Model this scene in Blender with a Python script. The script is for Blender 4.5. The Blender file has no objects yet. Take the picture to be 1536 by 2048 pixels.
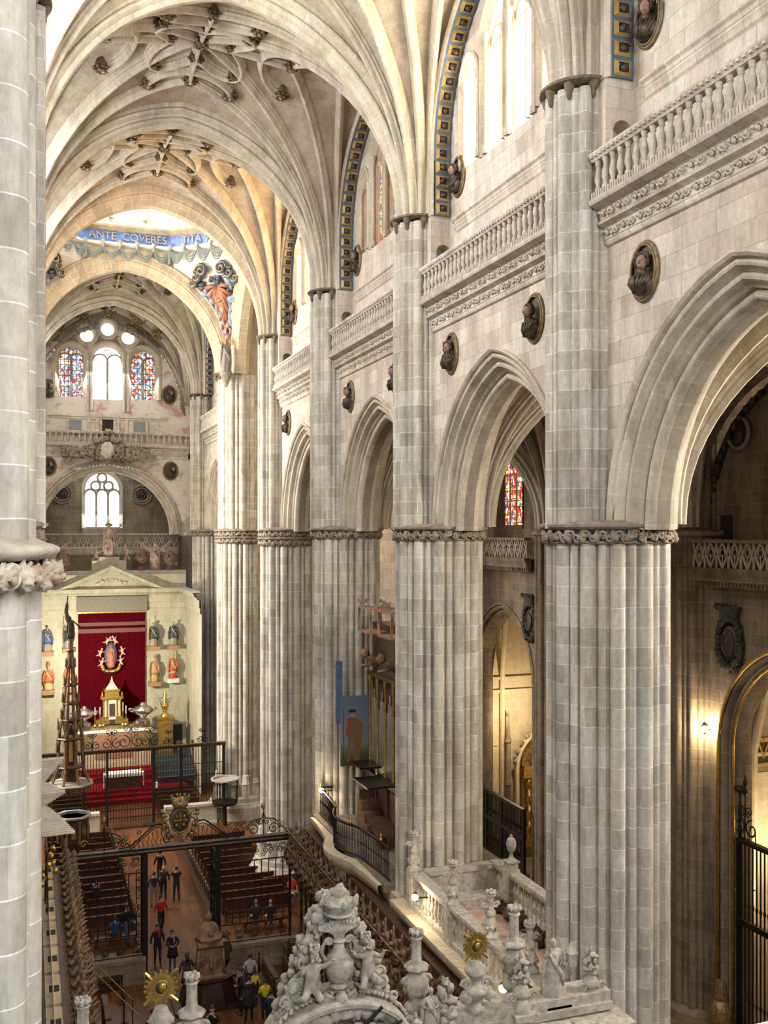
import bpy, math, random
from mathutils import Vector, Matrix, noise as mnoise
PI = math.pi
SC = bpy.context.scene
COL = SC.collection
random.seed(7)
AX = 5.6                       # the nave's axis (x)
PY = [9.77, 19.7, 29.63, 39.57, 49.5, 62.0, 71.93]   # pier lines (y)
XR = 12.4                      # right row of piers
ZC = 27.3                      # vault springing

# ------------------------------------------------------------ camera
cd = bpy.data.cameras.new('camera')
cam = bpy.data.objects.new('camera', cd); COL.objects.link(cam)
cam.location = (0, 0, 17.5)
cam.rotation_euler = (math.radians(90), 0, math.radians(-19.57))
cd.lens = 35.16; cd.sensor_width = 36; cd.sensor_fit = 'AUTO'
cd.shift_y = 42/2048; cd.clip_end = 400; cd.clip_start = 0.1
SC.camera = cam

# ------------------------------------------------------------ world, exposure
SC.view_settings.view_transform = 'Standard'
SC.view_settings.look = 'None'
SC.view_settings.gamma = 1.0
SC.view_settings.use_curve_mapping = False
SC.view_settings.exposure = 0.0
wd = bpy.data.worlds.new('sky'); SC.world = wd; wd.use_nodes = True
bg = wd.node_tree.nodes['Background']
bg.inputs[0].default_value = (0.80, 0.88, 1.0, 1); bg.inputs[1].default_value = 0.35
SC.cycles.max_bounces = 5; SC.cycles.diffuse_bounces = 3; SC.cycles.glossy_bounces = 2
SC.cycles.transmission_bounces = 2; SC.cycles.transparent_max_bounces = 4
SC.cycles.sample_clamp_indirect = 5.0
SC.cycles.use_adaptive_sampling = True; SC.cycles.adaptive_threshold = 0.08; SC.cycles.adaptive_min_samples = 12
SC.cycles.use_denoising = True
SC.cycles.caustics_reflective = False; SC.cycles.caustics_refractive = False

def area(name, loc, target, sx, sy, power, color):
    l = bpy.data.lights.new(name, 'AREA'); l.shape = 'RECTANGLE'; l.size = sx; l.size_y = sy
    l.energy = power; l.color = color
    o = bpy.data.objects.new(name, l); COL.objects.link(o); o.location = loc
    d = Vector(target) - Vector(loc)
    o.rotation_euler = d.to_track_quat('-Z', 'Y').to_euler()
    return o
def point(name, loc, power, color, r=0.08):
    l = bpy.data.lights.new(name, 'POINT'); l.energy = power; l.color = color; l.shadow_soft_size = r
    o = bpy.data.objects.new(name, l); COL.objects.link(o); o.location = loc
    return o
DAY = (0.97, 0.98, 1.0); COOL = (0.90, 0.96, 1.0); NEUT = (1.0, 0.97, 0.91); WARM = (1.0, 0.80, 0.52); SUN = (1.0, 0.84, 0.60)
# daylight of the west end windows, behind the camera
area('west_window_light', (5.6, -6, 24), (8, 24, 19), 9, 10, 3900, DAY)
area('west_high_light', (2.5, -6, 27), (0, 9, 20), 4, 6, 450, DAY)  # high area light aimed at the near left pier; no door there
# daylight from the aisle bay windows near the camera
area('aisle_window_light', (21.6, 15.5, 19.6), (12.6, 19.5, 12), 2.2, 4, 2600, (1.0, 0.90, 0.74))
# clerestory daylight, north side
for i, y in enumerate((4.8, 14.7, 24.6, 34.6, 44.5)):
    area('clerestory_light', (-0.4, y, 30.2), (12, y+2, 24.5), 5.5, 3.4, (330, 480, 1700, 800, 900)[i], DAY)
# crossing: dome windows and transept windows
area('dome_light', (5.6, 55.7, 43.0), (6.6, 58, 20), 8, 8, 1900, COOL)
area('transept_light', (-10.0, 56.4, 22.0), (12, 62.5, 16), 8, 14, 15000, (1.0, 0.94, 0.84))
area('transept_sky_light', (-9.5, 55, 33), (3.0, 62.5, 29), 6, 8, 1500, COOL)
area('transept_south_light', (24, 56, 24), (11, 50, 20), 7, 10, 1500, WARM)
# choir
area('choir_window_light', (5.6, 77.3, 29.6), (5.6, 62, 20), 7.5, 4.0, 1100, COOL)
area('choir_north_light', (0.4, 69, 29.5), (9, 72, 24), 5, 3, 700, NEUT)
area('altar_spot', (2.2, 66.6, 9.2), (7.2, 74, 7.4), 0.35, 0.35, 1450, (1.0, 0.94, 0.72))
for y_ in (23.5, 27.5, 31.5): point('north_gallery_lamp_light', (2.9, y_, 8.2), 55, (1.0, 0.78, 0.48), 0.15)
area('end_room_light', (5.6, 83.0, 19.6), (5.6, 78, 15), 2.6, 3.5, 380, COOL)
area('end_room_top_light', (5.6, 80.5, 23.8), (5.6, 83, 17), 6, 3, 300, COOL)  # overhead area light; the ceiling above it has no opening

# ------------------------------------------------------------ node helpers
def new_mat(name):
    m = bpy.data.materials.new(name); m.use_nodes = True
    nt = m.node_tree; b = nt.nodes['Principled BSDF']
    return m, nt, b
def N(nt, t, **kw):
    n = nt.nodes.new(t)
    for k, v in kw.items():
        if k in n.inputs: n.inputs[k].default_value = v
        else: setattr(n, k, v)
    return n
def L(nt, a, b): nt.links.new(a, b)
def rgba(c): return (c[0], c[1], c[2], 1)
def mixc(nt, fac, a, b, blend='MIX'):
    n = nt.nodes.new('ShaderNodeMix'); n.data_type = 'RGBA'; n.blend_type = blend
    for s, v in ((0, fac), (6, a), (7, b)):
        if hasattr(v, 'links') or hasattr(v, 'is_linked'): L(nt, v, n.inputs[s])
        elif s == 0: n.inputs[0].default_value = v
        else: n.inputs[s].default_value = rgba(v)
    return n.outputs[2]
def ramp(nt, fac, stops):
    n = nt.nodes.new('ShaderNodeValToRGB'); e = n.color_ramp.elements
    while len(e) < len(stops): e.new(0.5)
    for k, (p, c) in enumerate(stops):
        e[k].position = p; e[k].color = rgba(c) if not isinstance(c, (int, float)) else (c, c, c, 1)
    L(nt, fac, n.inputs[0]); return n.outputs[0]
def noise_n(nt, vec, scale, detail=4, rough=0.6):
    n = N(nt, 'ShaderNodeTexNoise'); n.inputs['Scale'].default_value = scale
    n.inputs['Detail'].default_value = detail; n.inputs['Roughness'].default_value = rough
    L(nt, vec, n.inputs['Vector']); return n.outputs['Fac']
def scaled(nt, vec, s, loc=(0, 0, 0)):
    n = N(nt, 'ShaderNodeMapping'); n.inputs['Scale'].default_value = s; n.inputs['Location'].default_value = loc
    L(nt, vec, n.inputs['Vector']); return n.outputs[0]

def stone(name, c1, c2, mortar, bw=0.8, rh=0.43, bed=False, ms=0.009, stain=0.35, warm=(0.50, 0.36, 0.20), bump=0.25, grime=0.5, rough=0.85):
    m, nt, b = new_mat(name)
    uv = N(nt, 'ShaderNodeUVMap').outputs[0]
    pos = N(nt, 'ShaderNodeNewGeometry').outputs['Position']
    wob = noise_n(nt, pos, 1.3, 2)
    wv = N(nt, 'ShaderNodeVectorMath', operation='SCALE'); L(nt, wob, wv.inputs[0]); wv.inputs['Scale'].default_value = 0.03
    ad = N(nt, 'ShaderNodeVectorMath', operation='ADD'); L(nt, uv, ad.inputs[0]); L(nt, wv.outputs[0], ad.inputs[1])
    br = N(nt, 'ShaderNodeTexBrick'); L(nt, ad.outputs[0], br.inputs['Vector'])
    br.inputs['Scale'].default_value = 1; br.inputs['Brick Width'].default_value = bw; br.inputs['Row Height'].default_value = rh
    br.inputs['Mortar Size'].default_value = ms; br.inputs['Mortar Smooth'].default_value = 0.3; br.inputs['Bias'].default_value = 0.0
    br.inputs['Color1'].default_value = rgba(c1); br.inputs['Color2'].default_value = rgba(c2); br.inputs['Mortar'].default_value = rgba(mortar)
    bcol, bfac = br.outputs['Color'], br.outputs['Fac']
    if bed:                                   # bed joints drawn, upright joints fine
        br.inputs['Mortar Size'].default_value = 0.0
        b2 = N(nt, 'ShaderNodeTexBrick'); L(nt, ad.outputs[0], b2.inputs['Vector']); b2.inputs['Scale'].default_value = 1
        b2.inputs['Brick Width'].default_value = 2.3; b2.inputs['Row Height'].default_value = rh; b2.inputs['Mortar Size'].default_value = ms; b2.inputs['Mortar Smooth'].default_value = 0.4
        bfac = b2.outputs['Fac']; bcol = mixc(nt, bfac, br.outputs['Color'], mortar)
    big = noise_n(nt, scaled(nt, pos, (1, 1, 0.45)), 0.9, 5, 0.65)
    bigr = ramp(nt, big, [(0.42, 0.0), (0.70, 1.0)])
    mm = N(nt, 'ShaderNodeMath', operation='MULTIPLY'); L(nt, bigr, mm.inputs[0]); mm.inputs[1].default_value = stain
    col = mixc(nt, mm.outputs[0], bcol, warm)
    st = noise_n(nt, scaled(nt, pos, (1.6, 1.6, 0.35)), 1.0, 6, 0.75)
    sr = ramp(nt, st, [(0.36, 1.0 - grime), (0.60, 1.0)])
    col = mixc(nt, 1.0, col, sr, 'MULTIPLY')
    fine = noise_n(nt, pos, 9, 5, 0.7)
    fr = ramp(nt, fine, [(0.3, 0.84), (0.7, 1.08)])
    col = mixc(nt, 1.0, col, fr, 'MULTIPLY')
    L(nt, col, b.inputs['Base Color']); b.inputs['Roughness'].default_value = rough
    b.inputs['Specular IOR Level'].default_value = 0.25
    bp = N(nt, 'ShaderNodeBump'); bp.inputs['Strength'].default_value = bump; bp.inputs['Distance'].default_value = 0.02
    a2 = N(nt, 'ShaderNodeMath', operation='MULTIPLY_ADD'); L(nt, bfac, a2.inputs[0]); a2.inputs[1].default_value = -0.6; L(nt, fine, a2.inputs[2])
    L(nt, a2.outputs[0], bp.inputs['Height']); L(nt, bp.outputs[0], b.inputs['Normal'])
    return m
def plain(name, c, rough=0.6, metal=0.0, var=0.25, scale=6, bump=0.0, c2=None, spec=0.4):
    m, nt, b = new_mat(name)
    pos = N(nt, 'ShaderNodeNewGeometry').outputs['Position']
    f = noise_n(nt, pos, scale, 4)
    fr = ramp(nt, f, [(0.32, 0.0), (0.68, 1.0)])
    d = c2 if c2 else tuple(x*(1-var) for x in c)
    L(nt, mixc(nt, fr, c, d), b.inputs['Base Color'])
    b.inputs['Roughness'].default_value = rough; b.inputs['Metallic'].default_value = metal
    b.inputs['Specular IOR Level'].default_value = spec
    if bump:
        bp = N(nt, 'ShaderNodeBump'); bp.inputs['Strength'].default_value = bump; bp.inputs['Distance'].default_value = 0.02
        L(nt, noise_n(nt, pos, scale*3, 5), bp.inputs['Height']); L(nt, bp.outputs[0], b.inputs['Normal'])
    return m
def emit(name, c, s):
    m, nt, b = new_mat(name)
    b.inputs['Base Color'].default_value = rgba(c); b.inputs['Emission Color'].default_value = rgba(c); b.inputs['Emission Strength'].default_value = s
    return m

M = {}
M['pier'] = stone('pier_limestone', (0.655, 0.62, 0.53), (0.47, 0.435, 0.36), (0.86, 0.85, 0.80), bw=0.55, rh=0.43, bed=True, stain=0.5, warm=(0.45, 0.345, 0.23), grime=0.42)
M['wall'] = stone('wall_limestone', (0.74, 0.68, 0.57), (0.56, 0.47, 0.385), (0.40, 0.36, 0.30), bw=1.05, rh=0.46, ms=0.008, stain=0.45, warm=(0.60, 0.44, 0.33), grime=0.32)
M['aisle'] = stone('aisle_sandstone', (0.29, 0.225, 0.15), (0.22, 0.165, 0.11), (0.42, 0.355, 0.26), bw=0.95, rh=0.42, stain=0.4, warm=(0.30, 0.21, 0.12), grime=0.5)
M['vault'] = stone('vault_sandstone', (0.54, 0.46, 0.35), (0.48, 0.40, 0.30), (0.60, 0.53, 0.42), bw=0.75, rh=0.34, ms=0.007, stain=0.35, warm=(0.44, 0.32, 0.20), grime=0.3)
M['rib'] = stone('rib_limestone', (0.62, 0.55, 0.43), (0.55, 0.48, 0.37), (0.76, 0.71, 0.60), bw=3.0, rh=0.62, ms=0.008, stain=0.3, warm=(0.50, 0.38, 0.24), grime=0.35)
M['carve'] = plain('carved_limestone', (0.55, 0.50, 0.42), 0.85, 0, scale=5, bump=0.3, c2=(0.36, 0.31, 0.25))
M['capital'] = plain('stained_capital_carving', (0.60, 0.55, 0.46), 0.85, 0, scale=5, bump=0.4, c2=(0.27, 0.17, 0.09))
M['dcarve'] = plain('weathered_carving', (0.34, 0.28, 0.21), 0.85, 0, scale=4, bump=0.3, c2=(0.17, 0.135, 0.10))
M['altarstone'] = stone('altar_limestone', (0.56, 0.52, 0.40), (0.50, 0.46, 0.35), (0.40, 0.36, 0.27), bw=1.1, rh=0.5, ms=0.006, stain=0.25, warm=(0.46, 0.38, 0.22), grime=0.25)
M['chapel'] = stone('chapel_sandstone', (0.62, 0.52, 0.36), (0.56, 0.46, 0.31), (0.74, 0.65, 0.48), bw=0.9, rh=0.42, stain=0.3, warm=(0.52, 0.38, 0.2), grime=0.25)
M['gilt'] = plain('gilding', (0.75, 0.50, 0.14), 0.35, 0.9, scale=8, c2=(0.42, 0.25, 0.06))
M['olgold'] = plain('old_gilding', (0.46, 0.32, 0.12), 0.5, 0.6, scale=10, c2=(0.14, 0.09, 0.05))
M['silver'] = plain('silver', (0.72, 0.70, 0.66), 0.25, 0.95, scale=12, c2=(0.42, 0.40, 0.37))
M['iron'] = plain('wrought_iron', (0.022, 0.018, 0.016), 0.5, 0.5, scale=9)
M['bronze'] = plain('dark_bronze', (0.10, 0.075, 0.055), 0.5, 0.4, scale=8, c2=(0.04, 0.03, 0.022))
M['blue'] = plain('blue_paint', (0.055, 0.11, 0.19), 0.7, 0, scale=5, c2=(0.10, 0.15, 0.21))
M['bblue'] = plain('ultramarine_paint', (0.13, 0.24, 0.58), 0.7, 0, scale=4, c2=(0.22, 0.33, 0.62))
M['wood'] = plain('walnut', (0.095, 0.050, 0.028), 0.5, 0, scale=5, c2=(0.045, 0.023, 0.013), bump=0.15)
M['crest'] = plain('lamplit_carved_walnut', (0.22, 0.14, 0.075), 0.6, 0, scale=5, c2=(0.055, 0.03, 0.016), bump=0.3)  # dusty walnut, with lamp light on the crests put into its paler tone
M['wood2'] = plain('carved_walnut', (0.30, 0.185, 0.095), 0.6, 0, scale=3.5, c2=(0.115, 0.062, 0.032), bump=0.3)
M['dwood'] = plain('dark_stained_wood', (0.045, 0.022, 0.014), 0.4, 0, scale=5, c2=(0.022, 0.012, 0.008))
M['bench'] = plain('polished_bench_wood', (0.075, 0.026, 0.014), 0.36, 0, scale=5, c2=(0.04, 0.014, 0.008))
M['red'] = plain('crimson_carpet', (0.22, 0.006, 0.014), 0.9, 0, scale=3, c2=(0.16, 0.004, 0.010), spec=0.05)
M['hanging'] = plain('crimson_hanging', (0.075, 0.0015, 0.006), 0.95, 0, scale=3, c2=(0.05, 0.001, 0.004), spec=0.03)
M['cloth'] = plain('white_linen', (0.85, 0.83, 0.80), 0.8, 0, var=0.1)
M['skin'] = plain('skin', (0.50, 0.29, 0.20), 0.6, 0, var=0.15)
M['white'] = plain('pale_stone_sculpture', (0.50, 0.47, 0.40), 0.8, 0, scale=7, bump=0.5, c2=(0.28, 0.245, 0.19))
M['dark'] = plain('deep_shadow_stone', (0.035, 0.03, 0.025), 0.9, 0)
M['black'] = plain('black_metal', (0.012, 0.012, 0.013), 0.4, 0.2)
# ------------------------------------------------------------ mesh builder
class MB:
    def __init__(s): s.v = []; s.f = []; s.uv = []; s.mi = []; s.m = 0
    def face(s, idx, uv=None): s.f.append(tuple(idx)); s.uv.append(uv); s.mi.append(s.m)
    def quad(s, a, b, c, d, uv=None):
        n = len(s.v); s.v += [tuple(a), tuple(b), tuple(c), tuple(d)]; s.face((n, n+1, n+2, n+3), uv)
    def poly(s, pts):
        n = len(s.v); s.v += [tuple(p) for p in pts]; s.face(range(n, n+len(pts)))
    def box(s, x0, y0, z0, x1, y1, z1):
        n = len(s.v)
        s.v += [(x0,y0,z0),(x1,y0,z0),(x1,y1,z0),(x0,y1,z0),(x0,y0,z1),(x1,y0,z1),(x1,y1,z1),(x0,y1,z1)]
        for q in ((0,3,2,1),(4,5,6,7),(0,1,5,4),(1,2,6,5),(2,3,7,6),(3,0,4,7)): s.face([n+i for i in q])
    def cbox(s, c, sx, sy, sz, rz=0):
        n = len(s.v); ca, sa = math.cos(rz), math.sin(rz)
        for z in (-sz/2, sz/2):
            for x, y in ((-sx/2,-sy/2),(sx/2,-sy/2),(sx/2,sy/2),(-sx/2,sy/2)):
                s.v.append((c[0]+x*ca-y*sa, c[1]+x*sa+y*ca, c[2]+z))
        for q in ((0,3,2,1),(4,5,6,7),(0,1,5,4),(1,2,6,5),(2,3,7,6),(3,0,4,7)): s.face([n+i for i in q])
    def grid(s, pts, nu, nv, uvs=None, cu=False, flip=False):
        """pts: nu*nv list row-major (u outer). cu closes in u."""
        n = len(s.v); s.v += [tuple(p) for p in pts]
        for i in range(nu if cu else nu-1):
            i2 = (i+1) % nu
            for j in range(nv-1):
                a, b, c, d = i*nv+j, i2*nv+j, i2*nv+j+1, i*nv+j+1
                q = (a, b, c, d) if not flip else (d, c, b, a)
                u = None
                if uvs: u = [uvs[k] for k in q]
                s.face([n+k for k in q], u)
    def sweep(s, path, frames, prof, closed=False, flip=False, vscale=1.0):
        """prof: list of (a,b) placed at p + a*side + b*nrm; uv: u = along the profile, v = along the path"""
        per = [0]
        pr = prof + ([prof[0]] if closed else [])
        for k in range(1, len(pr)): per.append(per[-1] + math.dist(pr[k-1], pr[k]))
        ln = [0]
        for k in range(1, len(path)): ln.append(ln[-1] + (path[k]-path[k-1]).length)
        pts = []; uvs = []
        for p, (sd, nr), l in zip(path, frames, ln):
            for (a, b), u in zip(pr, per):
                pts.append(p + sd*a + nr*b); uvs.append((u, l*vscale))
        s.grid(pts, len(path), len(pr), uvs, flip=flip)
    def tube(s, pts, r, n=6, cap=True):
        pts = [Vector(p) for p in pts]
        rs = r if isinstance(r, (list, tuple)) else [r]*len(pts)
        base = len(s.v); up = Vector((0.13, 0.21, 0.97)); last = None
        for k, p in enumerate(pts):
            t = (pts[min(k+1, len(pts)-1)] - pts[max(k-1, 0)])
            if t.length < 1e-9: t = Vector((0, 0, 1))
            t.normalize()
            a = last - t*last.dot(t) if last is not None else t.cross(up)
            if a.length < 1e-6: a = t.cross(Vector((1, 0.1, 0)))
            a.normalize(); last = a; b = t.cross(a)
            for j in range(n):
                w = 2*PI*j/n
                s.v.append(tuple(p + (a*math.cos(w) + b*math.sin(w))*rs[k]))
        for k in range(len(pts)-1):
            for j in range(n):
                j2 = (j+1) % n
                s.face((base+k*n+j, base+k*n+j2, base+(k+1)*n+j2, base+(k+1)*n+j))
        if cap:
            s.face([base+j for j in range(n)][::-1]); s.face([base+(len(pts)-1)*n+j for j in range(n)])
    def lathe(s, prof, n=16, c=(0, 0, 0), sx=1, sy=1, wob=None, ph=0):
        base = len(s.v); m = len(prof)
        for j in range(n):
            w = 2*PI*j/n + ph
            for k, (r, z) in enumerate(prof):
                q = r*(wob(w, k/(m-1)) if wob else 1)
                s.v.append((c[0]+q*math.cos(w)*sx, c[1]+q*math.sin(w)*sy, c[2]+z))
        for j in range(n):
            j2 = (j+1) % n
            for k in range(m-1):
                s.face((base+j*m+k, base+j2*m+k, base+j2*m+k+1, base+j*m+k+1))
        if prof[0][0] > 1e-4: s.face([base+j*m for j in range(n)][::-1])
        if prof[-1][0] > 1e-4: s.face([base+j*m+m-1 for j in range(n)])
    def slathe(s, prof, n=20, c=(0, 0, 0), **k):
        s.lathe([(max(p.x, 0), p.z) for p in smooth_path([(r, 0, z) for r, z in prof], 3)], n, c, **k)
    def blob(s, c, rx, ry, rz, nu=8, nv=6, amp=0.25, fr=2.2, seed=0, mat=None):
        pts = []
        for i in range(nu):
            for j in range(nv+1):
                a = 2*PI*i/nu; b = PI*j/nv
                d = Vector((math.sin(b)*math.cos(a), math.sin(b)*math.sin(a), math.cos(b)))
                k = 1 + amp*mnoise.noise(d*fr + Vector((seed*3.1, seed*1.7, seed)))*2
                p = Vector((d.x*rx*k, d.y*ry*k, d.z*rz*k))
                if mat: p = mat @ p
                pts.append(Vector(c)+p)
        s.grid(pts, nu, nv+1, cu=True, flip=True)
    def add(s, o, mat=None, f=None):
        n = len(s.v)
        for p in o.v:
            q = Vector(p)
            if mat: q = mat @ q
            if f: q = f(q)
            s.v.append(tuple(q))
        for q, u, mi in zip(o.f, o.uv, o.mi): s.f.append(tuple(n+i for i in q)); s.uv.append(u); s.mi.append(mi if s.m == 0 else s.m)
    def build(s, name, mats, parent=None, smooth=35, kind=None, label=None, cat=None, group=None, loc=None):
        me = bpy.data.meshes.new(name); me.from_pydata(s.v, [], s.f)
        ms = mats if isinstance(mats, (list, tuple)) else [mats]
        for m in ms: me.materials.append(m)
        if len(ms) > 1: me.polygons.foreach_set('material_index', s.mi)
        uvl = me.uv_layers.new(name='UVMap'); out = []
        V = s.v
        for q, u in zip(s.f, s.uv):
            if u: 
                for w in u: out += (w[0], w[1])
                continue
            a, b, c = V[q[0]], V[q[1]], V[q[2]]
            if len(q) > 3: d = V[q[3]]; e1 = (c[0]-a[0], c[1]-a[1], c[2]-a[2]); e2 = (d[0]-b[0], d[1]-b[1], d[2]-b[2])
            else: e1 = (b[0]-a[0], b[1]-a[1], b[2]-a[2]); e2 = (c[0]-a[0], c[1]-a[1], c[2]-a[2])
            nx = abs(e1[1]*e2[2]-e1[2]*e2[1]); ny = abs(e1[2]*e2[0]-e1[0]*e2[2]); nz = abs(e1[0]*e2[1]-e1[1]*e2[0])
            for i in q:
                p = V[i]
                if nz > nx and nz > ny: out += (p[0], p[1])
                elif nx > ny: out += (p[1], p[2])
                else: out += (p[0], p[2])
        uvl.data.foreach_set('uv', out)
        if smooth:
            me.polygons.foreach_set('use_smooth', [True]*len(me.polygons))
            me.set_sharp_from_angle(angle=math.radians(smooth))
        me.update()
        o = bpy.data.objects.new(name, me); COL.objects.link(o)
        if parent is not None: o.parent = parent
        if loc: o.location = loc
        tag(o, label, cat, group, kind)
        return o
def tag(o, label=None, cat=None, group=None, kind=None):
    if label: o['label'] = label
    if cat: o['category'] = cat
    if group: o['group'] = group
    if kind: o['kind'] = kind
    return o
def empty(name, loc=(0, 0, 0), label=None, cat=None, group=None, rz=0, kind=None):
    o = bpy.data.objects.new(name, None); COL.objects.link(o); o.location = loc; o.rotation_euler = (0, 0, rz)
    o.empty_display_size = 0.2
    return tag(o, label, cat, group, kind)
def dup(o, loc=None, rz=None, label=None, group=None, parent=None, scale=None):
    c = o.copy(); COL.objects.link(c)
    if parent is not None: c.parent = parent
    for ch in list(o.children): dup(ch, parent=c)
    if loc is not None: c.location = loc
    if rz is not None: c.rotation_euler = (0, 0, rz)
    if scale is not None: c.scale = scale
    if label: c['label'] = label
    if group: c['group'] = group
    return c
def lin(a, b, n): return [a+(b-a)*i/(n-1) for i in range(n)]
def smooth_path(cp, n=6):
    """Catmull-Rom through the points"""
    P = [Vector(p) for p in cp]; out = []
    for i in range(len(P)-1):
        p0, p1, p2, p3 = P[max(i-1, 0)], P[i], P[i+1], P[min(i+2, len(P)-1)]
        for k in range(n):
            t = k/n
            out.append(0.5*((2*p1) + (p2-p0)*t + (2*p0-5*p1+4*p2-p3)*t*t + (3*p1-p0-3*p2+p3)*t**3))
    out.append(P[-1]); return out

# ------------------------------------------------------------ architecture helpers
def arch_z(u, a, zs, c):               # pointed arch: half span a, centre offset c
    R = a+c; k = abs(u)+c
    return zs + math.sqrt(max(R*R-k*k, 0))
def arch_path(a, zs, c, n=13, stilt=0.0):
    """points (u, z) from -a to a over the arch"""
    R = a+c; am = math.acos(c/R); pts = []
    if stilt: pts.append((-a, zs-stilt))
    for k in range(n): w = am*k/(n-1); pts.append((c-R*math.cos(w), zs+R*math.sin(w)))
    return pts + [(-u, z) for u, z in pts[::-1][1:]]
def panel(mb, F, us, v0, v1, ops):
    """wall in the (u, v) plane mapped by F; ops: (u0, u1, bot(u), top(u))"""
    s = set(us)
    for o in ops:
        for k in range(15): s.add(o[0]+(o[1]-o[0])*k/14)
    s = sorted(s); f0 = v0 if callable(v0) else (lambda u: v0); f1 = v1 if callable(v1) else (lambda u: v1)
    def q(a, b, la, lb, ha, hb):
        if ha-la > 1e-4 or hb-lb > 1e-4:
            mb.quad(F(a, la), F(b, lb), F(b, hb), F(a, ha), [(a, la), (b, lb), (b, hb), (a, ha)])
    for a, b in zip(s[:-1], s[1:]):
        if b-a < 1e-6: continue
        m = (a+b)/2; hit = [o for o in ops if o[0]-1e-6 <= m <= o[1]+1e-6]
        if not hit: q(a, b, f0(a), f0(b), f1(a), f1(b)); continue
        o = hit[0]
        q(a, b, f0(a), f0(b), max(o[2](a), f0(a)), max(o[2](b), f0(b)))
        q(a, b, min(o[3](a), f1(a)), min(o[3](b), f1(b)), f1(a), f1(b))
def lancet(uc, a, sill, zs, c=0.15):
    return (uc-a, uc+a, lambda u: sill, lambda u: arch_z(u-uc, a, zs, c))
def lancet_outline(uc, a, sill, zs, c=0.15):
    return [(uc-a, sill)] + [(uc+u, z) for u, z in arch_path(a, zs, c, 9)] + [(uc+a, sill)]
def lancet_fill(mb, F, uc, a, sill, zs, c=0.15):
    panel(mb, F, [], 0, 0, [])
    us = lin(uc-a, uc+a, 13)
    for p, q in zip(us[:-1], us[1:]):
        mb.quad(F(p, sill), F(q, sill), F(q, arch_z(q-uc, a, zs, c)), F(p, arch_z(p-uc, a, zs, c)),
                [(p, sill), (q, sill), (q, arch_z(q-uc, a, zs, c)), (p, arch_z(p-uc, a, zs, c))])
def profile_sweep(mb, F3, outline, prof, flip=False):
    """outline: (u, z) list; prof: (inward offset n, depth d); F3(u, z, d) -> point"""
    n = len(outline); P = []
    for k in range(n):
        a = Vector(outline[max(k-1, 0)]); b = Vector(outline[min(k+1, n-1)]); t = (b-a)
        if t.length < 1e-9: t = Vector((0, 1))
        t.normalize(); P.append((Vector(outline[k]), Vector((t.y, -t.x))))
    per = [0]
    for k in range(1, len(prof)): per.append(per[-1]+math.dist(prof[k-1], prof[k]))
    ln = [0]
    for k in range(1, n): ln.append(ln[-1]+(P[k][0]-P[k-1][0]).length)
    pts = []; uvs = []
    for (p, nr), l in zip(P, ln):
        for (a, d), u in zip(prof, per):
            q = p + nr*a; pts.append(F3(q.x, q.y, d)); uvs.append((u, l))
    mb.grid(pts, n, len(prof), uvs, flip=flip)
def rollp(c, r, a0, a1, n=5):
    return [(c[0]+r*math.cos(math.radians(a0+(a1-a0)*k/(n-1))), c[1]+r*math.sin(math.radians(a0+(a1-a0)*k/(n-1)))) for k in range(n)]
def pier_ring(R, major=12, rmaj=0.19, rmin=0.085, n=288, ph=0.13):
    els = []
    for k in range(major):
        t = 2*PI*k/major + ph
        els.append((t, R-rmaj, rmaj)); els.append((t+PI/major, R-0.08-rmin*1.4, rmin*1.4))
        for s in (-1, 1): els.append((t+s*PI/major*0.57, R-0.27, 0.05))
    out = []
    for j in range(n):
        w = 2*PI*j/n; r = R-0.36
        for t, cr, ra in els:
            d = (w-t+PI) % (2*PI) - PI
            if abs(d) > 0.6: continue
            q = ra*ra-(cr*math.sin(d))**2
            if q > 0: r = max(r, cr*math.cos(d)+math.sqrt(q))
        out.append((r*math.cos(w), r*math.sin(w)))
    return out
def shaft_mesh(ring, levels, uvr=1.3):
    """levels: (z, scale)"""
    mb = MB(); n = len(ring); pts = []; uvs = []
    for j in range(n+1):
        x, y = ring[j % n]; u = 2*PI*j/n*uvr
        for z, k in levels: pts.append((x*k, y*k, z)); uvs.append((u, z))
    mb.grid(pts, n+1, len(levels), uvs); return mb
def leaf_curl(mb, c, out, up, size, seed):
    """a curled acanthus leaf: bent tapering strip plus tip ball"""
    rnd = random.Random(seed); side = up.cross(out)
    P = []; R = []
    for k in range(6):
        t = k/5; a = t*2.6
        P.append(c + up*(size*(0.95*t - 0.45*t*t*1.2)) + out*(size*(0.15+0.55*math.sin(a*0.6)**2)) + side*(size*0.18*math.sin(3*t+seed)))
        R.append(size*(0.26-0.10*t)*(0.8+0.4*rnd.random()))
    mb.tube(P, R, 6)
    mb.blob(P[-1]+out*size*0.06, size*0.22, size*0.22, size*0.2, 6, 4, 0.3, 2, seed)
def spiral(c, u, v, r0, turns, n=22, a0=0, shrink=0.12):
    return [Vector(c) + (u*math.cos(a0+2*PI*turns*k/(n-1)) + v*math.sin(a0+2*PI*turns*k/(n-1)))*r0*(1-(1-shrink)*k/(n-1)) for k in range(n)]
# ============================================================ STRUCTURE
WX = 11.9                      # nave face of the arcade wall
CXW = 12.35                    # clerestory wall
HL = 4.965
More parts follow.
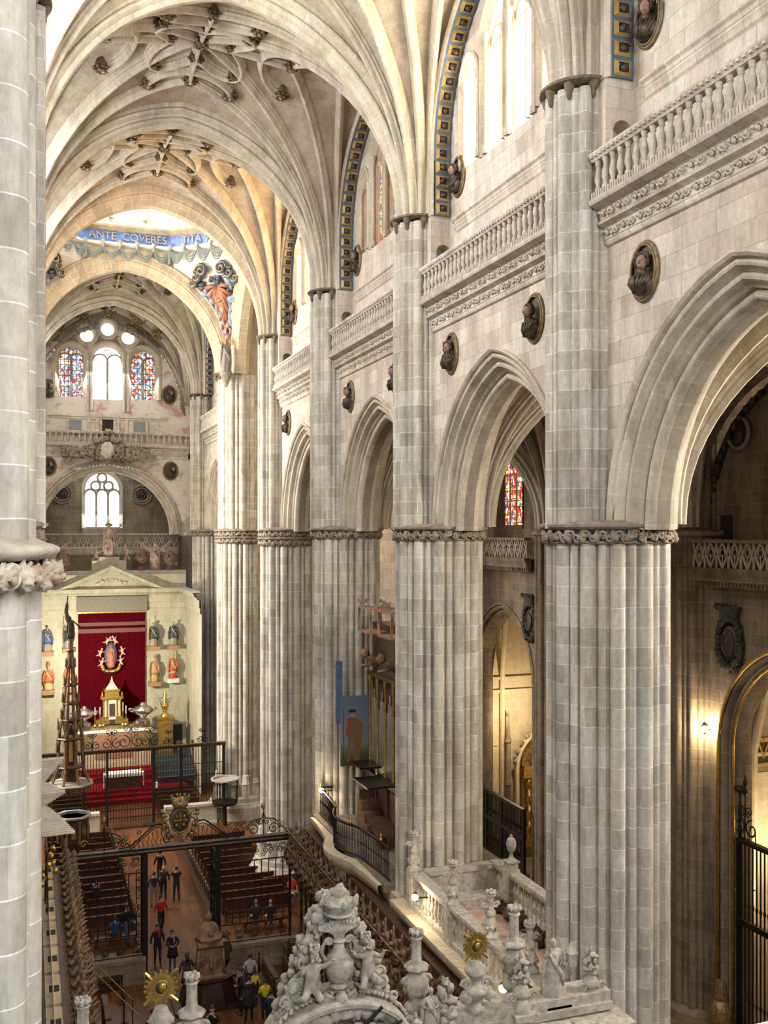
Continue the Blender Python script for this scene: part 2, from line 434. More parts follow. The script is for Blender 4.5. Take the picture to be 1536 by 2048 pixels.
# ---- floor
def floor_mat():
    m, nt, b = new_mat('oak_board_floor')
    uv = N(nt, 'ShaderNodeUVMap').outputs[0]
    pos = N(nt, 'ShaderNodeNewGeometry').outputs['Position']
    sw = scaled(nt, uv, (1, 1, 1)); 
    mp = N(nt, 'ShaderNodeMapping'); mp.inputs['Rotation'].default_value = (0, 0, PI/2); L(nt, uv, mp.inputs['Vector'])
    br = N(nt, 'ShaderNodeTexBrick'); L(nt, mp.outputs[0], br.inputs['Vector'])
    br.inputs['Scale'].default_value = 1; br.inputs['Brick Width'].default_value = 1.8; br.inputs['Row Height'].default_value = 0.14
    br.inputs['Mortar Size'].default_value = 0.006
    br.inputs['Color1'].default_value = (0.17, 0.062, 0.019, 1); br.inputs['Color2'].default_value = (0.10, 0.034, 0.010, 1); br.inputs['Mortar'].default_value = (0.05, 0.02, 0.01, 1)
    f = ramp(nt, noise_n(nt, scaled(nt, pos, (1, 0.35, 1)), 0.9, 4), [(0.35, 0.55), (0.65, 1.15)])
    L(nt, mixc(nt, 1.0, br.outputs['Color'], f, 'MULTIPLY'), b.inputs['Base Color'])
    b.inputs['Roughness'].default_value = 0.38; b.inputs['Specular IOR Level'].default_value = 0.35
    return m
M['floor'] = floor_mat()
mb = MB(); mb.box(-1.2, -3, -0.3, 12.4, 90, 0); mb.build('floor', M['floor'], kind='structure', smooth=0)
M['paving'] = stone('stone_paving', (0.22, 0.19, 0.15), (0.16, 0.14, 0.11), (0.10, 0.09, 0.07), bw=0.9, rh=0.9, grime=0.3)
for x0, x1 in ((12.4, 30), (-16, -1.2)):
    mb = MB(); mb.box(x0, -3, -0.3, x1, 90, 0); mb.build('floor', M['paving'], kind='structure', smooth=0)

# ---- piers
RING = pier_ring(1.40, major=12, rmaj=0.17, rmin=0.075)
RINGU = pier_ring(0.82, major=9, rmaj=0.15, rmin=0.07, n=220)
low_mb = shaft_mesh(RING, [(1.3, 1.0), (17.3, 1.0)])
upp_mb = shaft_mesh(RINGU, [(17.6, 1.0), (27.2, 1.0)], 0.8)
base_mb = MB()
base_mb.lathe([(1.95, 0), (1.95, 0.75), (1.85, 0.82), (1.80, 0.95), (1.68, 1.0), (1.66, 1.25), (1.5, 1.3), (1.45, 1.36), (1.2, 1.4)], 16, ph=PI/16)
for k in range(12):
    w = 2*PI*k/12 + 0.13; c = (1.28*math.cos(w), 1.28*math.sin(w), 1.25)
    base_mb.lathe([(0.30, 0), (0.30, 0.5), (0.27, 0.55), (0.27, 0.8), (0.30, 0.85), (0.24, 0.95), (0.2, 1.1 + 0.25*(k % 2)), (0.14, 1.15 + 0.25*(k % 2))], 8, c)
def band_mesh(R, n, h, seed, detail=2):
    lip = MB(); lip.lathe([(R-0.1, h-0.02), (R+0.06, h), (R+0.12, h+0.05), (R+0.13, h+0.10), (R+0.05, h+0.13), (R-0.05, h+0.16), (R-0.2, h+0.2)], 48,
                          wob=lambda w, t: 1+0.028*math.cos(12*(w-0.13)))
    lip.lathe([(R-0.05, -0.03), (R+0.02, 0.0), (R-0.02, 0.05)], 48, wob=lambda w, t: 1+0.02*math.cos(12*(w-0.13)))
    fol = MB(); rnd = random.Random(seed)
    for k in range(n):
        w = 2*PI*(k+0.5*0)/n + 0.13; o = Vector((math.cos(w), math.sin(w), 0)); up = Vector((0, 0, 1)); sd = up.cross(o)
        c = o*(R-0.02)
        fol.blob(c+up*h*0.5, 0.13, 0.13, h*0.42, 8, 5, 0.5, 3, seed+k)
        for j in range(detail):
            s = (-1, 1)[j % 2]
            fol.tube(spiral(c+o*0.07+up*(h*(0.5+0.12*s))+sd*s*0.10, sd*s, up, 0.10, 1.2, 9, rnd.random()*6), [0.035]*5+[0.045]*4, 5)
    blu = MB(); blu.lathe([(R-0.06, 0.0), (R-0.06, h)], 40)
    return lip, fol, blu
LIP, FOL, BLU = band_mesh(1.40, 26, 0.30, 3)
LIPU = MB(); LIPU.lathe([(0.78, -0.03), (0.86, 0.0), (0.92, 0.03), (0.92, 0.09), (0.84, 0.11), (0.6, 0.12)], 40)
CORB = MB(); CORB.lathe([(0.02, -0.34), (0.06, -0.28), (0.07, -0.18), (0.11, -0.1), (0.13, 0.02)], 8)
M['bronze2'] = plain('dark_brown_capital', (0.20, 0.14, 0.085), 0.7, 0, scale=8, c2=(0.07, 0.055, 0.045))
def first_pier(loc, label):
    t = empty('clustered_pier', loc, label, 'pillar')
    base_mb.build('pier_base', M['pier'], t)
    low_mb.build('lower_shaft', M['pier'], t, smooth=28)
    b = LIP.build('capital_band', M['dcarve'], t, loc=(0, 0, 17.28))
    FOL.build('foliage', M['dcarve'], b, smooth=130); BLU.build('blue_ground', M['blue'], b)
    u = upp_mb.build('upper_shaft', M['pier'], t, loc=(-0.7, 0, 0), smooth=28)
    b2 = LIPU.build('upper_capital', M['bronze2'], t, loc=(-0.7, 0, ZC))
    c0 = CORB.build('corbel', M['bronze2'], b2, smooth=50, loc=(0.76*math.cos(PI/9), 0.76*math.sin(PI/9), 0))
    for k in range(1, 9): dup(c0, (0.76*math.cos(2*PI*(k+.5)/9), 0.76*math.sin(2*PI*(k+.5)/9), 0), parent=b2)
    return t
PIER = first_pier((XR, PY[1], 0), 'nearest big clustered stone pillar on the right, cut by the bottom edge of the photo')
plabels = {2: 'clustered stone pillar between the stone loft balustrade and the painted organ',
           3: 'clustered stone pillar just beyond the organ, behind the painted figure panel',
           4: 'shaded crossing pillar with a blue and gold double capital band, nearest the choir grille end',
           5: 'sunlit crossing pillar with blue capital band on the right of the altar railing',
           6: 'slender grey clustered pillar beside the altar wall behind the sunlit crossing pillar'}
PIERS = {1: PIER}
for k, lb in plabels.items(): PIERS[k] = dup(PIER, (XR, PY[k], 0), label=lb)
dup(PIER, (XR, PY[0], 0), label='clustered pillar outside the right edge of the photo', group='pillars outside the picture')
for k in (1, 2, 3, 4, 5, 6):
    dup(PIER, (2*AX-XR, PY[k], 0), rz=PI, label='clustered pillar of the north row hidden behind the nearest left pillar', group='hidden north row pillars')
big_up = shaft_mesh(pier_ring(1.30, major=11, rmaj=0.2, rmin=0.10), [(17.6, 1.0), (27.25, 1.0)])
o = [c for c in PIERS[5].children if c.name.startswith('upper_shaft')][0]; bpy.data.objects.remove(o); big_up.build('upper_shaft', M['pier'], PIERS[5], smooth=28)
# double band on crossing piers (second row of carved collars below)
for k in (4, 5):
    b = [c for c in PIERS[k].children if c.name.startswith('capital_band')][0]
    d = dup(b, loc=(0, 0, 16.86), parent=PIERS[k])
# nearest pier on the left, with its own large carved capital
t = empty('clustered_pier', (-1.2, 9.1, 0), 'pale clustered pillar filling the left edge, closest to the camera, with large carved capital', 'pillar')
shaft_mesh(pier_ring(1.31, major=12, ph=0.05), [(0, 1.0), (17.12, 1.0)]).build('lower_shaft', M['pier'], t, smooth=28)
shaft_mesh(pier_ring(1.31, major=10, rmaj=0.22, ph=0.22), [(17.38, 0.985), (34, 0.985)]).build('upper_shaft', M['pier'], t, smooth=28)
l2 = MB(); l2.lathe([(1.2, 17.27), (1.34, 17.28), (1.36, 17.295), (1.41, 17.31), (1.445, 17.34), (1.445, 17.375), (1.40, 17.40), (1.33, 17.42), (1.22, 17.47)], 96, wob=lambda w, t: 1+0.010*math.cos(12*(w-0.05))+0.006*math.sin(53*w))
b = l2.build('capital_band', M['carve'], t, smooth=130)
fo = MB(); rnd = random.Random(5)
for k in range(30):
    w = 2*PI*k/30+0.1; o = Vector((math.cos(w), math.sin(w), 0)); up = Vector((0, 0, 1)); sd = up.cross(o); c = o*1.33+up*17.15
    fo.blob(c+o*0.03, 0.11, 0.11, 0.10, 12, 9, 0.55, 2.4, k); fo.blob(c+o*0.09-sd*0.08-up*0.05, 0.055, 0.06, 0.055, 10, 8, 0.5, 3.5, k+40)
    fo.tube(spiral(c+o*0.06+sd*0.07+up*0.02, sd, up, 0.10, 1.4, 20, rnd.random()*6), [0.018+0.020*math.sin(i/19*PI) for i in range(20)], 7)
    fo.tube(spiral(c+o*0.05-sd*0.05-up*0.03, -sd, up, 0.06, 1.2, 14, rnd.random()*6), [0.012+0.016*math.sin(i/13*PI) for i in range(14)], 6)
    leaf_curl(fo, c+o*0.02-up*0.09+sd*0.03, o, up, 0.17, k)
fo.build('foliage', M['capital'], b, smooth=130)
bl = MB(); bl.lathe([(1.26, 17.05), (1.26, 17.25)], 40); bl.build('blue_ground', M['blue'], b)

# ---- arcade bay (local y = 0 at the bay centre; x absolute)
def F_at(x): return lambda u, z: (x, u, z)
NA = dict(a=4.05, zs=17.6, c=0.9)
archprof = ([(-0.10, 0.0), (-0.10, -0.07), (-0.04, -0.10), (0.02, -0.05), (0.03, 0.04)] + rollp((0.13, 0.06), 0.07, 180, 360, 5) + [(0.22, 0.14), (0.28, 0.20)]
            + rollp((0.36, 0.22), 0.08, 180, 350, 5) + [(0.46, 0.34), (0.54, 0.38), (0.56, 0.47)] + rollp((0.66, 0.52), 0.10, 190, 340, 6) + [(0.78, 0.62), (0.78, 0.95)])
archprof = archprof + [(a, 1.57-d) for a, d in archprof[::-1]]
mb = MB()
panel(mb, F_at(WX), lin(-HL, HL, 12), 17.6, 24.5, [(-4.05, 4.05, lambda u: 17.6, lambda u: arch_z(u, 4.05, 17.6, 0.9))])
panel(mb, F_at(WX+1.57), lin(-HL, HL, 12), 17.6, 24.5, [(-4.05, 4.05, lambda u: 17.6, lambda u: arch_z(u, 4.05, 17.6, 0.9))])
W0 = mb
mb = MB(); profile_sweep(mb, lambda u, z, d: (WX+d, u, z), arch_path(4.05, 17.6, 0.9, 17), archprof); ARCHM = mb
# clerestory wall and its four openings
WINS = [(-2.45, 0.40, 28.7, 30.9), (-0.76, 0.62, 28.6, 31.7), (0.76, 0.62, 28.6, 31.7), (2.45, 0.40, 28.7, 30.9)]
mb = MB()
panel(mb, F_at(CXW), lin(-HL, HL, 8), 24.4, 34.4, [lancet(u-0, a+0.22, s-0.25, z, 0.2) for u, a, s, z in WINS])
mb.quad((WX, -HL, 24.5), (CXW, -HL, 24.5), (CXW, HL, 24.5), (WX, HL, 24.5)); CLER = mb
mb = MB()
for u, a, s, z in WINS:
    profile_sweep(mb, lambda p, q, d: (CXW+d, p, q), lancet_outline(u, a+0.22, s-0.25, z, 0.2), [(-0.10, 0), (-0.10, -0.07), (-0.04, -0.10), (0.02, 0), (0.05, 0.02), (0.10, 0.10), (0.16, 0.14), (0.17, 0.22), (0.22, 0.26), (0.22, 0.34)])
    mb.quad((CXW, u-a-0.22, s-0.25), (CXW, u+a+0.22, s-0.25), (CXW+0.3, u+a+0.22, s), (CXW+0.3, u-a-0.22, s))
    for e in (-a-0.06, a+0.06):
        mb.lathe([(0.10, 0), (0.10, 0.2), (0.06, 0.25), (0.055, z-s+0.1), (0.09, z-s+0.15), (0.11, z-s+0.35)], 8, (CXW+0.03, u+e, s-0.2))
REVEAL = mb
mb = MB()                                     # string course under the windows, and the wall rib
for z, e in ((27.0, 0.16), (26.8, 0.08)):
    mb.sweep([Vector((CXW, -3.4, z)), Vector((CXW, 3.4, z))], [(Vector((-1, 0, 0)), Vector((0, 0, 1)))]*2, [(0, -0.12), (e*0.5, -0.08), (e*0.6, 0), (e, 0.05), (e, 0.10), (0, 0.16)])
    for s in (-3.4, 3.4): mb.box(CXW-e, s-0.01, z-0.06, CXW, s+0.01, z+0.12)
STRING = mb
# coffered soffit band of the wall arch
def wallarch(n=20): return arch_path(3.85, 29.3, 0.4, n, stilt=2.0)
mb = MB()
WA = wallarch(20)
def resample(pts, step):
    out = [Vector(pts[0])]; acc = 0
    ln = [0]
    for k in range(1, len(pts)): ln.append(ln[-1]+math.dist(pts[k-1], pts[k]))
    n = max(1, round(ln[-1]/step)); res = []
    for i in range(n+1):
        d = ln[-1]*i/n; k = 1
        while k < len(pts)-1 and ln[k] < d: k += 1
        t = (d-ln[k-1])/(ln[k]-ln[k-1]); res.append(Vector(pts[k-1]).lerp(Vector(pts[k]), t))
    return res
CF = resample(WA, 0.42)
BX0, BX1 = CXW-0.58, CXW+0.0
BANDM = None; band = MB(); gold = MB(); ros = MB()
for k in range(len(CF)-1):
    p, q = CF[k], CF[k+1]; band.quad((BX0, p.x, p.y), (BX0, q.x, q.y), (BX1, q.x, q.y), (BX1, p.x, p.y))
    t = (q-p).normalized(); nr = Vector((t.y, -t.x)); c = (p+q)/2; h = (q-p).length*0.36
    T3 = Vector((0, t.x, t.y)); N3 = Vector((0, nr.x, nr.y)); X3 = Vector((1, 0, 0)); C3 = Vector(((BX0+BX1)/2, c.x, c.y))
    for a, b2, wd_, hg in ((0.20, 0.13, 1, 0.05), ):
        h *= 1.12; o = [(-0.22, -h), (0.22, -h), (0.22, h), (-0.22, h)]; i_ = [(-0.12, -h*0.6), (0.12, -h*0.6), (0.12, h*0.6), (-0.12, h*0.6)]
        for e in range(4):
            f = (e+1) % 4
            P0 = C3+X3*o[e][0]+T3*o[e][1]+N3*0.01; P1 = C3+X3*o[f][0]+T3*o[f][1]+N3*0.01
            Q0 = C3+X3*i_[e][0]+T3*i_[e][1]+N3*0.06; Q1 = C3+X3*i_[f][0]+T3*i_[f][1]+N3*0.06
            gold.quad(P0, P1, Q1, Q0)
    ros.blob(C3+N3*0.03, 0.11, 0.10, 0.10, 7, 4, 0.4, 3, k)
mb = MB(); profile_sweep(mb, lambda u, z, d: (BX0+d, u, z), WA, [(-0.22, 0.1), (-0.22, -0.06), (-0.12, -0.10), (-0.04, -0.06), (0.0, -0.02), (0.0, 0.03)]); FORM = mb

# ---- balustrade of a bay
BALH = 0.66
bal_one = MB(); bal_one.lathe([(0.075, 0), (0.075, 0.06), (0.045, 0.08), (0.05, 0.14), (0.085, 0.24), (0.07, 0.36), (0.045, 0.46), (0.045, 0.52), (0.065, 0.54), (0.055, 0.58), (0.075, 0.61), (0.075, BALH)], 8)
def run_profile(mb, y0, y1, prof, x=WX, n=2):
    ys = lin(y0, y1, n)
    mb.sweep([Vector((x, y, 0)) for y in ys], [(Vector((-1, 0, 0)), Vector((0, 0, 1)))]*n, prof)
    for y in (y0, y1): mb.poly([(x-a, y, b) for a, b in (prof if y == y1 else prof[::-1])])
def frieze(mb, y0, y1, zc, h, x, seed, step=0.30):
    """running scroll of curled leaves"""
    rnd = random.Random(seed); n = int((y1-y0)/step); up = Vector((0, 0, 1)); sd = Vector((0, 1, 0)); o = Vector((-1, 0, 0))
    for k in range(n):
        y = y0+(k+0.5)*(y1-y0)/n; s = (-1, 1)[k % 2]; c = Vector((x, y, zc))
        mb.tube(spiral(c+o*0.03, sd, up*s, h*0.42, 1.3, 11, PI), [h*0.09]*6+[h*0.13]*5, 5)
        mb.blob(c+o*0.03+up*s*h*0.05, 0.06, h*0.17, h*0.17, 6, 4, 0.4, 2, k+seed)
        mb.blob(c+o*0.02+sd*step*0.45-up*s*h*0.2, 0.05, h*0.2, h*0.16, 6, 4, 0.5, 2, k*3+seed)
def make_balustrade(y0, y1, nb, label):
    t = empty('balustrade', (0, 0, 0), label, 'balustrade')
    mb = MB()
    run_profile(mb, y0, y1, [(0.0, 23.72), (0.06, 23.74), (0.10, 23.80), (0.10, 23.84), (0.12, 23.86), (0.12, 24.10), (0.17, 24.13), (0.26, 24.17), (0.28, 24.22), (0.20, 24.25), (0.22, 24.27), (0.24, 24.48), (0.34, 24.52), (0.46, 24.56), (0.50, 24.62), (0.50, 24.66), (0.42, 24.68), (0.42, 24.84), (0.30, 24.86), (0.0, 24.86)])
    c = mb.build('cornice', M['wall'], t)
    for zc_, h_, x_, s_ in ((23.98, 0.24, WX-0.12, 11), (24.37, 0.22, WX-0.24, 23)):
        mb = MB(); frieze(mb, y0+0.05, y1-0.05, zc_, h_, x_, s_); mb.build('carved_frieze', M['carve'], c, smooth=130)
    mb = MB()
    n = int((y1-y0)/0.09)
    for k in range(n):
        y = y0+(k+0.5)*(y1-y0)/n; mb.cbox((WX-0.43, y, 24.76), 0.03, 0.05, 0.13)
    mb.build('reeded_band', M['carve'], c, smooth=0)
    mb = MB(); run_profile(mb, y0, y1, [(0.22, 25.50), (0.42, 25.50), (0.44, 25.54), (0.47, 25.58), (0.50, 25.62), (0.50, 25.67), (0.22, 25.67)])
    n = int((y1-y0)/0.16)
    for k in range(n):
        y = y0+(k+0.5)*(y1-y0)/n; mb.cbox((WX-0.475, y, 25.585), 0.05, 0.07, 0.05)
    mb.build('handrail', M['wall'], t)
    for k in range(nb):
        y = y0+(k+0.5)*(y1-y0)/nb
        if k == 0: b0 = bal_one.build('baluster', M['carve'], t, smooth=50, loc=(WX-0.34, y, 24.85))
        else: dup(b0, (WX-0.34, y, 24.85), parent=t)
    return t
BAL = make_balustrade(-4.15, 4.15, 29, 'carved stone balustrade high on the right wall, nearest the camera')

# ---- portrait medallions
def medallion(loc, seed, label, tilt=0.0):
    t = empty('portrait_medallion', loc, label, 'medallion')
    o = Vector((-1, 0, 0)); mb = MB()
    ring = [Vector((0, 0.42*math.cos(w), 0.54*math.sin(w))) for w in lin(0, 2*PI, 33)]
    mb.tube([p+o*0.07 for p in ring], 0.03, 6, cap=False); mb.tube([p*1.1+o*0.03 for p in ring], 0.045, 6, cap=False)
    mb.build('frame', M['medframe'], t, smooth=130)
    mb = MB(); mb.poly([p+o*0.03 for p in ring[:-1]]); mb.build('ground', M['bronze'], t, smooth=0)
    mb = MB()
    mb.blob(o*0.14+Vector((0, 0.0, -0.26)), 0.17, 0.31, 0.24, 12, 8, 0.15, 2.5, seed)
    mb.tube([o*0.16+Vector((0, 0, -0.16)), o*0.2+Vector((0, 0.01, 0.05))], [0.10, 0.085], 8)
    for k in range(5):
        mb.tube([o*0.28+Vector((0, -0.26+0.1*k, -0.12)), o*0.30+Vector((0, -0.12+0.07*k, -0.30)), o*0.2+Vector((0, -0.05+0.06*k, -0.46))], 0.028, 5)
    mb.build('bust', M['bronze'], t, smooth=130)
    mb = MB(); hc = o*0.25+Vector((0, 0.0, 0.13))
    mb.blob(hc, 0.125, 0.105, 0.155, 12, 9, 0.04, 2, seed)
    mb.blob(hc+o*0.13+Vector((0, 0, -0.01)), 0.04, 0.02, 0.045, 6, 4, 0, 2, 0)
    mb.blob(hc+o*0.10+Vector((0, 0, -0.085)), 0.035, 0.045, 0.03, 6, 4, 0, 2, 0)
    for s in (-1, 1): mb.blob(hc+o*0.105+Vector((0, s*0.045, 0.035)), 0.015, 0.024, 0.012, 6, 4, 0, 2, 0)
    mb.build('face', M['medskin'], t, smooth=130)
    mb = MB()
    for k in range(22):
        w = -0.5+ (PI+1.0)*k/21
        for q in (0, 1):
            mb.blob(hc+Vector((0.02+0.05*q, 0.125*math.cos(w), 0.03+0.15*math.sin(w))), 0.06, 0.045, 0.045, 6, 4, 0.4, 2, seed+k)
    if seed % 2: mb.tube([hc+Vector((0.0, s*0.13, z)) for s, z in ((-1, 0.05), (-1, 0.17), (0, 0.20), (1, 0.17), (1, 0.05))], 0.035, 6)
    mb.build('hair', M['bronze'], t, smooth=130)
    for ch in t.children:
        if ch.name.split('.')[0] in ('bust', 'face', 'hair'): ch.rotation_euler = (0, 0, tilt)
    return t
M['medframe'] = plain('tarnished_gilt_frame', (0.26, 0.19, 0.08), 0.5, 0.3, scale=7, c2=(0.09, 0.065, 0.04))
M['medskin'] = plain('dark_painted_face', (0.36, 0.21, 0.15), 0.55, 0, scale=14, c2=(0.20, 0.12, 0.085))

# ---- windows
def window_mat(name, kind, strength):
    m, nt, b = new_mat(name)
    uv = N(nt, 'ShaderNodeUVMap').outputs[0]
    br = N(nt, 'ShaderNodeTexBrick'); L(nt, uv, br.inputs['Vector'])
    br.inputs['Scale'].default_value = 1; br.inputs['Brick Width'].default_value = 0.28; br.inputs['Row Height'].default_value = 0.24 if kind == 'clear' else 0.4
    br.inputs['Mortar Size'].default_value = 0.012 if kind == 'clear' else 0.022; br.inputs['Mortar Smooth'].default_value = 0.2; br.offset = 0.0
    if kind in ('clear', 'sun', 'sun4'):
        tint = {'clear': (1, 0.99, 0.96, 1), 'sun': (1, 0.86, 0.66, 1), 'sun4': (1, 0.60, 0.27, 1)}[kind]
        br.inputs['Color1'].default_value = tint; br.inputs['Color2'].default_value = tuple(c*0.94 for c in tint[:3])+(1,)
        br.inputs['Mortar'].default_value = (0.5, 0.48, 0.44, 1); col = br.outputs['Color']
    else:
        vo = N(nt, 'ShaderNodeTexVoronoi'); vo.feature = 'F1'; vo.inputs['Scale'].default_value = 1
        L(nt, scaled(nt, uv, (7.5, 6, 1)), vo.inputs['Vector'])
        sep = N(nt, 'ShaderNodeSeparateColor'); L(nt, vo.outputs['Color'], sep.inputs[0])
        if kind == 'warm': st = [(0.0, (0.75, 0.02, 0.01)), (0.22, (1.0, 0.75, 0.35)), (0.4, (0.9, 0.25, 0.02)), (0.55, (1, 0.95, 0.75)), (0.68, (0.06, 0.12, 0.45)), (0.78, (1.0, 0.55, 0.08)), (0.9, (0.8, 0.03, 0.02))]
        else: st = [(0.0, (0.55, 0.02, 0.03)), (0.2, (0.75, 0.85, 0.95)), (0.38, (0.12, 0.28, 0.6)), (0.52, (0.95, 0.93, 0.85)), (0.66, (0.75, 0.32, 0.06)), (0.78, (0.35, 0.42, 0.3)), (0.88, (0.8, 0.75, 0.7))]
        rc = N(nt, 'ShaderNodeValToRGB'); rc.color_ramp.interpolation = 'CONSTANT'; e = rc.color_ramp.elements
        while len(e) < len(st): e.new(0.5)
        for k, (p, c) in enumerate(st): e[k].position = p; e[k].color = rgba(c)
        L(nt, sep.outputs[0], rc.inputs[0])
        ve = N(nt, 'ShaderNodeTexVoronoi'); ve.feature = 'DISTANCE_TO_EDGE'; ve.inputs['Scale'].default_value = 1
        L(nt, scaled(nt, uv, (7.5, 6, 1)), ve.inputs['Vector'])
        ed = ramp(nt, ve.outputs['Distance'], [(0.03, 0.08), (0.09, 1.0)])
        c = mixc(nt, 1.0, rc.outputs[0], ed, 'MULTIPLY')
        inv = ramp(nt, br.outputs['Fac'], [(0.2, 1.0), (0.8, 0.03)])
        col = mixc(nt, 1.0, c, inv, 'MULTIPLY')
    L(nt, col, b.inputs['Emission Color']); b.inputs['Emission Strength'].default_value = strength
    b.inputs['Base Color'].default_value = (0.02, 0.02, 0.02, 1); b.inputs['Roughness'].default_value = 0.3
    return m
M['clear'] = window_mat('bright_leaded_glass', 'clear', 4.0)
M['clearlow'] = window_mat('leaded_glass_daylight', 'clear', 2.6)
M['sunglass'] = window_mat('sunlit_leaded_glass', 'sun', 40)
M['sunglass4'] = window_mat('orange_sunlight_pane', 'sun4', 30)  # orange put into the pane's glow to warm the vault, not the glass colour
M['warmglass'] = window_mat('red_and_amber_stained_glass', 'warm', 2.4)
M['bluglass'] = window_mat('red_and_blue_stained_glass', 'blue', 1.9)
wcount = [0]
def window(loc, outlines, mat, mull, sx=1):
    """outlines: (u, a, sill, zs, c); mull: tubes"""
    wcount[0] += 1
    mb = MB()
    for u, a, s, z, c in outlines: lancet_fill(mb, lambda p, q: (0, p, q), u, a, s, z, c)
    w = mb.build('window_%d' % wcount[0], mat, kind='structure', smooth=0)
    mb = MB()
    for t_ in mull: mb.tube(t_[0], t_[1], 6)
    if mull: mb.build('mullion', M['rib'], w)
    w.location = loc; w.scale = (sx, 1, 1)
    return w
def cler_mull():
    out = []
    for u, a, s, z in WINS[1:3]:
        out.append(([(-0.06, u, s), (-0.06, u, z-0.1)], 0.085))
        for e in (-1, 1):
            out.append(([(-0.06, u+e*a/2+a/2*math.cos(w), z-0.15+a/2*math.sin(w)*1.3) for w in lin(0, PI, 9)], 0.06))
        out.append(([(-0.06, u+0.16*math.cos(w), z+0.33+0.16*math.sin(w)) for w in lin(0, 2*PI, 13)], 0.03))
        out.append(([(-0.08, u-a, z-0.2), (-0.08, u+a, z-0.2)], 0.06))
    return out
CM = cler_mull()

# ---- build the nave wall, bay by bay
def bay(yc, side, k, win, clear, bal, parts=True):
    s = 1 if side == 'south' else -1; x = 0 if s == 1 else 2*AX
    if ('wall', 0) not in BAYC:
        w = W0.build('wall_south', M['wall'], kind='structure', smooth=0)
        ARCHM.build('arch_moulding', M['rib'], w, smooth=40); CLER.build('clerestory_wall', M['wall'], w, smooth=0)
        REVEAL.build('window_surround', M['rib'], w, smooth=40); STRING.build('string_course', M['wall'], w, smooth=30)
        b = band.build('coffered_band', M['blue'], w, smooth=0); gold.build('coffer_frame', M['gilt2'], b, smooth=0); ros.build('coffer_rosette', M['bronze'], b, smooth=130)
        FORM.build('wall_rib', M['rib'], w, smooth=40)
        BAYC[('wall', 0)] = w
    else:
        w = dup(BAYC[('wall', 0)])
    w.name = 'wall_' + side; w.location = (x, yc, 0); w.scale = (s, 1, 1)
    if win: window((x+s*(CXW+0.30), yc, 0), [(u, a, sl, z, 0.15) for u, a, sl, z in WINS], win, CM, s)
    return w
BAYC = {}
M['gilt2'] = plain('aged_gilt_coffer', (0.52, 0.35, 0.10), 0.5, 0.3, scale=2.5, c2=(0.22, 0.14, 0.06))
CENT = [(PY[i]+PY[i+1])/2 for i in range(len(PY)-1)] + [PY[-1]+HL]
BY = [PY[0]-HL, CENT[0], CENT[1], CENT[2], CENT[3]]
wm = [M['clear'], M['clear'], M['sunglass'], M['warmglass'], M['sunglass4']]
for i, y in enumerate(BY):
    bay(y, 'south', i, wm[i], True, True)
    bay(y, 'north', i, M['clearlow'], True, False)
for y in (CENT[5], CENT[6]):
    bay(y, 'south', 9, M['clear'], True, True); bay(y, 'north', 9, M['clearlow'], True, False)
blab = ['carved stone balustrade high on the right wall, nearest the camera', 'carved balustrade high on the wall between the two nearest right pillars',
        'balustrade over the organ bay, high between the second and third pillars', 'balustrade high in the last bay before the crossing pillars']
BAL.location = (0, CENT[0], 0); BAL['label'] = blab[0]
for i in (1, 2, 3): dup(BAL, (0, CENT[i], 0), label=blab[i])
dup(BAL, (0, CENT[5], 0), label='distant balustrade on the right wall of the altar bay, seen edge-on')
ml = [('turbaned head medallion beside the big right arch, largest of the portrait roundels', CENT[0]+2.75),
      ('portrait roundel right of the second arch point, against the nearest pillar', CENT[1]-2.45),
      ('portrait roundel left of the second arch point', CENT[1]+2.75),
      ('half-hidden portrait roundel right of the third arch, against a pillar edge', CENT[2]-2.45),
      ('portrait roundel left of the third arch point, above the organ bay', CENT[2]+2.75),
      ('barely visible roundel right of the fourth arch, cut by the pillar', CENT[3]-2.45),
      ('small portrait roundel left of the fourth arch, next to the crossing pillar', CENT[3]+2.75)]
MED = []
for k, (lb, y) in enumerate(ml): MED.append(medallion((WX, y, 22.85), k*7+1, lb, (0.62, 0.2, 0.55, 0.5, 0.6, 0.3, 0.45)[k]))
for k, (lb, y, z) in enumerate([('gilt-rimmed bust roundel beside the golden coffers of the bright window bay', CENT[1]+3.25, 28.35),
                                ('bust roundel beside the dark coffers by the red stained window', CENT[2]+3.25, 28.35),
                                ('small bust roundel beside the pale coffers near the crossing', CENT[3]+3.25, 28.35),
                                ('bust roundel at the very top right beside the blue coffered strip', CENT[0]+3.25, 28.35)]):
    dup(MED[(k*2+1) % 5], (CXW, y, z), label=lb)

# passage doorways through the upper pier mass (dark arched openings above the balustrade)
mbp = MB()
panel(mbp, lambda u, z: (u, -1.02, z), lin(WX-0.2, CXW+0.02, 4), 24.5, 27.45, [lancet(CXW-0.22, 0.24, 24.8, 26.2, 0.0)])
panel(mbp, lambda u, z: (u, 1.02, z), lin(WX-0.2, CXW+0.02, 4), 24.5, 27.45, [lancet(CXW-0.22, 0.24, 24.8, 26.2, 0.0)])
mbp.quad((WX-0.2, -1.02, 24.5), (WX-0.2, 1.02, 24.5), (WX-0.2, 1.02, 27.45), (WX-0.2, -1.02, 27.45))
mbp.quad((WX-0.2, -1.02, 27.45), (WX-0.2, 1.02, 27.45), (CXW, 1.02, 27.45), (CXW, -1.02, 27.45))
for e in (-1, 1):
    profile_sweep(mbp, lambda p, q, d: (p, e*(1.02-d), q), lancet_outline(CXW-0.22, 0.24, 24.8, 26.2, 0.0), [(0, 0), (0, 1.0)], flip=(e > 0))
pw0 = None
